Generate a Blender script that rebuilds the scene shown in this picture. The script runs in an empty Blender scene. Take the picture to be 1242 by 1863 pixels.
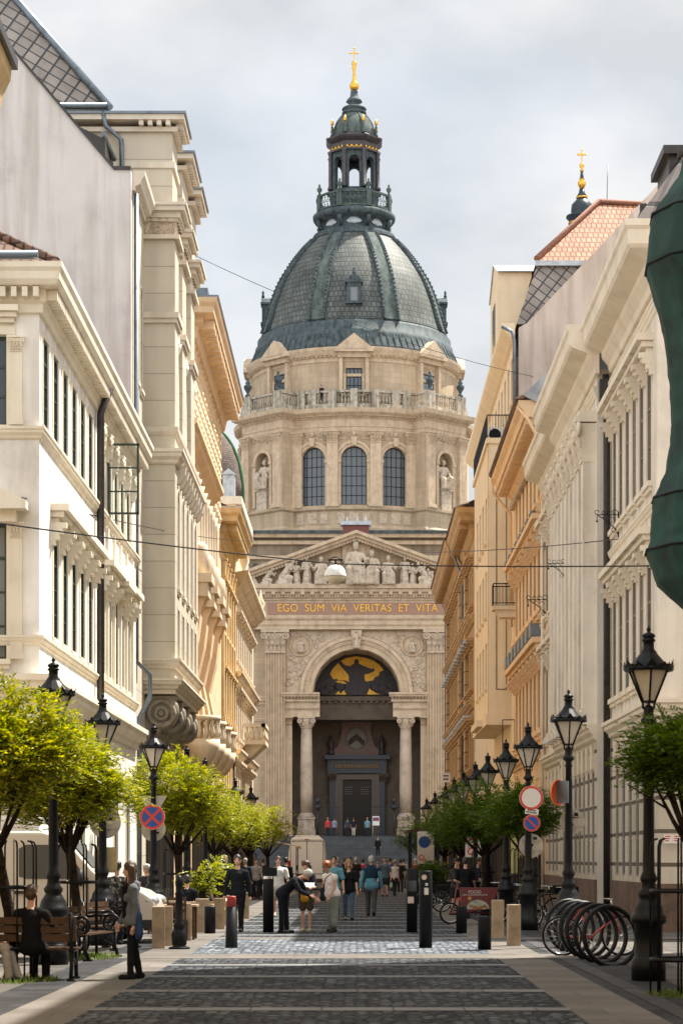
import bpy, bmesh, math, random
from mathutils import Vector, Matrix
R = math.radians
sc = bpy.context.scene
# ---------------------------------------------------------------- camera
F = 4000.0                       # focal length in photo pixels (1242 wide)
VX, VY, EYE = 650.0, 1563.0, 1.7 # vanishing point of the street, eye height
cd = bpy.data.cameras.new('camera'); cam = bpy.data.objects.new('camera', cd)
sc.collection.objects.link(cam); sc.camera = cam
cam.location = (0, 0, EYE); cam.rotation_euler = (R(90), 0, 0)
cd.sensor_fit = 'HORIZONTAL'; cd.sensor_width = 24.0; cd.lens = 24.0*F/1242
cd.shift_x = -(VX-621)/1242; cd.shift_y = (VY-931.5)/1242
cd.clip_start = 1.0; cd.clip_end = 3000
cd.dof.use_dof = True; cd.dof.focus_distance = 85; cd.dof.aperture_fstop = 5.0
# ---------------------------------------------------------------- light
SUN_E, SUN_A = R(60.5), R(36)    # elevation; swing behind the right-hand side
sdir = Vector((math.cos(SUN_E)*math.cos(SUN_A), math.cos(SUN_E)*math.sin(SUN_A), math.sin(SUN_E)))
sd = bpy.data.lights.new('sun', 'SUN'); sd.energy = 5.0; sd.angle = R(0.5); sd.color = (1, .93, .82)
so = bpy.data.objects.new('sun', sd); sc.collection.objects.link(so); so.location = (40, 60, 90)
so.rotation_euler = (-sdir).to_track_quat('-Z', 'Y').to_euler()
w = bpy.data.worlds.new('World'); sc.world = w; w.use_nodes = True
def setup_world():
    nt = w.node_tree; N = nt.nodes; L = nt.links; N.clear()
    out = N.new('ShaderNodeOutputWorld'); bg = N.new('ShaderNodeBackground')
    sky = N.new('ShaderNodeTexSky'); sky.sky_type = 'NISHITA'; sky.sun_disc = False
    sky.sun_elevation = SUN_E; sky.sun_rotation = R(90)-SUN_A; sky.air_density = 1.2; sky.dust_density = 2.5
    tc = N.new('ShaderNodeTexCoord'); mp = N.new('ShaderNodeMapping'); mp.inputs['Scale'].default_value = (1, 1, 1.7)
    mp.inputs['Location'].default_value = (3.1, 1.4, .35)
    n1 = N.new('ShaderNodeTexNoise'); n1.inputs['Scale'].default_value = 4.2; n1.inputs['Detail'].default_value = 8; n1.inputs['Distortion'].default_value = .35
    n1.inputs['Roughness'].default_value = .52
    r1 = N.new('ShaderNodeValToRGB'); e = r1.color_ramp.elements
    e[0].position = .34; e[0].color = (.72, .72, .72, 1); e[1].position = .6; e[1].color = (1, 1, 1, 1)
    n2 = N.new('ShaderNodeTexNoise'); n2.inputs['Scale'].default_value = 9; n2.inputs['Detail'].default_value = 6
    r2 = N.new('ShaderNodeValToRGB'); e = r2.color_ramp.elements
    e[0].position = .38; e[0].color = (7.1, 7.35, 7.6, 1); e[1].position = .64; e[1].color = (9.5, 9.45, 9.4, 1)
    sep = N.new('ShaderNodeSeparateXYZ')
    el = N.new('ShaderNodeMapRange'); el.inputs[1].default_value = -.35; el.inputs[2].default_value = .5; el.inputs[3].default_value = 1.3; el.inputs[4].default_value = .60   # unseen sky behind the camera raised, added fill for walls facing it
    mul = N.new('ShaderNodeVectorMath'); mul.operation = 'SCALE'
    mix = N.new('ShaderNodeMixRGB')
    L.new(tc.outputs['Generated'], mp.inputs[0]); L.new(mp.outputs[0], n1.inputs[0]); L.new(mp.outputs[0], n2.inputs[0])
    L.new(n1.outputs[0], r1.inputs[0]); L.new(n2.outputs[0], r2.inputs[0])
    L.new(tc.outputs['Generated'], sep.inputs[0]); L.new(sep.outputs[1], el.inputs[0])
    L.new(r2.outputs[0], mul.inputs[0]); L.new(el.outputs[0], mul.inputs['Scale'])
    L.new(r1.outputs[0], mix.inputs[0]); L.new(sky.outputs[0], mix.inputs[1]); L.new(mul.outputs[0], mix.inputs[2])
    bg.inputs[1].default_value = .075
    L.new(mix.outputs[0], bg.inputs[0]); L.new(bg.outputs[0], out.inputs[0])
setup_world()
sc.view_settings.view_transform = 'Standard'; sc.view_settings.look = 'None'
sc.view_settings.exposure = 1.15; sc.view_settings.gamma = 1
sc.cycles.max_bounces = 6; sc.cycles.diffuse_bounces = 4; sc.cycles.glossy_bounces = 2
sc.cycles.transparent_max_bounces = 8; sc.cycles.caustics_reflective = False; sc.cycles.caustics_refractive = False

# ---------------------------------------------------------------- tools
rnd = random.Random(7)
COL = sc.collection
def PX(px, py, Y): return Vector(((px-VX)*Y/F, Y, (VY-py)*Y/F+EYE))
def gx(px, Y): return (px-VX)*Y/F
def gz(py, Y): return (VY-py)*Y/F+EYE
def tag(o, label=None, cat=None, group=None, kind=None):
    if label: o['label'] = label
    if cat: o['category'] = cat
    if group: o['group'] = group
    if kind: o['kind'] = kind
    return o
def thing(name, label, cat, loc=(0, 0, 0), rz=0, group=None):
    o = bpy.data.objects.new(name, None); COL.objects.link(o)
    o.location = loc; o.rotation_euler = (0, 0, rz); o.empty_display_size = .1
    return tag(o, label, cat, group)
class MB:
    def __init__(s): s.v = []; s.f = []; s.m = []; s.sm = []; s.cur = 0
    def add(s, vs, fs, smooth=False):
        b = len(s.v); s.v += [tuple(v) for v in vs]
        for f in fs: s.f.append([i+b for i in f]); s.m.append(s.cur); s.sm.append(smooth)
        return s
    def box(s, x0, x1, y0, y1, z0, z1):
        return s.add([(x0,y0,z0),(x1,y0,z0),(x1,y1,z0),(x0,y1,z0),(x0,y0,z1),(x1,y0,z1),(x1,y1,z1),(x0,y1,z1)],
              [(0,3,2,1),(4,5,6,7),(0,1,5,4),(1,2,6,5),(2,3,7,6),(3,0,4,7)])
    def cbox(s, c, d, b=0):
        x, y, z = c; a, e, h = d[0]/2, d[1]/2, d[2]/2
        return s.box(x-a, x+a, y-e, y+e, z-h, z+h)
    def prism(s, pts, lo, hi, ax='y'):
        n = len(pts)
        def P(a, b, t): return {'y': (a, t, b), 'x': (t, a, b), 'z': (a, b, t)}[ax]
        vs = [P(a, b, lo) for a, b in pts]+[P(a, b, hi) for a, b in pts]
        return s.add(vs, [list(range(n)), list(range(2*n-1, n-1, -1))]+[(i, n+i, n+(i+1) % n, (i+1) % n) for i in range(n)])
    def loft(s, rings, closed=True, caps=True, smooth=False):
        n = len(rings[0]); vs = [p for r in rings for p in r]; fs = []
        for k in range(len(rings)-1):
            for i in range(n if closed else n-1):
                j = (i+1) % n; fs.append((k*n+i, k*n+j, (k+1)*n+j, (k+1)*n+i))
        s.add(vs, fs, smooth)
        if caps and closed:
            b = len(s.v)-len(vs)
            s.f.append([b+i for i in range(n-1, -1, -1)]); s.m.append(s.cur); s.sm.append(False)
            s.f.append([b+(len(rings)-1)*n+i for i in range(n)]); s.m.append(s.cur); s.sm.append(False)
        return s
    def lathe(s, prof, c=(0, 0, 0), n=24, a0=0.0, a1=2*math.pi, smooth=True, caps=True):
        full = abs(a1-a0-2*math.pi) < 1e-6; k = n if full else n+1
        rings = [[(c[0]+r*math.cos(a0+(a1-a0)*i/n), c[1]+r*math.sin(a0+(a1-a0)*i/n), c[2]+z) for i in range(k)] for r, z in prof]
        return s.loft(rings, full, caps and full, smooth)
    def tube(s, pts, r, n=8, smooth=True, flat=1.0, caps=True):
        pts = [Vector(p) for p in pts]; m = len(pts)
        rs = r if isinstance(r, (list, tuple)) else [r]*m
        rings = []; up = None
        for i in range(m):
            d = (pts[min(i+1, m-1)]-pts[max(i-1, 0)]).normalized()
            if up is None:
                up = Vector((0, 0, 1)) if abs(d.z) < .9 else Vector((0, 1, 0))
            x = d.cross(up)
            if x.length < 1e-4: x = d.orthogonal()
            x.normalize(); y = x.cross(d).normalized(); up = y
            rings.append([pts[i]+x*(rs[i]*math.cos(2*math.pi*k/n))+y*(rs[i]*flat*math.sin(2*math.pi*k/n)) for k in range(n)])
        return s.loft(rings, True, caps, smooth)
    def ring(s, c, r, t, ax='x', n=28, m=8, a0=0., a1=2*math.pi):
        full = abs(a1-a0-2*math.pi) < 1e-6; k = n if full else n+1; rings = []
        for i in range(k):
            a = a0+(a1-a0)*i/n; row = []
            for j in range(m):
                b = 2*math.pi*j/m; rr = r+t*math.cos(b); h = t*math.sin(b)
                p = (rr*math.cos(a), rr*math.sin(a))
                row.append({'x': (c[0]+h, c[1]+p[0], c[2]+p[1]), 'y': (c[0]+p[0], c[1]+h, c[2]+p[1]), 'z': (c[0]+p[0], c[1]+p[1], c[2]+h)}[ax])
            rings.append(row)
        if full: rings.append(rings[0])
        return s.loft(rings, True, not full, True)
    def ell(s, c, rx, ry, rz, n=12, m=8, M=None, smooth=True):
        rings = []
        for j in range(m+1):
            t = -math.pi/2+math.pi*j/m; cr = max(math.cos(t), .02)
            row = []
            for i in range(n):
                a = 2*math.pi*i/n; p = Vector((rx*cr*math.cos(a), ry*cr*math.sin(a), rz*math.sin(t)))
                if M is not None: p = M @ p
                row.append(Vector(c)+p)
            rings.append(row)
        return s.loft(rings, True, True, smooth)
    def cap(s, p, q, r1, r2, n=10, flat=1.0):   # capsule from p to q
        p = Vector(p); q = Vector(q); d = (q-p).normalized(); pts = []; rs = []
        for a in (80, 50, 20): pts.append(p-d*r1*math.sin(R(a))); rs.append(r1*math.cos(R(a)))
        pts += [p, q]; rs += [r1, r2]
        for a in (20, 50, 80): pts.append(q+d*r2*math.sin(R(a))); rs.append(r2*math.cos(R(a)))
        return s.tube(pts, rs, n, True, flat)
    def disc(s, c, r, ax='y', n=24, r0=0):
        pts = []
        for i in range(n):
            a = 2*math.pi*i/n; x, y = math.cos(a), math.sin(a)
            pts.append((x, y))
        def P(x, y): return {'y': (c[0]+x, c[1], c[2]+y), 'x': (c[0], c[1]+x, c[2]+y), 'z': (c[0]+x, c[1]+y, c[2])}[ax]
        if r0 <= 0: return s.add([P(x*r, y*r) for x, y in pts], [list(range(n))])
        return s.add([P(x*r, y*r) for x, y in pts]+[P(x*r0, y*r0) for x, y in pts], [(i, (i+1) % n, n+(i+1) % n, n+i) for i in range(n)])
    def xf(s, M, frm=0):
        for i in range(frm, len(s.v)): s.v[i] = tuple(M @ Vector(s.v[i]))
        return s
    def mp(s, fn, flip=False, frm=0):
        for i in range(frm, len(s.v)): s.v[i] = fn(*s.v[i])
        if flip: s.f = [f[::-1] for f in s.f]
        return s
    def mesh(s, name, mats):
        me = bpy.data.meshes.new(name); me.from_pydata([tuple(v) for v in s.v], [], s.f)
        for m_ in (mats if isinstance(mats, (list, tuple)) else [mats]): me.materials.append(m_)
        me.polygons.foreach_set('material_index', s.m); me.polygons.foreach_set('use_smooth', s.sm)
        me.update(); return me
    def build(s, name, mats, parent=None, loc=None, rot=None, origin=None):
        if origin is not None:
            o_ = Vector(origin); s.v = [tuple(Vector(v)-o_) for v in s.v]
        o = bpy.data.objects.new(name, s.mesh(name, mats)); COL.objects.link(o)
        if parent: o.parent = parent
        if loc is not None: o.location = loc
        if rot is not None: o.rotation_euler = rot
        return o
def inst(name, me, parent=None, loc=(0, 0, 0), rz=0.0):
    o = bpy.data.objects.new(name, me); COL.objects.link(o)
    if parent: o.parent = parent
    o.location = loc; o.rotation_euler = (0, 0, rz); return o
def kids(o): return [c for c in COL.objects if c.parent == o]
def clone(o, loc, rz=None, label=None):
    tree = getattr(clone, 'cache', None)
    def rec(src, par):
        c = src.copy(); COL.objects.link(c)
        if par: c.parent = par
        for k in list(src.children): rec(k, c)
        return c
    c = rec(o, None); c.location = loc
    if rz is not None: c.rotation_euler = (0, 0, rz)
    if label: c['label'] = label
    return c
def smooth_mod(o, kind='bevel', wdt=.02, seg=2):
    m = o.modifiers.new('bevel', 'BEVEL'); m.width = wdt; m.segments = seg; m.limit_method = 'ANGLE'; m.angle_limit = R(40)
    return o
def remesh(o, vox):
    m = o.modifiers.new('skin', 'REMESH'); m.mode = 'VOXEL'; m.voxel_size = vox; m.use_smooth_shade = True
    return o

# ---------------------------------------------------------------- materials
MC = {}
def newmat(name):
    m = bpy.data.materials.new(name); m.use_nodes = True
    nt = m.node_tree; b = nt.nodes['Principled BSDF']; return m, nt.nodes, nt.links, b
def mat(name, col, rough=.7, var=.18, scale=3., metal=0., bump=.0, bscale=30., dark=None, coord='Object', spec=.5, streak=0., coat=0.):
    if name in MC: return MC[name]
    m, N, L, b = newmat(name)
    b.inputs['Roughness'].default_value = rough; b.inputs['Metallic'].default_value = metal
    b.inputs['Specular IOR Level'].default_value = spec
    if coat: b.inputs['Coat Weight'].default_value = coat; b.inputs['Coat Roughness'].default_value = .15
    tc = N.new('ShaderNodeTexCoord')
    ns = N.new('ShaderNodeTexNoise'); ns.inputs['Scale'].default_value = scale; ns.inputs['Detail'].default_value = 6; ns.inputs['Roughness'].default_value = .62
    L.new(tc.outputs[coord], ns.inputs[0])
    rp = N.new('ShaderNodeValToRGB'); e = rp.color_ramp.elements
    d = dark or tuple(c*(1-var*1.6) for c in col)
    l_ = tuple(min(1, c*(1+var*.6)) for c in col)
    e[0].position = .3; e[0].color = (*d, 1); e[1].position = .68; e[1].color = (*l_, 1)
    k = e.new(.5); k.color = (*col, 1)
    L.new(ns.outputs[0], rp.inputs[0]); last = rp.outputs[0]
    if streak:
        mp = N.new('ShaderNodeMapping'); mp.inputs['Scale'].default_value = (1.1, 1.1, .09)
        n2 = N.new('ShaderNodeTexNoise'); n2.inputs['Scale'].default_value = 2.2; n2.inputs['Detail'].default_value = 7
        r2 = N.new('ShaderNodeValToRGB'); e = r2.color_ramp.elements; v = 1-streak
        e[0].position = .36; e[0].color = (v, v*.97, v*.93, 1); e[1].position = .56; e[1].color = (1, 1, 1, 1)
        mx = N.new('ShaderNodeMixRGB'); mx.blend_type = 'MULTIPLY'; mx.inputs[0].default_value = 1
        L.new(tc.outputs[coord], mp.inputs[0]); L.new(mp.outputs[0], n2.inputs[0]); L.new(n2.outputs[0], r2.inputs[0])
        L.new(last, mx.inputs[1]); L.new(r2.outputs[0], mx.inputs[2]); last = mx.outputs[0]
    L.new(last, b.inputs['Base Color'])
    if bump:
        nb = N.new('ShaderNodeTexNoise'); nb.inputs['Scale'].default_value = bscale; nb.inputs['Detail'].default_value = 5
        L.new(tc.outputs[coord], nb.inputs[0]); bp = N.new('ShaderNodeBump'); bp.inputs['Strength'].default_value = bump; bp.inputs['Distance'].default_value = .03
        L.new(nb.outputs[0], bp.inputs['Height']); L.new(bp.outputs[0], b.inputs['Normal'])
    MC[name] = m; return m
def blockmat(name, col, bw, bh, mortar=.012, mcol=None, var=.16, rough=.75, bump=.4, offset=.5, mode='wall', noise=.25, streak=.15, nscale=1.2, spec=.4, metal=0., smooth=.1):
    """masonry, tiles or shingles: brick pattern mapped by (x+y, z) on walls, (x, y) on the ground, (angle, z) round an axis"""
    if name in MC: return MC[name]
    m, N, L, b = newmat(name)
    b.inputs['Roughness'].default_value = rough; b.inputs['Specular IOR Level'].default_value = spec; b.inputs['Metallic'].default_value = metal
    tc = N.new('ShaderNodeTexCoord'); sep = N.new('ShaderNodeSeparateXYZ'); L.new(tc.outputs['Object'], sep.inputs[0])
    cmb = N.new('ShaderNodeCombineXYZ')
    if mode == 'wall':
        ad = N.new('ShaderNodeMath'); L.new(sep.outputs[0], ad.inputs[0]); L.new(sep.outputs[1], ad.inputs[1])
        L.new(ad.outputs[0], cmb.inputs[0]); L.new(sep.outputs[2], cmb.inputs[1])
    elif mode == 'ground':
        L.new(sep.outputs[0], cmb.inputs[0]); L.new(sep.outputs[1], cmb.inputs[1])
    elif mode == 'roof':   # slope seen along x: use y and z
        L.new(sep.outputs[1], cmb.inputs[0]); L.new(sep.outputs[2], cmb.inputs[1])
    elif mode == 'diamond':
        sm = N.new('ShaderNodeMath'); sm.operation = 'ADD'; L.new(sep.outputs[0], sm.inputs[0]); L.new(sep.outputs[1], sm.inputs[1])
        for op, k_ in (('ADD', 0), ('SUBTRACT', 1)):
            q_ = N.new('ShaderNodeMath'); q_.operation = op; L.new(sm.outputs[0], q_.inputs[0]); L.new(sep.outputs[2], q_.inputs[1]); L.new(q_.outputs[0], cmb.inputs[k_])
    elif mode == 'front':
        L.new(sep.outputs[0], cmb.inputs[0]); L.new(sep.outputs[2], cmb.inputs[1])
    else:
        at = N.new('ShaderNodeMath'); at.operation = 'ARCTAN2'; L.new(sep.outputs[1], at.inputs[0]); L.new(sep.outputs[0], at.inputs[1])
        ml = N.new('ShaderNodeMath'); ml.operation = 'MULTIPLY'; ml.inputs[1].default_value = float(mode); L.new(at.outputs[0], ml.inputs[0])
        L.new(ml.outputs[0], cmb.inputs[0]); L.new(sep.outputs[2], cmb.inputs[1])
    br = N.new('ShaderNodeTexBrick'); L.new(cmb.outputs[0], br.inputs[0])
    br.inputs['Scale'].default_value = 1; br.inputs['Brick Width'].default_value = bw; br.inputs['Row Height'].default_value = bh
    br.inputs['Mortar Size'].default_value = mortar; br.inputs['Mortar Smooth'].default_value = smooth; br.offset = offset
    br.inputs['Color1'].default_value = (*[c*(1-var) for c in col], 1); br.inputs['Color2'].default_value = (*[min(1, c*(1+var)) for c in col], 1)
    br.inputs['Mortar'].default_value = (*(mcol or [c*.55 for c in col]), 1)
    ns = N.new('ShaderNodeTexNoise'); ns.inputs['Scale'].default_value = nscale; ns.inputs['Detail'].default_value = 7; L.new(tc.outputs['Object'], ns.inputs[0])
    rp = N.new('ShaderNodeValToRGB'); e = rp.color_ramp.elements
    e[0].position = .3; e[0].color = (1-noise, 1-noise, 1-noise*1.05, 1); e[1].position = .7; e[1].color = (1, 1, 1, 1); L.new(ns.outputs[0], rp.inputs[0])
    mx = N.new('ShaderNodeMixRGB'); mx.blend_type = 'MULTIPLY'; mx.inputs[0].default_value = 1
    L.new(br.outputs[0], mx.inputs[1]); L.new(rp.outputs[0], mx.inputs[2]); last = mx.outputs[0]
    if streak:
        mp = N.new('ShaderNodeMapping'); mp.inputs['Scale'].default_value = (1, 1, .12)
        n2 = N.new('ShaderNodeTexNoise'); n2.inputs['Scale'].default_value = 1.7; n2.inputs['Detail'].default_value = 6
        r2 = N.new('ShaderNodeValToRGB'); e = r2.color_ramp.elements; v = 1-streak
        e[0].position = .35; e[0].color = (v, v*.98, v*.95, 1); e[1].position = .6; e[1].color = (1, 1, 1, 1)
        m2 = N.new('ShaderNodeMixRGB'); m2.blend_type = 'MULTIPLY'; m2.inputs[0].default_value = 1
        L.new(tc.outputs['Object'], mp.inputs[0]); L.new(mp.outputs[0], n2.inputs[0]); L.new(n2.outputs[0], r2.inputs[0])
        L.new(last, m2.inputs[1]); L.new(r2.outputs[0], m2.inputs[2]); last = m2.outputs[0]
    L.new(last, b.inputs['Base Color'])
    if bump:
        inv = N.new('ShaderNodeMath'); inv.operation = 'SUBTRACT'; inv.inputs[0].default_value = 1; L.new(br.outputs['Fac'], inv.inputs[1])
        ad2 = N.new('ShaderNodeMath'); ad2.operation = 'MULTIPLY_ADD'; ad2.inputs[1].default_value = .35; L.new(ns.outputs[0], ad2.inputs[0]); L.new(inv.outputs[0], ad2.inputs[2])
        bp = N.new('ShaderNodeBump'); bp.inputs['Strength'].default_value = bump; bp.inputs['Distance'].default_value = .03
        L.new(ad2.outputs[0], bp.inputs['Height']); L.new(bp.outputs[0], b.inputs['Normal'])
    MC[name] = m; return m
def glassmat(name, col=(.02, .025, .03), rough=.08):
    if name in MC: return MC[name]
    m, N, L, b = newmat(name)
    b.inputs['Base Color'].default_value = (*col, 1); b.inputs['Roughness'].default_value = rough; b.inputs['Specular IOR Level'].default_value = .6
    tc = N.new('ShaderNodeTexCoord'); ns = N.new('ShaderNodeTexNoise'); ns.inputs['Scale'].default_value = 1.5
    bp = N.new('ShaderNodeBump'); bp.inputs['Strength'].default_value = .06; L.new(tc.outputs['Object'], ns.inputs[0]); L.new(ns.outputs[0], bp.inputs['Height']); L.new(bp.outputs[0], b.inputs['Normal'])
    oi = N.new('ShaderNodeObjectInfo'); rp = N.new('ShaderNodeValToRGB'); e = rp.color_ramp.elements; rp.color_ramp.interpolation = 'CONSTANT'
    e[0].color = (*col, 1); e[1].position = .86; e[1].color = (*[min(.5, c*3+.12) for c in col], 1); k = e.new(.55); k.color = (*[c*1.6+.015 for c in col], 1)
    L.new(oi.outputs['Random'], rp.inputs[0]); L.new(rp.outputs[0], b.inputs['Base Color'])   # some panes have blinds or curtains behind them
    MC[name] = m; return m
def leafmat(name, cols):
    m, N, L, b = newmat(name); N.remove(b); out = N['Material Output']
    g = N.new('ShaderNodeNewGeometry'); rp = N.new('ShaderNodeValToRGB'); e = rp.color_ramp.elements
    e[0].color = (*cols[0], 1); e[1].color = (*cols[-1], 1)
    for i, c in enumerate(cols[1:-1]): k = e.new((i+1)/(len(cols)-1)); k.color = (*c, 1)
    L.new(g.outputs['Random Per Island'], rp.inputs[0])
    d = N.new('ShaderNodeBsdfDiffuse'); t = N.new('ShaderNodeBsdfTranslucent'); mx = N.new('ShaderNodeMixShader'); mx.inputs[0].default_value = .4
    gl = N.new('ShaderNodeBsdfGlossy'); gl.inputs['Roughness'].default_value = .45; m2 = N.new('ShaderNodeMixShader'); m2.inputs[0].default_value = .04
    hs = N.new('ShaderNodeHueSaturation'); hs.inputs['Value'].default_value = 1.5; hs.inputs['Saturation'].default_value = 1.1
    L.new(rp.outputs[0], d.inputs[0]); L.new(rp.outputs[0], hs.inputs['Color']); L.new(hs.outputs[0], t.inputs[0]); L.new(d.outputs[0], mx.inputs[1]); L.new(t.outputs[0], mx.inputs[2])
    L.new(mx.outputs[0], m2.inputs[1]); L.new(gl.outputs[0], m2.inputs[2]); L.new(m2.outputs[0], out.inputs[0]); return m
M_BLACK = mat('black_iron', (.007, .008, .010), .38, .3, 8, 0, .05, 60, spec=.18)
M_ANTH = mat('anthracite_steel', (.008, .0095, .012), .5, .2, 5, spec=.15)
M_GOLD = mat('gilding', (.75, .42, .06), .3, .2, 5, .9)
M_GLASS = glassmat('window_glass')
M_WHITE = mat('white_paint', (.74, .73, .70), .35, .06, 2, coat=.3)
M_ZINC = mat('zinc_sheet', (.16, .19, .22), .42, .25, 2.5, .6)
M_ZINCL = mat('pale_zinc_sheet', (.42, .45, .48), .4, .2, 2.5, .3)
M_RUBBER = mat('rubber', (.007, .007, .008), .85, .2, spec=.2)
M_CHROME = mat('chrome', (.6, .6, .62), .2, .1, 4, 1.)
M_WOOD = mat('bench_wood', (.07, .038, .02), .6, .3, 9, spec=.2)
M_SKIN = mat('skin', (.52, .30, .21), .5, .08, 6)
M_SKIN2 = mat('tanned_skin', (.36, .19, .12), .5, .08, 6)
M_BARK = mat('tree_bark', (.03, .022, .016), .9, .4, 9, 0, .8, 22, spec=.1)
M_STONEP = mat('sandstone_post', (.34, .25, .16), .8, .22, 4, 0, .2, 40)
# ================================================================ ground
def structure(name, mb, m, **k):
    o = mb.build(name, m, **k); o['kind'] = 'structure'; return o
M_GROUND = blockmat('paving_slabs', (.11, .104, .097), .9, .45, .012, (.10, .09, .08), .22, .75, .25, .5, 'ground', .35, 0, .8, .12)
M_SLABL = blockmat('pale_slabs', (.17, .156, .142), 1.1, .8, .012, (.14, .12, .10), .13, .75, .2, .5, 'ground', .35, 0, .7, .12)
M_SLABD = blockmat('grey_slabs', (.045, .046, .051), .42, .42, .014, (.05, .05, .05), .28, .75, .3, .5, 'ground', .4, 0, .9, .12)
M_GUT = blockmat('gutter_stones', (.08, .08, .085), .25, .5, .012, (.06, .06, .06), .2, .75, .3, .5, 'ground', .3, 0, .9, .12)
def cobblemat(k_=1.0):
    m, N, L, b = newmat('granite_setts')
    tc = N.new('ShaderNodeTexCoord'); mp = N.new('ShaderNodeMapping'); mp.inputs['Scale'].default_value = (1, .8, 1)
    nz = N.new('ShaderNodeTexNoise'); nz.inputs['Scale'].default_value = 3; L.new(tc.outputs['Object'], nz.inputs[0])
    mixv = N.new('ShaderNodeMixRGB'); mixv.blend_type = 'LINEAR_LIGHT'; mixv.inputs[0].default_value = .05
    L.new(tc.outputs['Object'], mp.inputs[0]); L.new(mp.outputs[0], mixv.inputs[1]); L.new(nz.outputs['Color'], mixv.inputs[2])
    v = N.new('ShaderNodeTexVoronoi'); v.inputs['Scale'].default_value = 7.2; v.inputs['Randomness'].default_value = .62; L.new(mixv.outputs[0], v.inputs[0])
    v2 = N.new('ShaderNodeTexVoronoi'); v2.feature = 'DISTANCE_TO_EDGE'; v2.inputs['Scale'].default_value = 7.2; v2.inputs['Randomness'].default_value = .62; L.new(mixv.outputs[0], v2.inputs[0])
    sp = N.new('ShaderNodeSeparateXYZ'); L.new(v.outputs['Color'], sp.inputs[0])
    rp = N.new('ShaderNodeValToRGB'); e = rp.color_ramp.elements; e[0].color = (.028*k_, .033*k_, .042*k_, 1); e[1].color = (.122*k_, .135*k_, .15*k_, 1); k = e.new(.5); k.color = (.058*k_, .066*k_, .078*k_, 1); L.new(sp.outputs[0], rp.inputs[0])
    r2 = N.new('ShaderNodeValToRGB'); e = r2.color_ramp.elements; e[0].position = .03; e[0].color = (.22, .21, .2, 1); e[1].position = .16; e[1].color = (1, 1, 1, 1); L.new(v2.outputs['Distance'], r2.inputs[0])
    mx = N.new('ShaderNodeMixRGB'); mx.blend_type = 'MULTIPLY'; mx.inputs[0].default_value = 1; L.new(rp.outputs[0], mx.inputs[1]); L.new(r2.outputs[0], mx.inputs[2])
    n3 = N.new('ShaderNodeTexNoise'); n3.inputs['Scale'].default_value = .5; n3.inputs['Detail'].default_value = 6; L.new(tc.outputs['Object'], n3.inputs[0])
    r3 = N.new('ShaderNodeValToRGB'); e = r3.color_ramp.elements; e[0].position = .35; e[0].color = (.7, .7, .7, 1); e[1].position = .65; e[1].color = (1.1, 1.1, 1.1, 1); L.new(n3.outputs[0], r3.inputs[0])
    m2 = N.new('ShaderNodeMixRGB'); m2.blend_type = 'MULTIPLY'; m2.inputs[0].default_value = 1; L.new(mx.outputs[0], m2.inputs[1]); L.new(r3.outputs[0], m2.inputs[2])
    L.new(m2.outputs[0], b.inputs['Base Color']); b.inputs['Roughness'].default_value = .75; b.inputs['Specular IOR Level'].default_value = .12
    bp = N.new('ShaderNodeBump'); bp.inputs['Strength'].default_value = .9; bp.inputs['Distance'].default_value = .03
    cl = N.new('ShaderNodeMath'); cl.operation = 'MINIMUM'; cl.inputs[1].default_value = .25; L.new(v2.outputs['Distance'], cl.inputs[0])
    ad = N.new('ShaderNodeMath'); ad.operation = 'MULTIPLY_ADD'; ad.inputs[1].default_value = 4; L.new(cl.outputs[0], ad.inputs[0]); L.new(sp.outputs[1], ad.inputs[2])
    L.new(ad.outputs[0], bp.inputs['Height']); L.new(bp.outputs[0], b.inputs['Normal'])
    return m
M_COB = cobblemat(1.1)
def sheet(name, m, x0, x1, y0, y1, z):
    return structure(name, MB().add([(x0,y0,z),(x1,y0,z),(x1,y1,z),(x0,y1,z)], [(0,1,2,3)]), m)
sheet('ground', M_GROUND, -500, 500, -40, 1500, 0)
CL, CR = -3.0, 2.38
sheet('carriageway', M_COB, CL, CR, -10, 126, .008)
sheet('pavement', M_SLABL, CR, CR+.85, -10, 126, .008)
sheet('pavement', M_SLABL, CL-.85, CL, -10, 126, .008)
sheet('gutter_strip', M_SLABD, CR+.85, CR+1.9, -10, 126, .006)
sheet('gutter_strip', M_SLABD, CL-1.5, CL-.85, -10, 126, .006)
sheet('gutter', M_GUT, CR+1.05, CR+1.3, -10, 126, .012)
sheet('side_pavement', M_SLABL, CR+2.6, CR+3.3, -10, 126, .006)
sheet('side_pavement', M_SLABL, CL-2.4, CL-1.9, -10, 126, .006)
sheet('side_street', M_SLABL, -60, 60, 37.2, 39.0, .013)
sheet('side_street', M_SLABL, -60, 60, 46.2, 47.2, .013)
sheet('crossing', cobblemat(2.6), CL, CR, 39.0, 46.2, .0105)  # paler copy of the setts, the strip's sunlight put into their colour
bands = MB(); y = 21.0
while y < 125:
    if not (36.5 < y < 47.5): bands.add([(CL,y,.014),(CR,y,.014),(CR,y+.5,.014),(CL,y+.5,.014)], [(0,1,2,3)])
    y += 3.42
M_BAND = blockmat('band_stone', (.225, .228, .235), .8, 9, .01, (.08, .08, .08), .14, .75, .2, .5, 'ground', .3, 0, .9, .12)
structure('road_markings', bands, M_BAND)
grassm = leafmat('grass_leaf', [(.05, .09, .015), (.10, .16, .03), (.2, .22, .05)])
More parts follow.
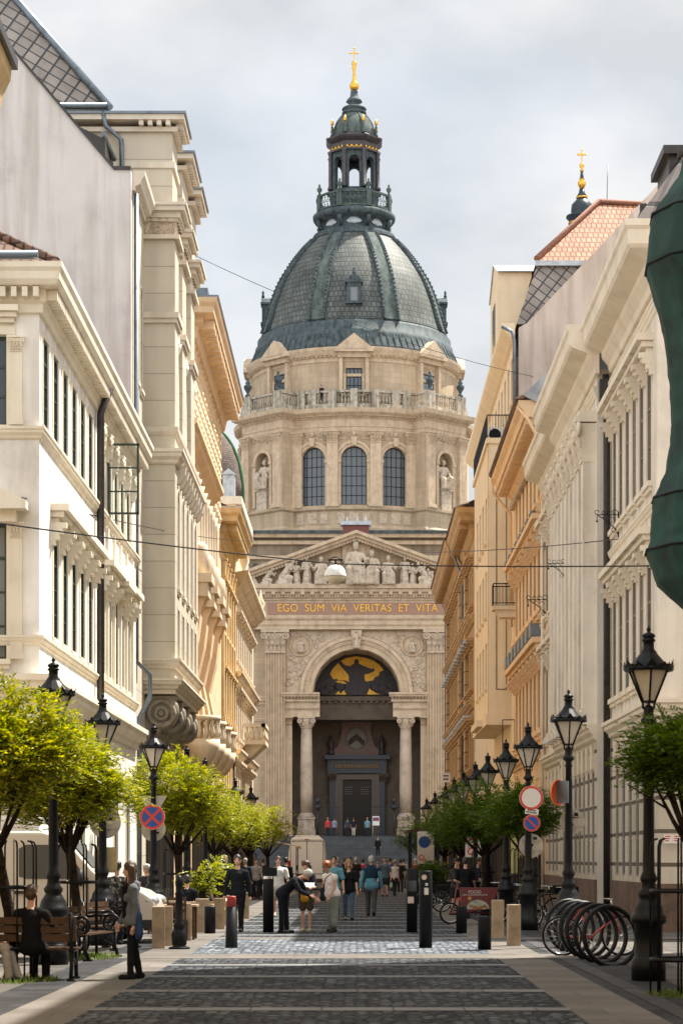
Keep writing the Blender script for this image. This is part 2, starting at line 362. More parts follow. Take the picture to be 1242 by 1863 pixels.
def grass(name, cx, cy, rx, ry, n, h):
    mb = MB(); r_ = random.Random(cx*100)
    for _ in range(n):
        a = r_.uniform(0, 6.28); q = math.sqrt(r_.random()); x = cx+rx*q*math.cos(a); y_ = cy+ry*q*math.sin(a)
        d = Vector((r_.uniform(-1, 1), r_.uniform(-1, 1), 0)).normalized()*.012; l = r_.uniform(.4, 1)*h; t = Vector((r_.uniform(-.05, .05), r_.uniform(-.05, .05), l))
        p = Vector((x, y_, 0)); mb.add([p-d, p+d, p+t], [(0, 1, 2)])
    o = mb.build(name, grassm); o['kind'] = 'stuff'; tag(o, None, None); return o
tag(grass('grass', -4.8, 37.6, .75, .9, 900, .12), 'sunlit tuft of grass round the tree foot on the left', 'grass')
tag(grass('grass', 4.15, 27.2, .6, .7, 500, .1), 'dim grass patch at the tree foot on the right', 'grass')
tag(grass('grass', -4.75, 30.6, .6, .8, 500, .1), 'shaded grass under the front bench on the left', 'grass')

# ================================================================ facade tools
class Fr:
    """wall frame: u along the wall, w outward, z up.  kind L faces +x, R faces -x, F faces the street's near end (-y)"""
    def __init__(s, kind, p): s.k = kind; s.p = p
    def fn(s):
        p = s.p
        return {'L': lambda u, w_, z: (p+w_, u, z), 'R': lambda u, w_, z: (p-w_, u, z), 'F': lambda u, w_, z: (u, p-w_, z)}[s.k]
    def flip(s): return s.k in 'LF'
    def pt(s, u, w_, z): return Vector(s.fn()(u, w_, z))
    def rz(s): return {'L': R(90), 'R': R(-90), 'F': 0}[s.k]
def fb(mb, fr, name, m, root, origin=None):
    """build a mesh made in (u,w,z) as a part of root"""
    mb.mp(fr.fn(), fr.flip()); off = Vector(root.location)
    mb.v = [tuple(Vector(v)-off) for v in mb.v]
    return mb.build(name, m, root)
def wall(mb, u0, u1, z0, z1, ops=(), depth=.3, w0=0.0):
    """a wall face with real openings; op = (ua, ub, za, zb, arched)"""
    us = sorted({u0, u1, *[o[0] for o in ops], *[o[1] for o in ops]}); zs = sorted({z0, z1, *[o[2] for o in ops], *[o[3] for o in ops]})
    us = [u for u in us if u0 <= u <= u1]; zs = [z for z in zs if z0 <= z <= z1]
    for i in range(len(us)-1):
        for j in range(len(zs)-1):
            cu, cz = (us[i]+us[i+1])/2, (zs[j]+zs[j+1])/2
            if any(o[0] < cu < o[1] and o[2] < cz < o[3] for o in ops): continue
            mb.add([(us[i], w0, zs[j]), (us[i+1], w0, zs[j]), (us[i+1], w0, zs[j+1]), (us[i], w0, zs[j+1])], [(0, 1, 2, 3)])
    for o in ops:
        a, b, c, d = o[:4]; dp = w0-depth
        if len(o) > 4 and o[4]:
            r = (b-a)/2; zc = d-r; n = 10; cu = (a+b)/2
            arc = [(cu-r*math.cos(math.pi*k/n), zc+r*math.sin(math.pi*k/n)) for k in range(n+1)]
            h = n//2
            mb.add([(x, w0, z) for x, z in arc[:h+1]]+[(a, w0, d)], [list(range(h+2))])
            mb.add([(x, w0, z) for x, z in arc[h:]]+[(b, w0, d)], [list(range(h+2))])
            prof = [(a, c)]+arc+[(b, c)]
        else: prof = [(a, c), (a, d), (b, d), (b, c)]
        n = len(prof)
        mb.add([(x, w0, z) for x, z in prof]+[(x, dp, z) for x, z in prof], [(i, (i+1) % n, n+(i+1) % n, n+i) for i in range(n)])
    return mb
def cornice(mb, u0, u1, prof, m0=0, m1=0):
    """moulding along u; prof = [(w, z)...] from the wall at the top, round the front, back to the wall; m = mitre at the ends"""
    mb.loft([[(u0-m0*w_, w_, z) for w_, z in prof], [(u1+m1*w_, w_, z) for w_, z in prof]], True, True)
    return mb
def mould(z, h, p):  # simple classical moulding, top at z
    return [(-.02, z), (p, z), (p, z-h*.22), (p*.82, z-h*.3), (p*.78, z-h*.5), (p*.4, z-h*.72), (p*.34, z-h*.88), (p*.12, z-h), (-.02, z-h)]
def modillions(mb, u0, u1, step, wd, w0, w1, z0, z1, off=0.0):
    n = max(1, int(round((u1-u0)/step))); s = (u1-u0)/n
    for i in range(n):
        c = u0+(i+.5)*s
        mb.box(c-wd/2, c+wd/2, w0, w1, z0, z1)
class Win:
    """a window kind: mesh for the frame, its pane and trim, shared by every copy"""
    def __init__(s, wd, h, fm, gm=None, tm=None, nx=2, nz=4, bar=.035, fr=.07, arch=False, sill=None, hood=None, trim=0., recess=.2, hk='flat', brackets=False, curtain=None):
        s.h = h; s.wd = wd; s.rec = recess; x0, x1 = -wd/2, wd/2
        f = MB()
        r = wd/2; zc = h-r if arch else h
        f.box(x0, x0+fr, 0, .07, 0, zc); f.box(x1-fr, x1, 0, .07, 0, zc); f.box(x0+fr, x1-fr, 0, .07, 0, fr)
        if arch:
            n = 10
            for k in range(n):
                a, b = math.pi*k/n, math.pi*(k+1)/n
                pr = [(r*math.cos(a), zc+r*math.sin(a)), (r*math.cos(b), zc+r*math.sin(b)), ((r-fr)*math.cos(b), zc+(r-fr)*math.sin(b)), ((r-fr)*math.cos(a), zc+(r-fr)*math.sin(a))]
                f.prism(pr, 0, .07)
        else: f.box(x0+fr, x1-fr, 0, .07, h-fr, h)
        for i in range(1, nx):
            c = x0+wd*i/nx; bw = fr*.9 if (nx == 2 or i*2 == nx) else bar; f.box(c-bw/2, c+bw/2, .006, .06, fr, h-fr-(0 if not arch else .02))
        for j in range(1, nz):
            c = h*j/nz; bw = fr if (nz > 2 and j == nz-1 and not arch) else bar; f.box(x0+fr, x1-fr, .01, .055, c-bw/2, c+bw/2)
        s.fm = f.mesh('window', fm)
        g = MB()
        if arch:
            g.add([(x0, .035, 0)]+[(-r*math.cos(math.pi*k/12), .035, zc+r*math.sin(math.pi*k/12)) for k in range(13)]+[(x1, .035, 0)], [list(range(15))[::-1]])
        else: g.add([(x0, .035, 0), (x1, .035, 0), (x1, .035, h), (x0, .035, h)], [(0, 1, 2, 3)])
        s.gm = g.mesh('pane', gm or M_GLASS)
        s.sub = []
        rc = recess
        if trim:
            t = MB(); e = trim
            pr = .02
            t.box(x0-e, x0-.004, -rc-pr, -rc+.01, 0, h if not arch else zc); t.box(x1+.004, x1+e, -rc-pr, -rc+.03, 0, h if not arch else zc)
            if arch:
                for k in range(12):
                    a, b = math.pi*k/12, math.pi*(k+1)/12; r2 = r+e; r1 = r+.004
                    t.prism([(r2*math.cos(a), zc+r2*math.sin(a)), (r2*math.cos(b), zc+r2*math.sin(b)), (r1*math.cos(b), zc+r1*math.sin(b)), (r1*math.cos(a), zc+r1*math.sin(a))], -rc-pr, -rc+.03)
            else: t.box(x0-e, x1+e, -rc-pr, -rc+.03, h+.004, h+e)
            s.sub.append(('surround', t.mesh('surround', tm)))
        if sill:
            t = MB(); t.box(x0-sill[0], x1+sill[0], -rc-sill[1], -rc+.1, -sill[2], -.004); t.box(x0-sill[0]*.7, x1+sill[0]*.7, -rc-sill[1]*.6, -rc+.05, -sill[2]*1.8, -sill[2]-.002)
            s.sub.append(('sill', t.mesh('sill', tm)))
        if hood:   # (extra width, projection, gap above, height)
            e, p, gp, hh = hood; zb = h+gp; t = MB()
            if hk == 'flat':
                t.box(x0-e, x1+e, -rc-p, -rc+.02, zb+hh*.62, zb+hh); t.box(x0-e*.8, x1+e*.8, -rc-p*.7, -rc+.02, zb+hh*.3, zb+hh*.6); t.box(x0-e*.6, x1+e*.6, -rc-p*.4, -rc+.02, zb, zb+hh*.28)
            elif hk == 'ped':
                t.prism([(x0-e, zb), (x1+e, zb), (x1+e, zb+hh*.2), (0, zb+hh), (x0-e, zb+hh*.2)], -rc-p, -rc+.02)
                t.prism([(x0-e*.5, zb-hh*.3), (x1+e*.5, zb-hh*.3), (x1+e*.5, zb-.004), (x0-e*.5, zb-.004)], -rc-p*.5, -rc+.02)
            if brackets:
                for q in (x0-e*.75, x1+e*.75-.13):
                    for k in range(4): t.box(q, q+.13, -rc-p*(.85-.2*k), -rc+.02, zb-.13*(k+1), zb-.13*k-.002)
            s.sub.append(('hood', t.mesh('hood', tm)))
    def put(s, root, fr, u, z, w_=0.0, extra=None):
        p = fr.pt(u, w_-s.rec, z)-Vector(root.location)
        o = inst('window', s.fm, root, p, fr.rz()); inst('pane', s.gm, o)
        for n, me in s.sub: inst(n, me, o)
        return o
def downpipe(root, fr, pts, r, m):
    mb = MB(); mb.tube(pts, r, 10)
    z = pts[-1][2]
    return fb(mb, fr, 'downpipe', m, root)
def house(name, label, cat, x, y): return thing(name, label, cat, (x, y, 0))
def bx(root, name, m, *b):
    """box part in world coordinates"""
    off = Vector(root.location); mb = MB(); mb.box(*b); mb.v = [tuple(Vector(v)-off) for v in mb.v]; return mb.build(name, m, root)
def wpart(root, name, m, mb):
    off = Vector(root.location); mb.v = [tuple(Vector(v)-off) for v in mb.v]; return mb.build(name, m, root)
def absorb(a, b):
    """make mesh part b one with mesh part a (both in their thing's own space)"""
    bm = bmesh.new(); bm.from_mesh(a.data); bm.from_mesh(b.data); bm.to_mesh(a.data); bm.free(); bpy.data.objects.remove(b); return a
def MOD(o):
    c = [k for k in o.parent.children if k.name.startswith('cornice')][-1]; absorb(c, o)
def text_mesh(txt, size, depth=.02, squeeze=1.0):
    c = bpy.data.curves.new('lettering', 'FONT'); c.body = txt; c.size = size; c.extrude = depth; c.align_x = 'CENTER'; c.align_y = 'CENTER'; c.space_character = 1.05
    o = bpy.data.objects.new('lettering', c); COL.objects.link(o); bpy.context.view_layer.update()
    me = bpy.data.meshes.new_from_object(o.evaluated_get(bpy.context.evaluated_depsgraph_get())); COL.objects.unlink(o); bpy.data.objects.remove(o)
    me.transform(Matrix.Rotation(R(90), 4, 'X')); return me
# ================================================================ basilica
M_LIME = blockmat('limestone_ashlar', (.56, .435, .30), 1.35, .62, .012, (.42, .30, .205), .07, .8, .25, .5, 'wall', .24, .18, .35)
M_LIMEP = mat('carved_limestone', (.57, .445, .31), .8, .18, 1.6, 0, .3, 14, dark=(.44, .34, .25), streak=.14)
M_LIMED = mat('shaded_niche_stone', (.15, .115, .085), .85, .2, 1.2, 0, .3, 12)  # deep shade of the portal niche put into a darker stone colour
M_RELIEF = mat('relief_carving', (.54, .43, .32), .85, .2, 3.2, 0, 1.0, 5.5, dark=(.33, .25, .18))
M_STAT = mat('pale_statue_stone', (.53, .44, .34), .8, .3, 4, 0, .6, 9, dark=(.27, .21, .15))
M_COPT = blockmat('dome_copper_tiles', (.142, .156, .143), .6, .62, .06, (.05, .065, .068), .2, .62, .5, .5, '11.5', .4, .35, .22, .4, .1)
M_COP = mat('weathered_copper', (.075, .10, .108), .7, .3, 1.4, 0, .3, 9, dark=(.03, .042, .05), streak=.35, spec=.25)
M_COPL = mat('green_copper_ribs', (.10, .125, .118), .8, .3, 1.2, 0, .2, 9, streak=.3, spec=.15)
M_COPB = mat('brown_patina_copper', (.065, .055, .06), .45, .35, 2, .3, .3, 9)
M_GRAN = mat('red_granite_band', (.34, .19, .135), .35, .15, 18)
M_DARKST = mat('dark_portal_marble', (.07, .055, .055), .5, .3, 3)
M_BLUEM = mat('blue_grey_marble', (.06, .075, .10), .4, .25, 5)
M_PINKM = mat('pink_marble', (.20, .115, .10), .45, .2, 4)
M_MOSD = mat('mosaic_dark', (.018, .014, .016), .45, .5, 2.5)
M_MOSG = mat('mosaic_gold', (.92, .50, .03), .45, .15, 2.2, 0, .4, 40)
M_DOOR = mat('church_door_oak', (.014, .011, .010), .5, .3, 6)
M_STEP = blockmat('stair_stone', (.085, .095, .105), 1.6, .165, .012, (.03, .034, .04), .1, .7, .2, .5, 'front', .3, .1)  # bluish shade on the steps put into the stone colour
M_FENCE = mat('church_fence_iron', (.012, .016, .022), .5, .2)
BX, BY = -.1, 205.0
bas = thing('basilica', 'stone domed basilica closing the end of the street', 'basilica', (BX, BY, 0))
def fx(px): return (px-648)*BY/F
def fz(py): return gz(py, BY)
def FP(mb, name, m, parent=None):
    mb.mp(lambda u, w_, z: (u, -w_, z), True); return mb.build(name, m, parent or bas)
def capital(mb, u, w0, wd, dp, z0, z1, fancy=True):
    h = z1-z0; mb.box(u-wd*.53, u+wd*.53, w0, w0+dp*1.08, z0-h*.04, z0+h*.04)
    n = 5; rings = []
    for k in range(n+1):
        t = k/n; e = 1+.34*t*t; a = wd/2*e; d = dp*(1+.4*t*t)
        rings.append([(u-a, w0, z0+h*.04+h*.8*t), (u-a, w0+d, z0+h*.04+h*.8*t), (u+a, w0+d, z0+h*.04+h*.8*t), (u+a, w0, z0+h*.04+h*.8*t)])
    mb.loft(rings)
    mb.box(u-wd*.72, u+wd*.72, w0, w0+dp*1.55, z0+h*.87, z1)
    if not fancy: return mb
    for row, (k, zz, hh) in enumerate(((5, z0+h*.06, h*.3), (4, z0+h*.3, h*.32))):
        for i in range(k):
            c = u-wd/2*(1+.1*row)+(i+.5)*wd*(1+.1*row)/k; q = wd/k*.36
            d = w0+dp*(1.02+.12*row)
            mb.loft([[(c-q, d-.02, zz), (c+q, d-.02, zz), (c+q, d+.03, zz), (c-q, d+.03, zz)], [(c-q*1.1, d, zz+hh*.6), (c+q*1.1, d, zz+hh*.6), (c+q*1.1, d+.1*dp+.05, zz+hh*.6), (c-q*1.1, d+.1*dp+.05, zz+hh*.6)],
                     [(c-q*.7, d+.14*dp, zz+hh), (c+q*.7, d+.14*dp, zz+hh), (c+q*.7, d+.3*dp+.06, zz+hh*.92), (c-q*.7, d+.3*dp+.06, zz+hh*.92)]])
    for sg in (-1, 1):
        for q in (.54, .2):
            c = (u+sg*wd*q, w0+dp*1.28, z0+h*.72); rr = h*.13 if q > .3 else h*.085
            mb.ring(c, rr, rr*.42, 'y', 10, 5); mb.ell(c, rr*.4, rr*.6, rr*.4, 6, 4)
    mb.ell((u, w0+dp*1.5, z1-h*.1), wd*.1, .06, h*.08, 6, 4)
    return mb
def pilaster_mb(u, w0, wd, dp, z0, z1, flutes=0, fz_=None, base=.5):
    mb = MB()
    mb.box(u-wd*.62, u+wd*.62, w0, w0+dp*1.5, z0, z0+base*.45); mb.box(u-wd*.57, u+wd*.57, w0, w0+dp*1.3, z0+base*.45, z0+base*.75); mb.box(u-wd*.53, u+wd*.53, w0, w0+dp*1.12, z0+base*.75, z0+base)
    if not flutes: mb.box(u-wd/2, u+wd/2, w0, w0+dp, z0+base, z1)
    else:
        p = [(u-wd/2, w0)]; fw = wd/(flutes*1.45+.45); x = u-wd/2; D = w0+dp
        p.append((x, D))
        for i in range(flutes):
            x += fw*.45; p += [(x, D), (x+fw*.2, D-.13), (x+fw*.8, D-.13), (x+fw, D)]; x += fw
        p += [(u+wd/2, D), (u+wd/2, w0)]
        mb.loft([[(a, b, z0+base) for a, b in p], [(a, b, z1) for a, b in p]])
    return mb
# --- bake helper for sculptures
def bake(mb, vox, name, mats, noise_amp=0, dec=0):
    o = mb.build('tmp', mats); remesh(o, vox)
    bpy.context.view_layer.update()
    me = bpy.data.meshes.new_from_object(o.evaluated_get(bpy.context.evaluated_depsgraph_get())); me.name = name
    if not me.materials: me.materials.append(mats)
    bpy.data.objects.remove(o); 
    return me
def statue_mesh(kind, seed):
    r_ = random.Random(seed); mb = MB()
    if kind == 'stand':
        mb.cap((0, 0, .35), (0, 0, 1.25), .36, .26, 12); mb.cap((0, 0, 1.3), (0, 0, 1.75), .24, .27, 12, .8); mb.cap((-.3, 0, 1.85), (.3, 0, 1.85), .13, .13)
        mb.ell((0, -.05, 2.25), .15, .17, .2); mb.cap((-.32, 0, 1.85), (-.42, -.1, 1.35), .11, .09); mb.cap((-.42, -.1, 1.35), (-.15, -.35, 1.3), .09, .08)
        mb.cap((.32, 0, 1.85), (.5, -.05, 1.4), .11, .09); mb.cap((.5, -.05, 1.4), (.4, -.3, 1.6), .09, .08); mb.cap((-.3, .1, .1), (.2, -.15, 1.5), .14, .12); mb.cap((.3, .05, .1), (.2, .1, 1.4), .16, .16)
        for k in range(7): a = k*.9; mb.cap((.3*math.cos(a), .3*math.sin(a), .0), (.22*math.cos(a+.3), .2*math.sin(a+.3), 1.0), .07, .05, 6)
        mb.box(-.45, .45, -.4, .4, -.06, .05)
    elif kind == 'seat':
        mb.cap((0, 0, .75), (0, 0, 1.35), .33, .3, 12, .8); mb.cap((-.3, 0, 1.45), (.3, 0, 1.45), .14, .14); mb.ell((0, -.08, 1.88), .16, .18, .22); mb.ell((0, .02, 2.0), .17, .17, .14)
        mb.cap((-.18, 0, .65), (-.3, -.6, .7), .22, .2); mb.cap((.18, 0, .65), (.28, -.55, .62), .22, .2); mb.cap((-.3, -.6, .7), (-.25, -.5, .05), .2, .16); mb.cap((.28, -.55, .62), (.34, -.65, .05), .2, .16)
        mb.cap((-.32, 0, 1.45), (-.5, -.15, 1.0), .12, .1); mb.cap((-.5, -.15, 1.0), (-.25, -.5, 1.0), .1, .09); mb.cap((.34, 0, 1.45), (.55, -.15, 1.05), .12, .1); mb.cap((.55, -.15, 1.05), (.6, -.5, 1.2), .1, .09)
        for k in range(6): x = -.4+.16*k; mb.cap((x, -.55, 0), (x*.8, -.5, .7), .08, .07, 6)
        mb.cap((-.2, -.1, 1.5), (.35, -.25, .8), .1, .12); mb.box(-.5, .5, -.2, .4, -.05, .55)
    else:   # kneel / lean
        mb.cap((.25, 0, .5), (-.2, -.1, 1.15), .32, .28, 12, .85); mb.cap((-.4, 0, 1.2), (.05, -.1, 1.3), .14, .14); mb.ell((-.42, -.18, 1.52), .15, .17, .19)
        mb.cap((.2, 0, .45), (-.25, -.3, .4), .24, .2); mb.cap((-.25, -.3, .4), (-.15, -.2, .0), .18, .15); mb.cap((.3, 0, .35), (.65, .05, .12), .25, .14)
        mb.cap((-.35, -.1, 1.25), (-.6, -.2, .85), .11, .09); mb.cap((-.6, -.2, .85), (-.75, -.3, 1.1), .09, .08); mb.cap((.0, -.15, 1.25), (-.3, -.4, .95), .11, .09)
        for k in range(6): x = -.3+.17*k; mb.cap((x, -.3, 0), (x*.7+.05, -.2, .6), .09, .06, 6)
        mb.cap((.4, 0, .1), (-.05, -.15, 1.2), .1, .13)
    return bake(mb, .034, 'statue', M_STAT)
ST = {k: statue_mesh(k, 3) for k in ('stand', 'seat', 'kneel')}
def put_statue(kind, parent, loc, h, rz=0, mirror=False, name='statue'):
    o = inst(name, ST[kind], parent, loc, rz); k = h/{'stand': 2.45, 'seat': 2.1, 'kneel': 1.7}[kind]
    o.scale = (-k if mirror else k, k, k); return o
# --- steps and platform
mb = MB(); n = 23; zt = 3.78
for k in range(n): mb.box(-15, 15, 2.2+(n-1-k)*.34, 2.2+(n-k)*.34+.0, 0 if k == 0 else k*zt/n-.0, (k+1)*zt/n) if k else mb.box(-15, 15, 2.2+(n-1)*.34, 2.2+n*.34, 0, zt/n)
FP(mb, 'steps', M_STEP)
mb = MB(); mb.box(-13.4, 13.4, -9.6, 2.2, 0, zt); FP(mb, 'platform', M_STEP)
# --- front wall with the great arch
AR, ASP, ATOP = 4.05, 17.2, 21.5
mb = MB()
wall(mb, -12.6, 12.6, ASP, 23.05, [(-AR, AR, ASP, ASP+AR, True)], 4.6)
mb.f.pop(); mb.m.pop(); mb.sm.pop()      # no shelf across the opening
for s_ in (-1, 1):
    a, b = sorted((s_*6.6, s_*12.6)); mb.box(a, b, -4.6, 0, zt-.01, ASP-.004)
FP(mb, 'front_wall', M_LIME)
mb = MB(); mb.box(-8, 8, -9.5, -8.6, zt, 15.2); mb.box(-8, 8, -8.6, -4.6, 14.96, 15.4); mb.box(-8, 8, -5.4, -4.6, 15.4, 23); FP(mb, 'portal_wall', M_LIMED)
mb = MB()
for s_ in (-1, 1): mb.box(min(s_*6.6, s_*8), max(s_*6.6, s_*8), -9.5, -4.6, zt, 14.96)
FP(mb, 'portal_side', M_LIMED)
FP0 = FP
mb = MB(); mb.box(-12.6, 12.6, -34, -9.5, 0, 29.2); mb.box(-12.6, 12.6, -9.5, -5.4, 15.4, 29.2); mb.box(-6.6, 6.6, -4.6, -.02, 23.2, 27); FP(mb, 'nave', M_LIME)
# archivolt
mb = MB()
for (r0, r1, d) in ((AR+.02, AR+.5, .16), (AR+.5, AR+.88, .26), (AR+.88, AR+1.2, .38)):
    n = 40
    for k in range(n):
        a, b = math.pi*k/n, math.pi*(k+1)/n
        mb.prism([(r1*math.cos(a), ASP+r1*math.sin(a)), (r1*math.cos(b), ASP+r1*math.sin(b)), (r0*math.cos(b), ASP+r0*math.sin(b)), (r0*math.cos(a), ASP+r0*math.sin(a))], -.02, d)
for k in range(46):
    a = math.pi*(k+.5)/46; mb.cbox(((AR+.69)*math.cos(a), .29, ASP+(AR+.69)*math.sin(a)), (.14, .1, .14))
FP(mb, 'archivolt', M_LIMEP)
mb = MB(); mb.prism([(-.32, 21.25), (.32, 21.25), (.5, 23), (-.5, 23)], -.02, .55); k_ = FP(mb, 'keystone', M_LIMEP)
put_statue('stand', k_, (0, -.62, 21.35), 1.6)
# spandrel reliefs: foliage scrolls and a medallion each side
for s_ in (-1, 1):
    mb = MB(); r_ = random.Random(5+s_)
    n = 10; pts = []
    for k in range(n+1):
        a = math.pi/2*k/n; pts.append((s_*(AR+1.3)*math.cos(a), ASP+(AR+1.3)*math.sin(a)))
    poly = pts+[(0, 22.9), (s_*6.45, 22.9), (s_*6.45, ASP)]
    if s_ < 0: poly = poly[::-1]
    mb.prism([p for p in poly], -.01, .03)
    cx, cz = s_*5.2, 21.6
    for q in range(90):
        x = s_*r_.uniform(3.0, 6.4); z = r_.uniform(17.4, 22.8)
        if math.hypot(x, z-ASP) < AR+1.4 or math.hypot(x-cx, z-cz) < 1.1: continue
        if q % 3: mb.ring((x, .05, z), r_.uniform(.12, .26), .05, 'y', 9, 4)
        else: mb.ell((x, .05, z), r_.uniform(.08, .22), .09, r_.uniform(.08, .2), 6, 4)
    o = FP(mb, 'spandrel_relief', M_RELIEF)
    mb = MB(); mb.ring((cx, .06, cz), .98, .1, 'y', 28, 6); mb.ring((cx, .05, cz), .78, .05, 'y', 24, 5); mb.disc((cx, .04, cz), .95); m_ = FP(mb, 'medallion', M_LIMEP, o)
    put_statue('seat', m_, (cx, -.1, cz-.62), 1.25)
# fluted giant pilasters
for px in (500.5, 794.5):
    u = fx(px); mb = pilaster_mb(u, 0, 1.82, .55, zt, 20.95, 7, None, .9); o = FP(mb, 'fluted_pilaster', M_LIMEP)
    mb = MB(); capital(mb, u, .0, 1.82, .6, 20.95, 23.02); FP(mb, 'capital', M_RELIEF, o)
for u in (-10.4, 10.4):
    mb = MB(); mb.box(u-.9, u+.9, 0, .12, 21.1, 22.9); mb.ring((u+.3, .15, 21.9), .35, .09, 'y', 14, 5); mb.ell((u+.3, .16, 21.9), .22, .12, .28, 8, 6)
    for k in range(22): mb.ring((u+rnd.uniform(-.8, .8), .13, 21.15+rnd.random()*1.6), rnd.uniform(.08, .18), .04, 'y', 8, 4)
    FP(mb, 'frieze_panel', M_RELIEF)
    mb = MB(); cornice(mb, u-2.2, u+2.2, mould(16.9, .9, .35)); cornice(mb, u-2.2, u+2.2, mould(14.8, .5, .2)); FP(mb, 'string_course', M_LIMEP)
# impost entablatures, columns, half pilasters
for s_ in (-1, 1):
    a, b = sorted((s_*3.42, s_*6.62)); mb = MB()
    mb.box(a, b, -1.6, .12, 14.95, 15.75); mb.box(a, b, -1.6, .2, 15.75, 16.35)
    for lo, hi, e in ((16.35, 16.55, .3), (16.8, 17.0, .55), (17.0, 17.19, .66)): mb.box(a-e*.6, b, -1.6, .12+e, lo, hi)
    mb.box(a-.12, b, -1.6, .24, 16.55, 16.8)
    modillions(mb, a-.2, b, .3, .15, .2, .52, 16.6, 16.79)
    modillions(mb, a, b, .16, .08, .2, .26, 15.64, 15.75)
    FP(mb, 'impost_entablature', M_LIMEP)
    u = fx(557) if s_ < 0 else fx(738)
    mb = MB(); c = (u, -.62, 0)
    mb.lathe([(.57, 5.95), (.585, 8), (.575, 10.5), (.50, 13.95)], c, 26)
    o = FP(mb, 'column', mat('pink_limestone_column', (.45, .355, .265), .55, .18, 1.3, 0, .12, 12))
    mb = MB(); mb.lathe([(.80, 5.55), (.80, 5.68), (.72, 5.72), (.70, 5.8), (.62, 5.88), (.57, 5.98)], c, 26); mb.box(u-.84, u+.84, -1.46, .22, 5.4, 5.55)
    mb.box(u-.84, u+.84, -1.46, .2, zt, 4.5); mb.box(u-.76, u+.76, -1.38, .14, 4.5, 5.4); FP(mb, 'pedestal', mat('weathered_pedestal', (.40, .32, .25), .85, .25, 1.8, 0, .3, 14, streak=.3), o)
    mb = MB(); mb.lathe([(.52, 13.9), (.56, 13.98), (.52, 14.05), (.58, 14.4), (.78, 14.78)], c, 20); mb.box(u-.8, u+.8, -1.4, .18, 14.8, 14.94)
    for sg in (-1, 1):
        mb.ring((u+sg*.62, .1, 14.55), .17, .08, 'y', 12, 5); mb.ell((u+sg*.62, .12, 14.55), .09, .1, .09, 6, 4)
    for k in range(9):
        a_ = 2*math.pi*k/9; mb.ell((u+.6*math.cos(a_), -.62+.6*math.sin(a_), 14.25), .12, .12, .2, 6, 4)
    FP(mb, 'capital', M_RELIEF, o)
    u2 = s_*6.3; mb = pilaster_mb(u2, -1.4, .6, 1.2, zt, 14.3, 0, None, .9); capital(mb, u2, -1.4, .6, 1.25, 14.3, 14.93, False); FP(mb, 'half_pilaster', M_LIMEP)
# main entablature
mb = MB(); e = 12.7
for z0, z1, d in ((23.06, 23.5, .62), (23.5, 23.95, .68), (23.95, 24.2, .76), (24.2, 25.75, .6), (25.75, 25.95, .72)): mb.box(-e, e, -.3, d, z0, z1)
mb.box(-e, e, -.3, .82, 25.95, 26.2)
for z0, z1, d in ((26.5, 26.8, 1.15), (26.8, 27.2, 1.35)): mb.box(-e-d+.6, e+d-.6, -.3, d, z0, z1)
mb.box(-e, e, -.3, .9, 26.2, 26.5)
modillions(mb, -e, e, .26, .15, .82, .97, 26.0, 26.2); modillions(mb, -e, e, .92, .34, .9, 1.2, 26.22, 26.49); modillions(mb, -e, e, .2, .11, .76, .82, 24.0, 24.18); modillions(mb, -e, e, .2, .11, .62, .7, 23.4, 23.5)
FP(mb, 'entablature', M_LIMEP)
mb = MB(); mb.box(fx(487), fx(808), .6, .66, fz(1119), fz(1098)); o = FP(mb, 'inscription_band', M_GRAN)
me = text_mesh('EGO  SUM  VIA  VERITAS  ET  VITA', 1.02, .03); me.materials.append(M_GOLD); t = inst('lettering', me, o, (fx(650), -.69, fz(1108.5))); t.scale = (.885, 1, 1)
bpy.context.view_layer.update(); wd_ = max(v.co.x for v in me.vertices)-min(v.co.x for v in me.vertices); t.scale = ((fx(793)-fx(503))/wd_, 1, 1)
# pediment
mb = MB(); H0, H1, W = 27.2, 31.9, 12.9; sl = (H1-H0)/W
for lo, hi, d in ((0, .3, 1.4), (-.32, 0, 1.1), (-.6, -.32, .85)):
    for s_ in (-1, 1): mb.prism([(0, H1+lo), (s_*(W+.3), H0+lo-.1), (s_*(W+.3), H0+hi-.1), (0, H1+hi)][::s_], -.4, d)
for s_ in (-1, 1):
    for k in range(48):
        x = s_*(.3+k*.262); z = H1-.52-abs(x)*sl; mb.cbox((x, .95, z), (.14, .16, .2))
FP(mb, 'pediment', M_LIMEP)
mb = MB(); mb.prism([(-W, H0), (W, H0), (0, H1-.2)], -.5, .1); FP(mb, 'tympanum', M_LIME)
mb = MB(); mb.prism([(-W-.5, H0), (0, H1+.12), (W+.5, H0)], -34, -.4); FP(mb, 'nave_roof', M_ZINC)
for px, kind, h, mi in ((462, 'kneel', 1.0, 0), (488, 'kneel', 1.6, 1), (522, 'kneel', 2.4, 1), (539, 'stand', 2.2, 0), (558, 'stand', 2.6, 0), (584, 'seat', 2.6, 1), (607, 'seat', 2.3, 0), (647, 'seat', 4.0, 0), (676, 'seat', 3.2, 1), (706, 'seat', 2.7, 0), (736, 'stand', 2.6, 1), (750, 'stand', 2.0, 0), (770, 'kneel', 2.1, 0), (785, 'kneel', 1.5, 0)):
    put_statue(kind, bas, (fx(px), -.75, 27.2), h, 0, bool(mi), 'pediment_statue')
mb = MB(); mb.box(-1.3, 1.3, .1, .35, 29.4, 31.0); mb.ring((0, .3, 30.4), .85, .12, 'y', 20, 6, 0, math.pi); FP(mb, 'throne_niche', M_LIMEP)
mb = MB(); mb.box(fx(622), fx(672), -9.4, -8, 30, gz(958, 214)); o = FP(mb, 'ridge_vent', mat('red_painted_metal', (.16, .045, .035), .6, .2, 4)); 
mb = MB(); mb.box(fx(618), fx(676), -9.6, -7.8, gz(958, 214)+.004, gz(955, 214)+.2)
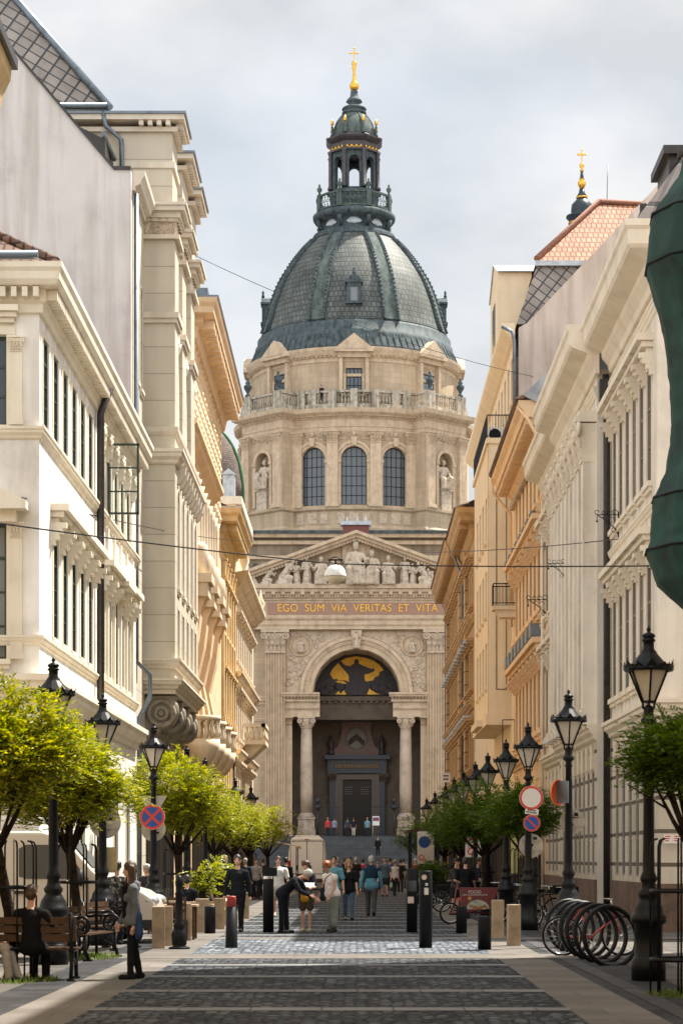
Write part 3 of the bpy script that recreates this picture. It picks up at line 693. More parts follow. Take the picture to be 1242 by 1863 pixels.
for q in (-.9, .1, .9): mb.cbox((q, -8.6, gz(955, 214)+.45), (.2, .3, .5))
FP(mb, 'vent_cap', M_ZINCL, o)
# lunette mosaic
mb = MB(); n = 24
mb.add([(AR*math.cos(math.pi*k/n), -4.3, ASP+.1+(AR-.02)*math.sin(math.pi*k/n)) for k in range(n+1)], [list(range(n+1))]); lun = FP(mb, 'lunette_mosaic', M_MOSD)
mb = MB(); R0 = 2.55
def blob(pts, w_): 
    mb.add([(x, w_, z) for x, z in pts], [list(range(len(pts)))])
blob([(-2.5, 19.3), (-2.3, 19.75), (-1.9, 20.15), (-1.6, 20.5), (-.9, 20.85), (0, 20.98), (.9, 20.85), (1.6, 20.6), (2.2, 20.15), (2.6, 19.65), (2.2, 19.5), (2.15, 19.15), (1.75, 19.0), (1.6, 18.7), (1.0, 18.6), (.2, 18.7), (-.7, 18.55), (-1.2, 18.75), (-1.5, 18.6), (-1.9, 18.85), (-2.2, 18.8)], -4.26)
blob([(-2.0, 17.35), (-1.7, 17.7), (-1.5, 17.4), (-1.2, 17.75), (-.95, 17.35)], -4.26); blob([(1.0, 17.35), (1.25, 17.9), (1.5, 18.1), (1.65, 17.6), (2.2, 17.35)], -4.26)
blob([(-2.0, 18.6), (-1.4, 18.75), (-.9, 18.4), (-1.6, 18.35)], -4.26)
FP(mb, 'gold_ground', M_MOSG, lun)
mb = MB(); blob([(-.22, 20.3), (-.2, 20.62), (0, 20.75), (.2, 20.62), (.22, 20.3), (.75, 20.05), (1.5, 19.75), (1.65, 19.9), (1.75, 19.6), (1.2, 19.35), (.75, 19.25), (.85, 18.4), (1.0, 17.7), (.4, 17.3), (-.5, 17.3), (-.95, 17.7), (-.7, 18.6), (-.75, 19.2), (-1.1, 19.6), (-1.65, 20.25), (-1.75, 20.6), (-1.5, 20.55), (-1.1, 20.15), (-.6, 20.05)], -4.22)
for q in ((-2.6, 17.9), (2.5, 17.9), (-3.1, 17.6), (3.1, 17.6), (-1.6, 18.1), (1.8, 18.0)): mb.ell((q[0], -4.24, q[1]), .55, .02, .35, 9, 6)
FP(mb, 'robed_figure', mat('mosaic_figure', (.03, .02, .025), .5, .5, 4), lun)
# inner entablature and portal
mb = MB(); mb.box(-6.6, 6.6, -4.6, -4.25, 14.95, 15.6); mb.box(-6.6, 6.6, -4.6, -4.0, 16.75, 17.15); mb.box(-6.6, 6.6, -4.6, -4.3, 15.6, 16.75)
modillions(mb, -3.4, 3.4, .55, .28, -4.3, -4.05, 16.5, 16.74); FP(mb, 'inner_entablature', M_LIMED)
def FP(mb, name, m, parent=None):
    mb.v = [(u, w_-4.0, z) for u, w_, z in mb.v]; return FP0(mb, name, m, parent)
po = FP((lambda m: (m.box(fx(597), fx(608), -4.6, -4.1, zt, 9.2), m.box(fx(691), fx(702), -4.6, -4.1, zt, 9.2), m.box(fx(594), fx(705), -4.6, -4.0, 10.0, 11.35), m.box(fx(588), fx(711), -4.6, -3.6, 11.35, 11.75), m)[-1])(MB()), 'portal', M_BLUEM)
mb = MB(); mb.box(fx(608), fx(613), -4.6, -4.15, zt, 10); mb.box(fx(686), fx(691), -4.6, -4.15, zt, 10); mb.box(fx(613), fx(622), -4.6, -4.2, zt, 9.9); mb.box(fx(677), fx(686), -4.6, -4.2, zt, 9.9); mb.box(fx(622), fx(677), -4.6, -4.2, 9.4, 9.9)
for z in [zt+.2+.32*k for k in range(18)]:
    for q in (fx(617.5), fx(681.5)): mb.cbox((q, -4.18, z), (.2, .06, .18))
FP(mb, 'door_surround', mat('portal_inlay', (.16, .13, .11), .5, .3, 9), po)
mb = MB(); mb.box(fx(622), fx(677), -4.6, -4.5, zt, 9.4)
for q in (fx(628), fx(652)): 
    for zz in (4.2, 5.9, 7.5): mb.box(q, q+.95, -4.5, -4.44, zz, zz+1.3)
d_ = FP(mb, 'door', M_DOOR, po)
mb = MB()
for q in (fx(626), fx(657)):
    for i in range(4):
        for k in range(4): mb.cbox((q+.2*i+.1*(k % 2), -4.42, 8.0+.22*k), (.07, .03, .07))
FP(mb, 'grille_studs', mat('door_lattice', (.35, .33, .3), .5, .2), po)
mb = MB(); mb.box(fx(606), fx(692), -4.05, -3.96, 10.45, 10.95); o = FP(mb, 'dedication_panel', M_DARKST, po)
mb = MB(); r_ = random.Random(4); x = fx(609)
while x < fx(689):   # worn gilt capitals, too small in the photograph to read
    w_ = r_.uniform(.1, .18); mb.box(x, x+.04, -3.96, -3.94, 10.54, 10.86); mb.box(x+w_*.5, x+w_*.5+.03, -3.96, -3.94, 10.54+r_.choice((0, .14)), 10.86-r_.choice((0, .1))); x += w_+.09
FP(mb, 'gilt_lettering', mat('worn_gilding', (.42, .25, .08), .5, .3, 9, .4), po)
for q in (598, 696): FP(capital(MB(), fx(q+4.5), -4.6, .6, .55, 9.2, 9.98), 'portal_capital', M_LIMED, po)
mb = MB(); mb.box(fx(620), fx(676), -4.6, -4.2, 11.75, 15.0); mb.box(fx(615), fx(681), -4.6, -3.95, 15.0, 15.45); mb.box(fx(622), fx(674), -4.2, -4.14, 12.0, 14.7)
for s_ in (-1, 1):
    mb.prism([(s_*1.45, 11.75), (s_*2.45, 11.75), (s_*2.25, 12.2), (s_*1.8, 12.6), (s_*1.55, 13.4), (s_*1.45, 14)][::s_], -4.6, -4.25)
FP(mb, 'portal_aedicule', M_PINKM, po)
mb = MB(); mb.ring((0, -4.12, 13.35), 1.0, .1, 'y', 26, 6); mb.disc((0, -4.13, 13.35), 1.0)
o = FP(mb, 'round_relief', mat('grey_marble_disc', (.22, .21, .2), .5, .2, 8), po)
mb = MB()
for k in range(7): mb.ell((-.65+.21*k, -4.06, 13.0+.25*(3-abs(3-k))*.7), .16, .08, .3, 7, 5)
FP(mb, 'leaf_relief', M_DARKST, po)
for s_ in (-1, 1):
    mb = MB(); mb.lathe([(.3, 11.75), (.3, 12.2), (.15, 12.3), (.34, 12.75), (.36, 13.0), (.15, 13.2), (.2, 13.4), (.05, 13.7)], (s_*2.45, -4.2, 0), 14); FP(mb, 'portal_urn', M_DARKST, po)
FP = FP0
# iron fence and lanterns at the top of the steps
for s_ in (-1, 1):
    mb = MB(); a, b = sorted((s_*1.6, s_*6.2))
    for z in (zt+.2, zt+2.7): mb.box(a, b, -.75, -.69, z, z+.07)
    x = a
    while x < b: mb.box(x, x+.035, -.74, -.70, zt, zt+3.0); x += .17
    FP(mb, 'iron_fence', M_FENCE)
for q in (578, 716):
    mb = MB(); mb.tube([(fx(q), .4, zt), (fx(q), .4, 6.3)], .06, 8); mb.lathe([(.22, 6.3), (.28, 6.6), (.1, 6.75)], (fx(q), .4, 0), 10)
    mb.ell((fx(q), .4, 7.1), .22, .22, .3, 10, 8); FP(mb, 'entrance_lantern', M_FENCE)
# --- crossing block under the drum
mb = MB(); mb.box(-11.7, 11.7, -66, -34.2, 0, 36.6); FP(mb, 'crossing', blockmat('weathered_ashlar', (.34, .27, .195), 1.35, .62, .012, (.2, .15, .11), .12, .85, .25, .5, 'wall', .4, .3, .5))
mb = MB()
for z0, z1, d in ((34.3, 34.7, .25), (35.9, 36.3, .4), (36.6, 37.0, .9)): mb.box(-11.7-d, 11.7+d, -66-d, -34.2+d, z0, z1)
FP(mb, 'crossing_cornice', M_LIMEP)
mb = MB(); mb.box(-13, 13, -67, -33, 37.0, 37.3); FP(mb, 'crossing_roof', M_COP)
for k in range(12):
    if abs(-11+2*k) > 6: mb = MB(); mb.disc((-11+2*k, -34.17, 33.6), .32, 'y', 14); FP(mb, 'roundel', M_DARKST)
# --- drum
DY = 50.0
def dz(py): return gz(py, 255)
drum = None
RC, FD, HW = 12.9, 14.35, 3.2
def Pp(th, r): return (r*math.sin(th), -r*math.cos(th))
def outline(d, m=18):
    out = []; dl = math.asin((HW+d)/(RC+d)) if d > -5 else .25
    for k in range(4):
        c = R(45+90*k)
        for i in range(m+1):
            th = c-R(90)+dl+(R(90)-2*dl)*i/m; out.append(Pp(th, RC+d))
        ca, sa = math.sin(c), -math.cos(c); tx, ty = math.cos(c), math.sin(c)
        for sg in (-1, 1): out.append((ca*(FD+d)+tx*(HW+d)*sg, sa*(FD+d)+ty*(HW+d)*sg))
    return out
def dloft(mb, prof, caps=True): return mb.loft([[(x, y, z) for x, y in outline(d)] for d, z in prof], True, caps)
mb = MB(); dloft(mb, [(.5, 39.1), (.5, 40.0), (.32, 40.2), (.18, 40.4), (.18, 42.1), (.42, 42.3), (.42, 42.62), (-.6, 42.62)])
drum = mb.build('drum', M_LIME, bas, (-.28, DY, 0))
mb = MB(); dloft(mb, [(-1, 51.0), (.02, 51.0), (.05, 51.5), (.12, 51.55), (.12, 52.55), (.3, 52.7), (.3, 52.95), (.65, 53.05), (.95, 53.3), (1.05, 53.85), (-1.2, 54.0)])
o_ = outline(.45, 40)
for i in range(len(o_)):
    a, b = Vector((*o_[i], 0)), Vector((*o_[(i+1) % len(o_)], 0)); L_ = (b-a).length; q = max(1, int(L_/.55))
    for k in range(q): p = a.lerp(b, (k+.5)/q); mb.cbox((p.x, p.y, 52.98), (.28, .28, .22))
mb.build('drum_cornice', M_LIMEP, drum)
Z0, Z1 = 42.62, 51.0
dl0 = math.asin(HW/RC); U = (R(45)-dl0)*RC
def arcmap(u, w_, z): x, y = Pp(u/RC, RC+w_); return (x, y, z)
def wallx(mb, u0, u1, z0, z1, ops, depth, nsub):
    step = (u1-u0)/nsub
    b = MB()
    cuts = sorted(set([u0+step*i for i in range(nsub+1)]+[o[0] for o in ops]+[o[1] for o in ops]))
    for i in range(len(cuts)-1):
        a, c = cuts[i], cuts[i+1]; mid = (a+c)/2
        op = [o for o in ops if o[0] < mid < o[1]]
        if not op: b.add([(a, 0, z0), (c, 0, z0), (c, 0, z1), (a, 0, z1)], [(0, 1, 2, 3)])
        else:
            o = op[0]; b.add([(a, 0, z0), (c, 0, z0), (c, 0, o[2]), (a, 0, o[2])], [(0, 1, 2, 3)]); b.add([(a, 0, o[3]), (c, 0, o[3]), (c, 0, z1), (a, 0, z1)], [(0, 1, 2, 3)])
    for o in ops: wall(b, o[0], o[1], o[2], o[3], [o], depth)
    mb.add(b.v, b.f); return mb
winU = [0, R(20.6)*RC, -R(20.6)*RC]
ops = [(u-1.42, u+1.42, 42.85, 49.3, True) for u in winU]
mb = wallx(MB(), -U, U, Z0, Z1, ops, .5, 24); mb.mp(arcmap, True); bay = mb.mesh('drum_bay', M_LIME)
bayp = []
for u in (-R(10.4)*RC, R(10.4)*RC, -R(28.6)*RC, R(28.6)*RC):
    mb = pilaster_mb(u, 0, 1.2, .38, Z0, 49.75, 0, None, .5); capital(mb, u, 0, 1.15, .42, 49.75, 51.0)
    mb.mp(arcmap, True); bayp.append(('drum_pilaster', mb.mesh('drum_pilaster', M_LIMEP)))
r_ = random.Random(2)
for u in winU:
    mb = MB()
    for r0, r1, d in ((1.44, 1.75, .1), (1.75, 2.05, .2)):
        for k in range(20):
            a, b = math.pi*k/20, math.pi*(k+1)/20; zc = 49.3-1.42
            mb.prism([(u+r1*math.cos(a), zc+r1*math.sin(a)), (u+r1*math.cos(b), zc+r1*math.sin(b)), (u+r0*math.cos(b), zc+r0*math.sin(b)), (u+r0*math.cos(a), zc+r0*math.sin(a))], -.02, d)
    for sg in (-1, 1):
        a, b = sorted((u+sg*1.44, u+sg*2.0)); mb.box(a, b, -.02, .12, 42.85, 47.5); mb.box(a-.06, b+.06, -.02, .22, 47.5, 47.85)
    mb.prism([(u-.22, 49.35), (u+.22, 49.35), (u+.34, 50.3), (u-.34, 50.3)], 0, .36)
    mb.box(u-1.9, u+1.9, 0, .16, 50.05, 50.1)
    for k in range(20): mb.ring((u+r_.uniform(-1.7, 1.7), .05, 50.5+r_.uniform(-.2, .25)), r_.uniform(.1, .2), .05, 'y', 8, 4)
    mb.ell((u, .15, 50.65), .22, .18, .3, 8, 6)
    for sg in (-1, 1): mb.disc((u+sg*1.95, .03, 49.6), .25, 'y', 12)
    mb.mp(arcmap, True); bayp.append(('window_surround', mb.mesh('window_surround', M_LIMEP)))
for u in winU:
    for a_, b_ in ((-1.83, -1.0), (-.55, .55), (.92, 1.75)):
        mb = MB(); mb.box(u+a_, u+b_, .17, .24, 40.6, 41.9); mb.mp(arcmap, True); bayp.append(('podium_panel', mb.mesh('podium_panel', M_RELIEF)))
W_ = Win(2.84, 6.45, M_ANTH, glassmat('church_glass', (.10, .115, .13), .25), None, 5, 6, .07, .1, True)
mb = MB(); npts = [(-3.2, 3.2)]
wall(mb, -HW, HW, Z0, Z1, [(-1.12, 1.12, 43.0, 49.0, True)], 1.3)
mb.add([(-1.12, -1.3, 43), (1.12, -1.3, 43), (1.12, -1.3, 49), (-1.12, -1.3, 49)], [(0, 1, 2, 3)])
for sg in (-1, 1): mb.add([(sg*HW, 0, Z0), (sg*HW, -2.4, Z0), (sg*HW, -2.4, Z1), (sg*HW, 0, Z1)], [(0, 1, 2, 3)])
pav = mb.mp(lambda u, w_, z: (u, -w_-FD, z), True).mesh('niche_bay', M_LIME)
mb = MB()
for u in (-2.55, 2.55):
    p = pilaster_mb(u, 0, 1.15, .4, Z0, 49.75, 0, None, .5); mb.add(p.v, p.f); capital(mb, u, 0, 1.1, .42, 49.75, 51.0)
for k in range(20):
    a, b = math.pi*k/20, math.pi*(k+1)/20; zc = 49-1.12
    for r0, r1, d in ((1.14, 1.5, .16),): mb.prism([(r1*math.cos(a), zc+r1*math.sin(a)), (r1*math.cos(b), zc+r1*math.sin(b)), (r0*math.cos(b), zc+r0*math.sin(b)), (r0*math.cos(a), zc+r0*math.sin(a))], -.02, d)
for sg in (-1, 1): mb.box(min(sg*1.14, sg*1.55), max(sg*1.14, sg*1.55), -.02, .14, 43, 47.6); mb.box(min(sg*1.1, sg*1.6), max(sg*1.1, sg*1.6), -.02, .24, 47.6, 47.95)
for k in range(26): mb.ring((r_.uniform(-1.8, 1.8), .05, 50.45+r_.uniform(-.25, .3)), r_.uniform(.1, .2), .05, 'y', 8, 4)
for k in range(9): a = math.pi*(k+.5)/9; mb.tube([(0, -1.2, 47.9), (.95*math.cos(a), -.75, 47.9+.95*math.sin(a))], [.04, .12], 5)
pavp = mb.mp(lambda u, w_, z: (u, -w_-FD, z), True).mesh('niche_trim', M_LIMEP)
for k in range(4):
    rz = R(90*k)
    for nm, me in [('drum_bay', bay)]+bayp: inst(nm, me, drum, (0, 0, 0), rz)
    for u in winU:
        th = u/RC+rz; x, y = Pp(th, RC-.42); o = inst('window', W_.fm, drum, (x, y, 42.85), th); inst('pane', W_.gm, drum, (x, y, 42.85), th)
    inst('niche_bay', pav, drum, (0, 0, 0), rz+R(45)); inst('niche_trim', pavp, drum, (0, 0, 0), rz+R(45))
for sg in (-1, 1):
    x, y = Pp(R(45)*sg, FD-.35); mb = MB(); mb.box(-.8, .8, -.6, .6, 42.6, 44.8); mb.box(-.9, .9, -.7, .7, 44.8, 45.0)
    p = mb.build('statue_plinth', M_STAT, drum, (x, y, 0), (0, 0, R(45)*sg))
    put_statue('seat', drum, (x, y, 45.0), 3.3, R(28)*sg, sg > 0)
    if sg < 0:
        mb = MB(); mb.prism([(-.5, 0), (.5, 0), (.5, 1.5), (-.5, 1.5)], -.06, .06); o = mb.build('stone_tablet', M_STAT, drum, (x-.75, y-.55, 45.3), (0, R(-18), R(45)*sg))
# balustrade on the drum
mb = MB(); dloft(mb, [(.1, 54.0), (.1, 54.55), (.0, 54.6), (-.2, 54.6), (-.2, 54.0)], False); dloft(mb, [(.14, 55.95), (.14, 56.2), (-.24, 56.2), (-.24, 55.95), (.14, 55.95)], False)
o_ = outline(-.05, 12); 
pts = []
for i in range(len(o_)):
    a, b = Vector((*o_[i], 0)), Vector((*o_[(i+1) % len(o_)], 0)); pts.append((a, b))
acc = 0
for a, b in pts:
    L_ = (b-a).length; q = max(1, int(round(L_/.36)))
    for k in range(q):
        p = a.lerp(b, (k+.5)/q)
        mb.lathe([(.09, 54.6), (.05, 54.75), (.12, 55.05), (.06, 55.5), (.09, 55.95)], (p.x, p.y, 0), 6)
for k in range(4):
    for th in (-26.5, -10.4, 10.4, 26.5, -20.6, 20.6, 0):
        x, y = Pp(R(90*k+th), RC-.05); n0 = len(mb.v); mb.box(-.42, .42, -.28, .28, 54, 56.35); mb.xf(Matrix.Translation((x, y, 0)) @ Matrix.Rotation(R(90*k+th), 4, 'Z'), n0)
    for u in (-2.5, 2.5):
        n0 = len(mb.v); mb.box(u-.7, u+.7, -FD-.2, -FD+.4, 54, 56.4); mb.xf(Matrix.Rotation(R(90*k+45), 4, 'Z'), n0)
mb.build('balustrade', mat('stained_balustrade_stone', (.47, .42, .34), .85, .25, 2, 0, .2, 9, dark=(.20, .19, .14), streak=.5), drum)
urn = MB().lathe([(.3, 0), (.32, .15), (.14, .3), (.14, .45), (.42, .9), (.46, 1.2), (.2, 1.4), (.3, 1.55), (.12, 1.8), (.16, 1.95), (.02, 2.2)], (0, 0, 0), 14).mesh('urn', M_COP)
for k in range(4):
    for u in (-2.5, 2.5):
        x, y = u, -FD; th = R(90*k+45); inst('urn', urn, drum, (x*math.cos(th)-y*math.sin(th), x*math.sin(th)+y*math.cos(th), 56.4))
# attic storey with pedimented windows
AT = 11.75
mb = MB(); mb.lathe([(AT+.25, 54), (AT+.25, 55.2), (AT, 55.4), (AT, 58.3), (AT+.1, 58.4)], n=72, smooth=False); mb.build('attic_storey', M_LIME, drum)
mb = MB(); mb.lathe([(AT, 58.3), (AT+.12, 58.4), (AT+.12, 58.8), (AT+.5, 59.0), (AT+.75, 59.5), (AT+.8, 59.75), (AT-.5, 60.0)], n=72, smooth=False)
for k in range(150): a = 2*math.pi*k/150; mb.cbox(((AT+.3)*math.cos(a), (AT+.3)*math.sin(a), 58.9), (.2, .2, .16))
mb.build('attic_cornice', M_LIMEP, drum)
aw = Win(1.75, 2.0, M_ANTH, glassmat('attic_glass', (.03, .04, .05), .15), M_LIMEP, 4, 3, .06, .09, False, (.45, .25, .18), None, .32, -.02)
for k in range(8):
    th = R(45*k); x, y = Pp(th, AT+.06); o = inst('attic_window', aw.fm, drum, (x, y, 55.9), th)
    inst('attic_pane', aw.gm, drum, (x, y, 55.9), th)
    for nn, me in aw.sub: inst('attic_'+nn, me, drum, (x, y, 55.9), th)
    mb = MB()
    for sg in (-1, 1): mb.box(sg*1.45-.2, sg*1.45+.2, -.45, .3, 55.9, 58.7)
    mb.prism([(-2.15, 59.2), (2.15, 59.2), (2.15, 59.5), (0, 60.75), (-2.15, 59.5)], -1.0, .9); mb.prism([(-1.5, 59.5), (1.5, 59.5), (0, 60.35)], -1.05, -.9)
    mb.box(-1.8, 1.8, -.6, .3, 58.7, 59.2)
    x, y = Pp(th, AT); mb.build('attic_pediment', M_LIMEP, drum, (x, y, 0), (0, 0, th))
# --- dome
domep = [(11.95, 60.0), (11.6, 60.9), (11.3, 61.25), (11.28, 61.9), (10.95, 62.0), (10.95, 62.3)]
def dprof():
    pts = [(171, 614), (166, 600), (155, 564), (139, 527), (117, 491), (101, 470), (88, 455), (76, 443)]
    return [(a/15.69, dz(b)) for a, b in pts]
DP = dprof()
def drad(z):
    for i in range(len(DP)-1):
        (r0, z0), (r1, z1) = DP[i], DP[i+1]
        if z0 <= z <= z1: return r0+(r1-r0)*(z-z0)/(z1-z0)
    return DP[0][0] if z < DP[0][1] else DP[-1][0]
# smooth the profile with a circular-ish curve through the points
def catmull(P_, n=5):
    out = []
    for i in range(len(P_)-1):
        p0, p1, p2, p3 = P_[max(i-1, 0)], P_[i], P_[i+1], P_[min(i+2, len(P_)-1)]
        for k in range(n):
            t = k/n; out.append(tuple(.5*((2*p1[j])+(-p0[j]+p2[j])*t+(2*p0[j]-5*p1[j]+4*p2[j]-p3[j])*t*t+(-p0[j]+3*p1[j]-3*p2[j]+p3[j])*t**3) for j in (0, 1)))
    return out+[P_[-1]]
DP = catmull(DP)
mb = MB(); mb.lathe(DP, n=96); dome = mb.build('dome', M_COPT, bas, (-.28, DY, 0))
mb = MB(); mb.lathe([(12.25, 59.75), (12.1, 60.0), (11.7, 60.55), (11.5, 60.95), (11.45, 61.3), (11.2, 61.35), (11.2, 61.95), (11.05, 62.05), (DP[0][0]-.05, 62.2)], n=96)
for k in range(96): a = 2*math.pi*k/96; mb.tube([(12.25*math.cos(a), 12.25*math.sin(a), 59.78), (11.73*math.cos(a), 11.78*math.sin(a), 60.56), (11.52*math.cos(a), 11.52*math.sin(a), 60.95)], .06, 4)
mb.build('dome_skirt', M_COP, dome)
for k in range(8):     # broad ribs between bead mouldings
    th = R(22.5+45*k); mb = MB()
    for sg in (-1, 1):
        rings = []
        for r, z in DP:
            row = []
            hw = .72*(.55+.45*r/DP[0][0])
            for off, e in ((hw, .04), (hw, .24), (hw+.3, .24), (hw+.3, .0)):
                x, y = Pp(th, r+e); row.append((x+math.cos(th)*off*sg, y+math.sin(th)*off*sg, z+e*.5))
            rings.append(row)
        mb.loft(rings, False, False)
        for r, z in DP[::1]:
            hw = .72*(.55+.45*r/DP[0][0])+.15; x, y = Pp(th, r+.26); mb.ell((x+math.cos(th)*hw*sg, y+math.sin(th)*hw*sg, z+.12), .12, .12, .12, 6, 4)
    mb.cur = 1; rings = []
    for r, z in DP:
        hw = .72*(.55+.45*r/DP[0][0]); x, y = Pp(th, r+.13); rings.append([(x-math.cos(th)*hw, y-math.sin(th)*hw, z+.07), (x+math.cos(th)*hw, y+math.sin(th)*hw, z+.07)])
    mb.loft(rings, False, False, True)
    mb.build('dome_rib', [M_COP, M_COPL], dome)
for k in range(4):     # dormers
    th = R(90*k); z = dz(584); mb = MB(); r0 = drad(z+.9)+.35
    mb.box(-.95, .95, -r0-.45, -r0+2.2, z-.3, z-.05); mb.box(-.8, -.42, -r0-.3, -r0+2, z-.05, z+1.9); mb.box(.42, .8, -r0-.3, -r0+2, z-.05, z+1.9)
    mb.box(-.42, .42, -r0-.3, -r0+2, z+1.5, z+1.9); mb.box(-1.0, 1.0, -r0-.45, -r0+2.2, z+1.9, z+2.1); mb.prism([(-.9, z+2.1), (.9, z+2.1), (.45, z+2.55), (0, z+2.75), (-.45, z+2.55)], -r0-.4, -r0+2.2)
    mb.lathe([(.12, z+2.7), (.2, z+2.95), (.1, z+3.1), (.16, z+3.3), (.02, z+3.6)], (0, -r0-.2, 0), 8)
    mb.cur = 1; mb.box(-.42, .42, -r0-.15, -r0-.1, z-.05, z+1.5)
    o = mb.build('dormer', [M_COP, M_GLASS], dome, (0, 0, 0), (0, 0, th))
# --- lantern
lan = MB().lathe([(4.85, dz(443)), (4.95, dz(440)), (4.6, dz(436)), (4.75, dz(432)), (4.1, dz(430)), (4.0, dz(426)), (3.7, dz(424)), (3.7, dz(408)), (4.5, dz(407)), (4.75, dz(402)), (4.8, dz(396)), (4.4, dz(393))], n=48).build('lantern', M_COP, bas, (-.28, DY, 0))
mb = MB()
for k in range(16):
    th = R(22.5*k); c = Pp(th, 3.85)
    if k % 2: mb.tube([(c[0], c[1], dz(426)), (c[0]*1.12, c[1]*1.12, dz(418)), (c[0]*1.14, c[1]*1.14, dz(408))], [.2, .22, .32], 6)
mb.cur = 1
for k in range(8):
    th = R(45*k); c = Pp(th, 3.72); n0 = len(mb.v); mb.ell((0, 0, 0), .75, .1, .42, 10, 6); mb.ell((.5, 0, -.1), .4, .1, .25, 8, 5); mb.ell((-.5, 0, -.1), .4, .1, .25, 8, 5); mb.xf(Matrix.Translation((c[0], c[1], dz(416))) @ Matrix.Rotation(th, 4, 'Z'), n0)
mb.build('scroll_bracket', [M_COP, M_ZINCL], lan)
mb = MB(); zb, zt2 = dz(392), dz(364)
mb.lathe([(4.42, zt2-.22), (4.42, zt2), (4.2, zt2), (4.2, zt2-.22), (4.42, zt2-.22)], n=48, caps=False, smooth=False); mb.lathe([(4.42, zb), (4.42, zb+.2), (4.2, zb+.2), (4.2, zb)], n=48, caps=False, smooth=False)
for k in range(56):
    th = 2*math.pi*k/56; c = Pp(th, 4.3); n0 = len(mb.v); mb.ring((0, 0, (zb+zt2)/2), .17, .045, 'y', 10, 4); mb.box(-.04, .04, -.04, .04, zb+.2, zb+.6); mb.box(-.04, .04, -.04, .04, zt2-.6, zt2-.2); mb.xf(Matrix.Translation((c[0], c[1], 0)) @ Matrix.Rotation(th, 4, 'Z') @ Matrix.Diagonal((1, 1, 1, 1)), n0)
mb.build('gallery_railing', M_COPL, lan)
for k in range(8):
    mb = MB(); th = R(22.5+45*k); c = Pp(th, 4.32); n0 = len(mb.v); mb.box(-.3, .3, -.2, .2, zb, zt2+.1); mb.xf(Matrix.Translation((c[0], c[1], 0)) @ Matrix.Rotation(th, 4, 'Z'), n0)
    mb.lathe([(.2, zt2+.1), (.1, zt2+.3), (.28, zt2+.6), (.3, zt2+.8), (.1, zt2+1.05), (.13, zt2+1.2), (.02, zt2+1.4)], (c[0], c[1], 0), 10)
    mb.build('gallery_post', M_COPL, lan)
zl0, zl1 = dz(352), dz(268)
mb = MB(); mb.lathe([(3.0, dz(392)), (3.0, dz(366)), (3.1, dz(360)), (3.1, dz(354)), (2.75, dz(352)), (0.5, dz(352))], n=8, a0=R(22.5), a1=R(382.5), smooth=False)
for k in range(8):     # arcade: eight piers, arches between
    th = R(45*k); n0 = len(mb.v)
    wall(mb, -1.14, 1.14, zl0, zl1-1.0, [(-.58, .58, zl0+.1, dz(294), True)], .5); mb.mp(lambda u, w_, z: (u, -w_-2.6, z), False, n0)
    for k2 in range(8):
        a, b = math.pi*k2/8, math.pi*(k2+1)/8; mb.prism([(.75*math.cos(a), dz(294)-.58+.75*math.sin(a)), (.75*math.cos(b), dz(294)-.58+.75*math.sin(b)), (.6*math.cos(b), dz(294)-.58+.6*math.sin(b)), (.6*math.cos(a), dz(294)-.58+.6*math.sin(a))], -2.72, -2.58)
    mb.xf(Matrix.Rotation(th, 4, 'Z'), n0)
mb.build('arcade', M_COP, lan)
for k in range(8):
    mb = MB(); th = R(22.5+45*k); c = Pp(th, 2.95); n0 = len(mb.v); mb.lathe([(.34, zl0), (.34, zl0+.3), (.24, zl0+.4), (.22, dz(290)), (.3, dz(286)), (.36, dz(283))], (c[0], c[1], 0), 10)
    mb.build('lantern_column', M_COPB, lan)
mb = MB(); e8 = dict(n=8, a0=R(22.5), a1=R(382.5), smooth=False)
mb.lathe([(2.6, dz(284)), (3.15, dz(284)), (3.15, dz(281)), (2.9, dz(280)), (2.9, dz(268)), (3.1, dz(266)), (3.35, dz(263)), (3.5, dz(260)), (3.5, dz(258)), (2.9, dz(256)), (2.7, dz(252)), (.4, dz(252))], **e8); mb.build('lantern_cornice', M_COPB, lan)
for k in range(8):
    mb = MB(); th = R(45*k); n0 = len(mb.v)
    for q in (-.55, 0, .55): mb.ring((q, -2.75, dz(276)), .24, .075, 'y', 10, 5, math.pi, 2*math.pi)
    for q in (-.82, -.28, .28, .82): mb.ell((q, -2.75, dz(277.5)), .07, .07, .22, 6, 5)
    mb.xf(Matrix.Rotation(th, 4, 'Z'), n0); mb.build('gilt_garland', M_GOLD, lan)
cup = catmull([(2.5, dz(252)), (2.5, dz(246)), (2.4, dz(238)), (2.1, dz(226)), (1.6, dz(215)), (1.25, dz(209))], 4)
mb = MB(); mb.lathe(cup, n=32)
for k in range(8): mb.tube([(*Pp(R(22.5+45*k), r+.03), z) for r, z in cup], .09, 5)
mb.build('cupola', M_COPL, lan)
mb = MB(); mb.lathe([(1.3, dz(209)), (1.45, dz(206)), (1.3, dz(203)), (1.0, dz(201)), (1.45, dz(199)), (1.3, dz(196)), (.7, dz(193)), (.6, dz(187)), (.95, dz(185)), (.8, dz(181)), (.5, dz(176)), (.4, dz(168)), (.45, dz(166)), (.2, dz(164))], n=20); mb.build('spire', M_COP, lan)
mb = MB(); mb.lathe([(.15, dz(166)), (.45, dz(162)), (.55, dz(156)), (.4, dz(150)), (.22, dz(146)), (.15, dz(128)), (.28, dz(122)), (.14, dz(120)), (.3, dz(117)), (.26, dz(112)), (.05, dz(110))], n=16); mb.build('gilt_finial', M_GOLD, lan)
mb = MB(); mb.box(-.06, .06, -.06, .06, dz(112), dz(87)); mb.box(-.45, .45, -.05, .05, dz(97), dz(95)); 
for p in ((-.47, dz(96)), (.47, dz(96)), (0, dz(87))): mb.ell((p[0], 0, p[1]), .11, .09, .11, 8, 6)
mb.build('cross', M_GOLD, lan)
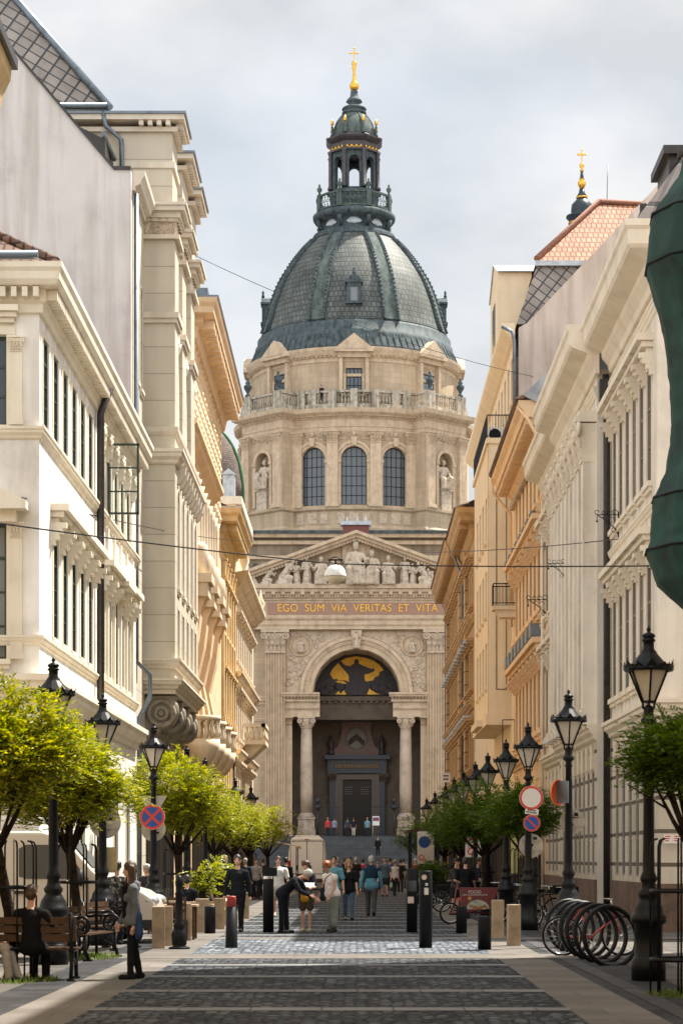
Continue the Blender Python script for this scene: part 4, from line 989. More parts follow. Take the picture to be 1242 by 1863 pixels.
fin = MB().lathe([(.24, 0), (.12, .25), (.2, .55), (.08, .8), (.16, 1.0), (.08, 1.2)], n=10)
finm = fin.mesh('finial', M_COPL); flm = MB().lathe([(.06, 1.2), (.2, 1.45), (.16, 1.7), (.02, 2.05)], n=10).mesh('gilt_flame', M_GOLD)
for k in range(8): c = Pp(R(22.5+45*k), 2.75); inst('finial', finm, lan, (*c, dz(253))); inst('gilt_flame', flm, lan, (*c, dz(253)))
# the drum's storeys as they measure in height, foot to dome
KZ = [(0, 0), (39.1, 37.3), (42.62, 40.5), (51.0, 48.9), (54.0, 51.4), (56.4, 53.55), (58.3, 56.7), (59.75, 58.3), (62.2, 61.8), (dz(564), dz(564)-.2), (dz(527), dz(527)), (dz(455), dz(455)), (200, 200)]
def fzz(z):
    for i in range(len(KZ)-1):
        (a, b), (c, d) = KZ[i], KZ[i+1]
        if a <= z <= c: return b+(d-b)*(z-a)/(c-a)
    return z
done_ = set()
for o in [drum, dome]+list(drum.children)+list(dome.children):
    if o.location.z > 1 and o.parent is not bas:
        z = o.location.z; h = {'window': 6.45, 'pane': 6.45}.get(o.name.split('.')[0], 2.0); o.location.z = fzz(z)
        if 'window' in o.name or 'pane' in o.name: o.scale.z = (fzz(z+h)-fzz(z))/h
    elif o.data.name not in done_:
        done_.add(o.data.name)
        for v in o.data.vertices: v.co.z = fzz(v.co.z)
# --- south bell tower, seen only by its tip
tx, ty = gx(1058, 216)-BX, 11.0
def tz(py): return gz(py, 216)
tw = MB().box(-4, 4, -4, 4, 0, 52).build('bell_tower', M_LIME, bas, (tx, ty, 0))
mb = MB(); mb.lathe([(3.4, 52), (3.2, 58), (1.6, 60), (1.3, tz(410)), (1.3, tz(400)), (1.55, tz(396)), (1.55, tz(393)), (1.0, tz(391)), (1.08, tz(384)), (1.0, tz(372)), (.6, tz(364)), (.45, tz(361)), (.55, tz(358)), (.3, tz(350)), (.25, tz(344))], n=20); mb.build('tower_cap', mat('dark_tower_copper', (.02, .035, .045), .4, .3, 3, .3), tw)
mb = MB(); mb.lathe([(.55, tz(361)), (.58, tz(358)), (.3, tz(356))], n=16); mb.lathe([(.15, tz(345)), (.38, tz(336)), (.4, tz(331)), (.22, tz(328)), (.22, tz(326)), (.3, tz(325))], n=14); mb.lathe([(.12, tz(312)), (.2, tz(311)), (.1, tz(306)), (.25, tz(302)), (.2, tz(298)), (.05, tz(295))], n=12)
mb.lathe([(1.33, tz(408)), (1.36, tz(406)), (1.33, tz(405))], n=20)
mb.build('gilt_finial', M_GOLD, tw)
mb = MB(); mb.lathe([(.2, tz(326)), (.13, tz(312))], n=12); mb.build('finial_stem', M_COP, tw)
mb = MB(); mb.box(-.05, .05, -.05, .05, tz(297), tz(272)); mb.box(-.38, .38, -.04, .04, tz(282), tz(279))
for p in ((-.4, tz(280.5)), (.4, tz(280.5)), (0, tz(272))): mb.ell((p[0], 0, p[1]), .09, .07, .09, 8, 6)
mb.ring((0, 0, tz(280.5)), .16, .03, 'y', 12, 4); mb.build('cross', M_GOLD, tw)
# ================================================================ street houses
def plaster(n, c, var=.1, streak=.14): return mat(n, c, .85, var, .9, 0, .12, 18, streak=streak)
M_PW = plaster('white_plaster', (.82, .79, .74), .13, .2); M_PWT = plaster('soffit_toned_white_trim', (.78, .71, .58), .1, .06)  # trim is white stucco; yellowish soffit shade put into its colour
M_GRN = mat('dark_green_window_frames', (.022, .045, .035), .4, .2, 6)
M_FIRE = mat('bare_firewall_render', (.60, .57, .54), .9, .12, .42, 0, .25, 6, dark=(.44, .415, .40), streak=.2)
M_B = blockmat('grey_beige_stucco', (.60, .54, .435), 60, .9, .016, (.38, .33, .26), .05, .85, .4, .5, 'wall', .14, .12, .5)
M_BT = plaster('grey_beige_trim', (.66, .59, .49), .1, .08)
M_SLATE = blockmat('diamond_slates', (.33, .29, .26), .62, .62, .045, (.06, .06, .065), .14, .7, .5, 0, 'diamond', .35, .2, .8)
M_TILE = blockmat('red_roof_tiles', (.46, .21, .12), .24, .34, .035, (.16, .07, .045), .2, .75, .7, .5, 'front', .25, .1, 1.2)
M_TILEB = blockmat('brown_roof_tiles', (.22, .12, .08), .22, .24, .03, (.06, .035, .03), .25, .75, .8, .5, 'front', .3, .1, 1.5)
M_TILES = blockmat('brown_eaves_tiles', (.24, .15, .10), .22, .24, .03, (.06, .04, .03), .25, .75, .8, .5, 'roof', .3, .1, 1.5)
M_C = plaster('ochre_cream_stucco', (.72, .54, .35), .12, .06); M_D = plaster('yellow_stucco', (.68, .51, .28), .14); M_E = plaster('ivory_stucco', (.68, .58, .44), .12)
M_PIPE = mat('dark_brown_downpipe', (.03, .026, .024), .45, .3, 5)
M_DOORG = mat('shop_dark_wood', (.03, .025, .02), .6, .3, 6)
rndh = random.Random(11)
def gable_roof(root, m, x0, x1, y0, y1, z0, rx, rz_, hip=0., name='roof', y_in=None):
    """pitched roof over a rectangle; ridge at x=rx, height rz_, hipped by hip at both ends"""
    mb = MB(); mb.add([(x0, y0, z0), (x1, y0, z0), (x1, y1, z0), (x0, y1, z0), (rx, y0+hip, rz_), (rx, y1-hip, rz_)], [(0, 1, 4), (1, 2, 5, 4), (2, 3, 5), (3, 0, 4, 5), (0, 3, 2, 1)])
    return wpart(root, name, m, mb)
def row(root, fr, W, us, z, w_=0.): 
    for u in us: W.put(root, fr, u, z, w_)
def ops_of(W, us, z): return [(u-W.wd/2, u+W.wd/2, z, z+W.h) for u in us]
# ---------------- white corner house, left
A = house('corner_house', 'white plaster corner house with dark green windows behind the left street trees', 'house', -12, 58)
fa, fe = Fr('L', -7.0), Fr('F', 48.4)
WA1 = Win(.86, 1.98, M_GRN, None, M_PWT, 2, 4, .035, .07, False, (.12, .05, .1), None, .13, .015)
WA2 = Win(.84, 2.3, M_GRN, None, M_PWT, 2, 4, .03, .055, False, (.12, .05, .1), (.42, .42, .3, .42), .15, .015, 'flat', True)
WA3 = Win(1.0, 2.4, M_GRN, None, M_PWT, 2, 4, .03, .055, False, (.12, .05, .1), (.5, .5, .35, .7), .16, .015, 'ped', True)
ua = [49.35+1.65*k for k in range(6)]; ub = [60.4, 62.0, 63.7, 65.4, 67.1]
o1 = ops_of(WA1, ua+ub, 11.35); o2 = ops_of(WA2, ua[1:]+ub[:2]+ub[3:], 6.8)+ops_of(WA3, [ub[2]], 6.75)
WAg = Win(1.0, 2.6, M_GRN, None, M_PWT, 2, 3, .03, .07, True, None, None, .2, .05); og = [(u-.5, u+.5, 1.6, 4.2, True) for u in [50.5, 53.2, 55.9, 60.4, 63.7, 67.0]]
fb(wall(MB(), 48.4, 69.5, 0, 14.3, o1+o2+og, .24), fa, 'street_wall', M_PW, A)
row(A, fa, WA1, ua+ub, 11.35); row(A, fa, WA2, ua[1:]+ub[:2]+ub[3:], 6.8); row(A, fa, WA3, [ub[2]], 6.75); row(A, fa, WAg, [50.5, 53.2, 55.9, 60.4, 63.7, 67.0], 1.6)
WE1 = Win(1.75, 2.0, M_GRN, None, M_PWT, 3, 3, .04, .07, False, (.1, .1, .1), (.3, .3, .25, .35), .2, .2); WE2 = Win(1.75, 3.0, M_GRN, None, M_PWT, 3, 4, .04, .07, False, (.1, .12, .12), (.5, .5, .25, .85), .22, .2, 'ped')
ue = [-8.6, -12.2]
fb(wall(MB(), -19, -7, 0, 14.3, ops_of(WE1, ue, 11.25)+ops_of(WE2, ue, 6.1), .3), fe, 'end_wall', M_PW, A)
row(A, fe, WE1, ue, 11.25); row(A, fe, WE2, ue, 6.1)
for u in (-7.5, -9.75):
    for z0, z1 in ((6.1, 9.1), (11.25, 13.2)):
        mb = pilaster_mb(u, -.01, .26, .08, z0, z1-.32, 0, None, .2); capital(mb, u, -.01, .26, .1, z1-.32, z1); fb(mb, fe, 'window_pilaster', M_PWT, A)
CP = [(-.02, 14.72), (.57, 14.72), (.57, 14.6), (.52, 14.52), (.5, 14.36), (.44, 14.26), (.42, 14.24), (.16, 14.22), (.16, 13.95), (.1, 13.9), (.08, 13.72), (-.02, 13.7)]
for fr, a, b, m0, m1 in ((fa, 48.4, 69.5, 1, 0), (fe, -19, -7, 0, 1)):
    fb(cornice(MB(), a, b, CP, m0, m1), fr, 'cornice', M_PWT, A)
    mb = MB(); modillions(mb, a-.1*m0, b+.1*m1, .24, .12, .16, .4, 14.0, 14.215); MOD(fb(mb, fr, 'modillion_row', M_PWT, A))
    fb(cornice(MB(), a, b, mould(11.22, .28, .14), m0, m1), fr, 'sill_course', M_PWT, A)
    fb(cornice(MB(), a, b, mould(6.62, .22, .12), m0, m1), fr, 'string_course', M_PWT, A)
    fb(cornice(MB(), a, b, mould(5.75, .62, .4), m0, m1), fr, 'shop_cornice', M_PWT, A)
    mb = MB(); mb.box(a, b, -.01, .07, 0, .75); fb(mb, fr, 'plinth', M_BT, A)
for u in (59.6, 61.2, 62.85, 64.55, 66.25, 68.0):   # pilasters of the middle bays
    mb = pilaster_mb(u, 0, .3, .04, 11.3, 12.75, 0, None, .15); capital(mb, u, 0, .32, .12, 12.75, 13.5); fb(mb, fa, 'pilaster', M_PWT, A)
    mb = MB(); mb.box(u-.12, u+.12, -.01, .09, 6.7, 10.9); fb(mb, fa, 'lesene', M_PWT, A)
for u in ub: 
    mb = MB(); mb.box(u-.55, u+.55, -.01, .03, 9.9, 10.8); mb.box(u-.45, u+.45, .03, .05, 10.0, 10.7); fb(mb, fa, 'panel', M_PW, A)
downpipe(A, fa, [(58.75, .4, 14.3), (58.75, .14, 13.6), (58.75, .14, 0)], .1, M_PIPE)
gable_roof(A, M_TILEB, -19, -6.75, 48.1, 69.5, 14.76, -13, 18.6, 4.5)
mb = MB(); mb.tube([(-19, 47.85, 14.86), (-6.95, 47.85, 14.86)], .1, 8); wpart(A, 'gutter', M_ZINC, mb)
mb = MB(); mb.tube([(-6.6, 48.2, 14.8), (-13, 52.6, 18.7)], .11, 8); wpart(A, 'hip_tiles', M_TILEB, mb)
# one open casement
oc = thing('open_casement', 'green window casement standing wide open on the white corner house', 'casement', (-6.98, 61.25, 11.3)); 
mb = MB()
for a, b, c, d in ((0, .9, 0, .06), (0, .9, 1.92, 1.98), (0, .06, 0, 1.98), (.84, .9, 0, 1.98), (.06, .84, .62, .66), (.06, .84, 1.28, 1.32)): mb.box(a, b, -.02, .02, c, d)
mb.build('frame', M_GRN, oc)
mb = MB(); mb.add([(.06, 0, .06), (.84, 0, .06), (.84, 0, 1.92), (.06, 0, 1.92)], [(0, 1, 2, 3)])
gmt, N_, L_, b_ = newmat('clear_glass'); b_.inputs['Base Color'].default_value = (.85, .9, .88, 1); b_.inputs['Transmission Weight'].default_value = .92; b_.inputs['Roughness'].default_value = .02; b_.inputs['IOR'].default_value = 1.02
mb.build('pane', gmt, oc)

# ---------------- tall grey-beige house with firewall, left
B = house('tall_house', 'tall beige stuccoed apartment house with a bare grey firewall and slate roof', 'apartment house', -14, 78)
pts = [(gx(x, 69.5), gz(y_, 69.5)) for x, y_ in ((238, 1700), (238, 308), (207, 308), (0, 64), (-140, -101), (-140, 1700))]
mb = MB(); mb.prism(pts[::-1], 69.52, 69.9); wpart(B, 'firewall', M_FIRE, mb)
mb = MB()
for i in (1, 2, 3): 
    (xa, za), (xb, zb_) = pts[i], pts[i+1]; mb.prism([(xa, za), (xb, zb_), (xb, zb_+.1), (xa, za+.1)], 69.45, 69.98)
wpart(B, 'firewall_coping', M_PIPE, mb)
fB = Fr('L', -7.16); fBr = Fr('L', -6.12)
WB = Win(.75, 3.4, mat('brown_window_frames', (.06, .04, .03), .5, .2), None, M_BT, 2, 4, .04, .06, True, (.1, .1, .12), None, .12, .3)
fb(wall(MB(), 69.9, 73.8, 0, 23.0, [(70.9, 71.65, 17.2, 20.6, True), (70.9, 71.65, 10.4, 14.9, True), (70.9, 71.65, 7.4, 9.6), (72.4, 73.15, 17.2, 20.6, True)], .3), fB, 'recessed_wall', M_B, B)
row(B, fB, WB, [71.275, 72.775], 17.2); row(B, fB, WB, [71.275], 11.5)
MAIN = lambda z: [(-.02, z), (.42, z), (.4, z-.14), (.3, z-.3), (.26, z-.42), (.1, z-.5), (.1, z-.62), (-.02, z-.64)]
fb(cornice(MB(), 69.9, 73.4, MAIN(23.6)), fB, 'cornice', M_BT, B)
downpipe(B, fB, [(70.05, .12, 22.9), (70.05, .12, 8.0), (70.6, .5, 7.6), (70.6, .5, 6.9), (70.2, .2, 6.2), (70.2, .2, 0)], .08, M_ZINC)
# oriel: wide lower bay
fBo = Fr('F', 73.8)
mb = MB(); usw = [75.2, 77.2, 79.2, 81.2, 83.0]
wall(mb, 73.8, 84.4, 7.6, 15.1, [(u-.38, u+.38, 10.9, 14.3, True) for u in usw]+[(u-.38, u+.38, 8.5, 10.2) for u in usw], .35, 0)
fb(mb, fBr, 'bay_wall', M_B, B); row(B, fBr, WB, usw, 10.9)
WBs = Win(.75, 1.7, MC['brown_window_frames'], None, M_BT, 2, 2, .04, .06, False, (.1, .1, .1), None, .1, .3); row(B, fBr, WBs, usw, 8.5)
mb = MB(); wall(mb, -9.5, -6.12, 7.6, 15.1); fb(mb, fBo, 'bay_side', M_B, B)
for fr, a, b in ((fBr, 73.8, 84.4), (fBo, -9.5, -6.12)):
    f_ = fr.k == 'F'; m0, m1 = (0, 1) if f_ else (1, 0)
    fb(cornice(MB(), a, b, [(-.02, 16.2), (.12, 16.2), (.1, 16.05), (.04, 15.95), (-.02, 15.9)], m0, m1), fr, 'parapet_course', M_BT, B)
    fb(cornice(MB(), a, b, mould(15.45, .5, .3), m0, m1), fr, 'middle_cornice', M_BT, B)
    mb = MB(); mb.box(a, b, -.3, -.005, 15.1, 15.95); fb(mb, fr, 'parapet', M_B, B)
    fb(cornice(MB(), a, b, mould(8.42, .34, .22), m0, m1), fr, 'bay_sill', M_BT, B)
    fb(cornice(MB(), a, b, mould(7.75, .36, .3), m0, m1), fr, 'bay_foot', M_BT, B)
for u in [75.0+1.05*k for k in range(9)]:
    mb = MB(); mb.prism([(0, 15.1), (.3, 15.05), (.25, 14.8), (.1, 14.5), (0, 14.45)], u-.15, u+.15, 'x'); mb.mp(lambda a, b, c: (a, b, c)); fb(mb, fBr, 'bracket', M_BT, B)
mb = MB(); mb.box(-9.5, -6.1, 73.82, 84.4, 7.25, 7.6); wpart(B, 'bay_floor', M_BT, mb)
mb = MB(); wall(mb, 73.8, 84.5, 0, 7.3, [(u-.6, u+.6, 0.4, 4.2) for u in (75.5, 78, 80.5, 83)], .5); fb(mb, fB, 'ground_wall', M_B, B)
for i, u in enumerate((74.5, 77.6, 80.7, 83.6)):    # big scroll consoles
    mb = MB(); prof = [(0, 7.2), (1.0, 7.2), (1.0, 6.85), (.75, 6.4), (.4, 5.9), (.15, 5.2), (0, 4.9)]; mb.prism(prof, u-.4, u+.4, 'x')
    for sg in (-1, 1):
        mb.ring((u+sg*.4, .55, 6.6), .42, .1, 'x', 20, 6); mb.ring((u+sg*.42, .55, 6.6), .2, .08, 'x', 14, 5); mb.ell((u+sg*.42, .55, 6.6), .08, .12, .12, 8, 5); mb.ring((u+sg*.4, .2, 5.6), .22, .07, 'x', 12, 5)
    for k in range(5): mb.ell((u-.3+.15*k, .98, 6.75), .08, .14, .3, 6, 5)
    fb(mb, fB, 'scroll_console', mat('weathered_console', (.27, .23, .18), .85, .3, 3), B)
mb = MB(); wall(mb, 73.8, 93, 15.1, 23.4); mb2 = mb; fb(mb, Fr('L', -7.1), 'upper_wall', M_BT, B)
# three piers with cornices and attic blocks
for i, (u0, u1, c0, c1, a0, a1) in enumerate(((73.8, 75.3, 73.8, 75.0, 73.8, 75.7), (77.0, 78.6, 76.9, 78.6, 77.9, 80.6), (80.9, 82.6, 80.9, 82.8, 82.1, 84.4))):
    X = -6.12
    mb = MB(); mb.box(-8.5 if i else -9.9, X, u0, u1, 16.2, 22.55); wpart(B, 'pier', M_B, mb)
    mb = MB()
    mb.box(-8.5, X+.02, u0-.02, u1+.02, 22.55, 23.1); mb.box(-8.5, X+.16, u0-.16, u1+.16, 22.5, 22.64)
    for z0, z1, e in ((23.1, 23.2, .1), (23.2, 23.4, .2), (23.4, 23.56, .36), (23.56, 23.66, .42)): mb.box(-9.9 if i == 0 else -8.5, X+e, u0-e, u1+e, z0, z1)
    for q in range(4): mb.box(X+.03, X+.16, u0+.1+q*.38, u0+.28+q*.38, 23.1, 23.3)
    for q in range(5): mb.box(-7.4+q*.27, -7.25+q*.27, u0-.15, u0, 23.08, 23.22)
    wpart(B, 'main_cornice', M_BT, mb)
    mb = MB()
    for k in range(26):
        mb.ring((-6.2-rndh.random()*1.0, u0-.02, 22.83+rndh.uniform(-.2, .2)), rndh.uniform(.07, .16), .035, 'y', 8, 4)
    for k in range(14): mb.ring((X+.02, u0+.1+rndh.random()*(u1-u0-.2), 22.83+rndh.uniform(-.2, .2)), rndh.uniform(.07, .14), .035, 'x', 8, 4)
    wpart(B, 'frieze_relief', M_RELIEF, mb)
    mb = MB(); mb.box(-8.5, X+.14, u0-.14, u1+.14, 19.85, 20.05); mb.box(-8.5, X+.08, u0-.08, u1+.08, 19.7, 19.85); wpart(B, 'pier_band', M_BT, mb)
    mb = MB(); mb.box(-9.9 if i == 0 else -8.5, -6.2, a0, a1, 23.66, 26.1); o = wpart(B, 'attic_block', M_B, mb)
    mb = MB(); mb.box(-9.95 if i == 0 else -8.5, -6.12, a0-.06, a1+.06, 24.9, 25.1); mb.box(-9.95 if i == 0 else -8.5, -6.02, a0-.15, a1+.15, 26.1, 26.25); mb.box(-9.95 if i == 0 else -8.6, -5.78, a0-.4, a1+.3, 26.42, 26.6)
    for q in range(int((a1-a0)/.3)): mb.box(-6.1, -5.85, a0+.08+q*.3, a0+.24+q*.3, 26.25, 26.42)
    if i == 0:
        for q in range(4): mb.box(-7.3+q*.3, -7.15+q*.3, a0-.36, a0, 26.25, 26.42)
    wpart(B, 'attic_cornice', M_BT, mb)
    mb = MB(); mb.box(-9.95 if i == 0 else -8.6, -5.72, a0-.46, a1+.36, 26.6, 26.68); wpart(B, 'attic_flashing', M_ZINC, mb)
for u in (75.9, 76.5, 79.2, 79.9, 83.2, 83.8):  # slender columns between the piers
    mb = MB(); mb.lathe([(.2, 15.95), (.16, 16.2), (.15, 18), (.13, 19.2), (.22, 19.45), (.24, 19.6)], (-6.35, u, 0), 14); wpart(B, 'column', plaster('pale_column_stucco', (.66, .62, .56)), mb)
mb = MB(); mb.box(-8, -6.2, 75.3, 84.4, 19.6, 19.9); wpart(B, 'loggia_beam', M_BT, mb)
mb = MB(); mb.box(-20, -8.5, 69.9, 93, 0, 23.4); mb.box(-20, -9.9, 73.9, 93, 23.4, 26.3); wpart(B, 'core', M_B, mb)
mb = MB(); a = gx(115, 73.5); mb.tube([(-16, 73.35, 26.85), (-8.35, 73.35, 26.85)], .1, 8); mb.tube([(-8.5, 73.4, 26.7), (-8.4, 73.45, 26.2), (-7.9, 73.6, 25.8), (-7.85, 73.65, 23.7)], .08, 8); wpart(B, 'gutter', M_ZINC, mb)
mb = MB(); mb.add([(-21, 73.4, 26.75), (-8.3, 73.4, 26.75), (-11.9, 75.6, 31.4), (-24, 75.6, 31.4), (-8.3, 95, 26.75), (-11.9, 93, 31.4), (-15.5, 77.8, 36), (-24, 77.8, 36), (-15.5, 91, 36)], [(0, 1, 2, 3), (1, 4, 5, 2), (3, 2, 6, 7), (2, 5, 8, 6)]); wpart(B, 'slate_roof', M_SLATE, mb)
mb = MB(); mb.tube([(-8.25, 73.35, 26.78), (-11.88, 75.57, 31.43), (-15.5, 77.75, 36.05)], .13, 8); wpart(B, 'hip_ridge', M_ZINC, mb)
mb = MB(); x0, x1 = gx(140, 71.5), gx(193, 71.5); mb.prism([(x0-2, gz(300, 71.5)), (x1, gz(300, 71.5)), (x1, gz(258, 71.5)), (x0, gz(232, 71.5)), (x0-2, gz(240, 71.5))], 71.2, 73.6); wpart(B, 'roof_hatch', M_PIPE, mb)
mb = MB(); mb.tube([(x1-.05, 71.1, gz(250, 71.5)), (x1+.1, 73, gz(262, 71.5))], .09, 8); wpart(B, 'hatch_gutter', M_ZINC, mb)

# ---------------- lozenge-fronted house, left
C_ = house('lozenge_house', 'ochre house with a lozenge patterned top storey under a deep bracketed cornice', 'house', -14, 100)
fC = Fr('L', -7.0)
loz = bpy.data.materials.new('lozenge_stucco'); MC['loz'] = loz; loz.use_nodes = True
def lozmat():
    nt = loz.node_tree; N = nt.nodes; L = nt.links; b = N['Principled BSDF']; tc = N.new('ShaderNodeTexCoord'); sep = N.new('ShaderNodeSeparateXYZ'); L.new(tc.outputs['Object'], sep.inputs[0])
    def M(op, a, b_=None, v=None):
        n = N.new('ShaderNodeMath'); n.operation = op; L.new(a, n.inputs[0])
        if b_ is not None: L.new(b_, n.inputs[1])
        elif v is not None: n.inputs[1].default_value = v
        return n.outputs[0]
    s1 = M('MULTIPLY', sep.outputs[1], v=.8); s2 = M('MULTIPLY', sep.outputs[2], v=1.5)
    c = N.new('ShaderNodeTexChecker'); cm = N.new('ShaderNodeCombineXYZ'); L.new(M('ADD', s1, s2), cm.inputs[0]); L.new(M('SUBTRACT', s1, s2), cm.inputs[1]); L.new(cm.outputs[0], c.inputs[0]); c.inputs['Scale'].default_value = 1.0
    c.inputs[1].default_value = (.64, .49, .33, 1); c.inputs[2].default_value = (.30, .21, .14, 1); L.new(c.outputs[0], b.inputs[0]); b.inputs['Roughness'].default_value = .85
lozmat()
fb(wall(MB(), 92.5, 113, 18.5, 24.2, [], .3), fC, 'lozenge_wall', loz, C_)
mb = MB()
for j in range(10):
    for i in range(17):
        u = 93.2+1.22*i+(.61 if j % 2 else 0); z = 18.9+.52*j
        if u < 112.6: mb.add([(u-.5, .004, z), (u, .004, z-.46), (u+.5, .004, z), (u, .004, z+.46), (u, .13, z)], [(0, 1, 4), (1, 2, 4), (2, 3, 4), (3, 0, 4)])
fb(mb, fC, 'lozenge_studs', M_C, C_)
fb(wall(MB(), 92.5, 113, 0, 18.5, [(u-.5, u+.5, 13.2, 16) for u in (104, 106.5, 109, 111.5)], .3), fC, 'street_wall', M_C, C_)
fb(wall(MB(), 84.4, 92.5, 0, 18.5), Fr('L', -7.05), 'near_wall', M_C, C_)
CPc = [(-.02, 25.2), (1.15, 25.2), (1.12, 25.0), (1.0, 24.85), (.98, 24.6), (.5, 24.55), (.5, 24.3), (.3, 24.2), (.2, 23.7), (-.02, 23.6)]
fb(cornice(MB(), 93, 113, CPc, 1, 0), fC, 'cornice', M_C, C_); fb(cornice(MB(), -20, -7, CPc, 0, 1), Fr('F', 93), 'cornice', M_C, C_)
mb = MB(); modillions(mb, 93, 113, 1.05, .5, .2, .92, 24.2, 24.56); MOD(fb(mb, fC, 'modillion_row', M_C, C_)); mb = MB(); modillions(mb, -9.5, -7, 1.05, .5, .2, .92, 24.2, 24.56); MOD(fb(mb, Fr('F', 93), 'modillion_row', M_C, C_))
mb = MB(); mb.box(-20, -7.02, 93.02, 112.9, 18, 24.3); mb.box(-20, -7.1, 93, 112.9, 0, 18); wpart(C_, 'core', M_C, mb)
mb = MB(); mb.box(-20, -5.8, 91.9, 113, 25.2, 25.3); mb.box(-7.4, -6.3, 92.5, 94, 25.3, 25.75); wpart(C_, 'roof_flashing', M_ZINC, mb)
fb(cornice(MB(), 86.5, 103, mould(18.95, .9, .75), 1, 0), fC, 'middle_cornice', M_C, C_)
mb = MB(); mb.box(86.6, 103, -.1, .12, 17.2, 18.1); fb(mb, fC, 'architrave', M_E, C_)
for k in range(9):
    mb = MB(); mb.lathe([(.3, 13.2), (.22, 13.5), (.2, 15.4), (.18, 16.7), (.3, 17.1)], (-6.6, 87.6+1.7*k, 0), 12); wpart(C_, 'column', M_E, mb)
for k, u in enumerate((88.5, 92.3, 96.1, 99.9)):
    mb = MB(); mb.box(u-.8, u+.8, -.1, 1.05, 12.2, 12.75); mb.box(u-.9, u+.9, -.1, 1.2, 12.75, 13.1); fb(mb, fC, 'bay_cap', M_E, C_)
    mb = MB(); mb.prism([(0, 12.2), (.95, 12.2), (.75, 11.7), (.6, 10.5), (.3, 9.2), (.55, 8.0), (.6, 7.2), (0, 7.2)], u-.6, u+.6, 'x'); fb(mb, fC, 'herm_bracket', M_C, C_)
    mb = MB(); n0 = 0; mb.lathe([(.32, 13.1), (.32, 13.9), (.28, 14.3), (.12, 14.5)], (-6.3, u+.3, 0), 16); wpart(C_, 'bow_front', M_E, mb)
    mb = MB(); mb.lathe([(.2, 5.3), (.5, 5.7), (.74, 6.15), (.78, 6.5)], (-6.3, u, 0), 20); mb.lathe([(.76, 7.25), (.82, 7.3), (.82, 7.45), (.7, 7.45)], (-6.3, u, 0), 20)
    for q in range(16): a = 2*math.pi*q/16; mb.lathe([(.06, 6.5), (.1, 6.8), (.05, 7.1), (.07, 7.25)], (-6.3+.71*math.cos(a), u+.71*math.sin(a), 0), 6)
    wpart(C_, 'round_balcony', M_E, mb)
    mb = MB(); mb.prism([(0, 5.2), (1.0, 5.2), (.95, 4.8), (.6, 4.6), (.6, 4.2), (.35, 4.0), (.3, 3.5), (0, 3.2)], u-.35, u+.35, 'x'); fb(mb, fC, 'stepped_console', M_C, C_)
def shopfronts(root, fr, a, b, wd, w_=.0, h=3.5):
    n = int((b-a)/(wd+.5)); s_ = (b-a)/n
    for k in range(n):
        c = a+s_*(k+.5); mb = MB(); mb.box(c-wd/2, c+wd/2, w_+.0, w_+.09, .05, .6); mb.box(c-wd/2, c+wd/2, w_, w_+.14, h-.55, h)
        for q in range(4): x = c-wd/2+(wd-.09)*q/3; mb.box(x, x+.09, w_, w_+.09, .6, h-.55)
        o = fb(mb, fr, 'shopfront', M_DOORG, root); mb = MB(); mb.box(c-wd/2, c+wd/2, w_+.005, w_+.03, .6, h-.55); fb(mb, fr, 'shop_window', M_GLASS, o)
shopfronts(C_, Fr('L', -7.0), 92.6, 112.8, 2.6); shopfronts(C_, Fr('L', -7.05), 84.6, 92.3, 2.4); shopfronts(B, Fr('L', -7.16), 74.2, 84.2, 2.0, .01, 3.8)
# ---------------- yellow house and ivory house, left
D = house('yellow_house', 'yellow stuccoed house with a toothed cornice past the lozenge house', 'house', -14, 118)
fD = Fr('L', -7.0); WD = Win(1.0, 2.2, M_PIPE, None, M_D, 2, 3, .04, .06, False, (.15, .15, .15), (.3, .3, .15, .35), .15, .25)
ud = [114.5+2.1*k for k in range(5)]
fb(wall(MB(), 113, 124, 0, 19, ops_of(WD, ud, 13.5)+ops_of(WD, ud, 9)+ops_of(WD, ud, 4.8), .3), fD, 'street_wall', M_D, D)
for z in (13.5, 9, 4.8): row(D, fD, WD, ud, z)
CPd = [(-.02, 19.6), (1.1, 19.6), (1.05, 19.35), (.9, 19.2), (.88, 18.95), (.3, 18.9), (.3, 18.55), (.15, 18.4), (.1, 17.8), (-.02, 17.75)]
fb(cornice(MB(), 113, 124, CPd, 1, 0), fD, 'cornice', M_D, D); fb(cornice(MB(), -20, -7, CPd, 0, 1), Fr('F', 113), 'cornice', M_D, D)
mb = MB(); modillions(mb, 113, 124, .42, .2, .3, .82, 18.6, 18.92); MOD(fb(mb, fD, 'modillion_row', M_D, D))
shopfronts(D, fD, 113.2, 123.8, 2.4)
for u in [113.4+2.1*k for k in range(6)]:
    mb = pilaster_mb(u, 0, .5, .15, 8.8, 16.3); capital(mb, u, 0, .5, .2, 16.3, 17.2, False); fb(mb, fD, 'pilaster', M_D, D)
mb = MB(); mb.box(-20, -7.4, 113.3, 124, 0, 19.2); wpart(D, 'core', M_D, mb); mb = MB(); mb.box(-20, -5.85, 111.9, 124, 19.6, 19.68); wpart(D, 'roof_flashing', M_ZINCL, mb)
gable_roof(D, M_TILEB, -20, -6.3, 113, 124, 19.7, -13, 23, 1)
E = house('ivory_house', 'ivory palace front with balcony standing last on the left before the square', 'house', -14, 135)
fE = Fr('L', -6.9); WE = Win(1.0, 2.3, M_PIPE, None, M_E, 2, 3, .04, .06, False, (.2, .2, .15), (.35, .35, .15, .4), .2, .3)
uE = [125.5+2.2*k for k in range(9)]
fb(wall(MB(), 124, 146, 0, 17.3, ops_of(WE, uE, 13)+ops_of(WE, uE, 8.6)+ops_of(WE, uE, 4.4), .3), fE, 'street_wall', M_E, E)
for z in (13, 8.6, 4.4): row(E, fE, WE, uE, z)
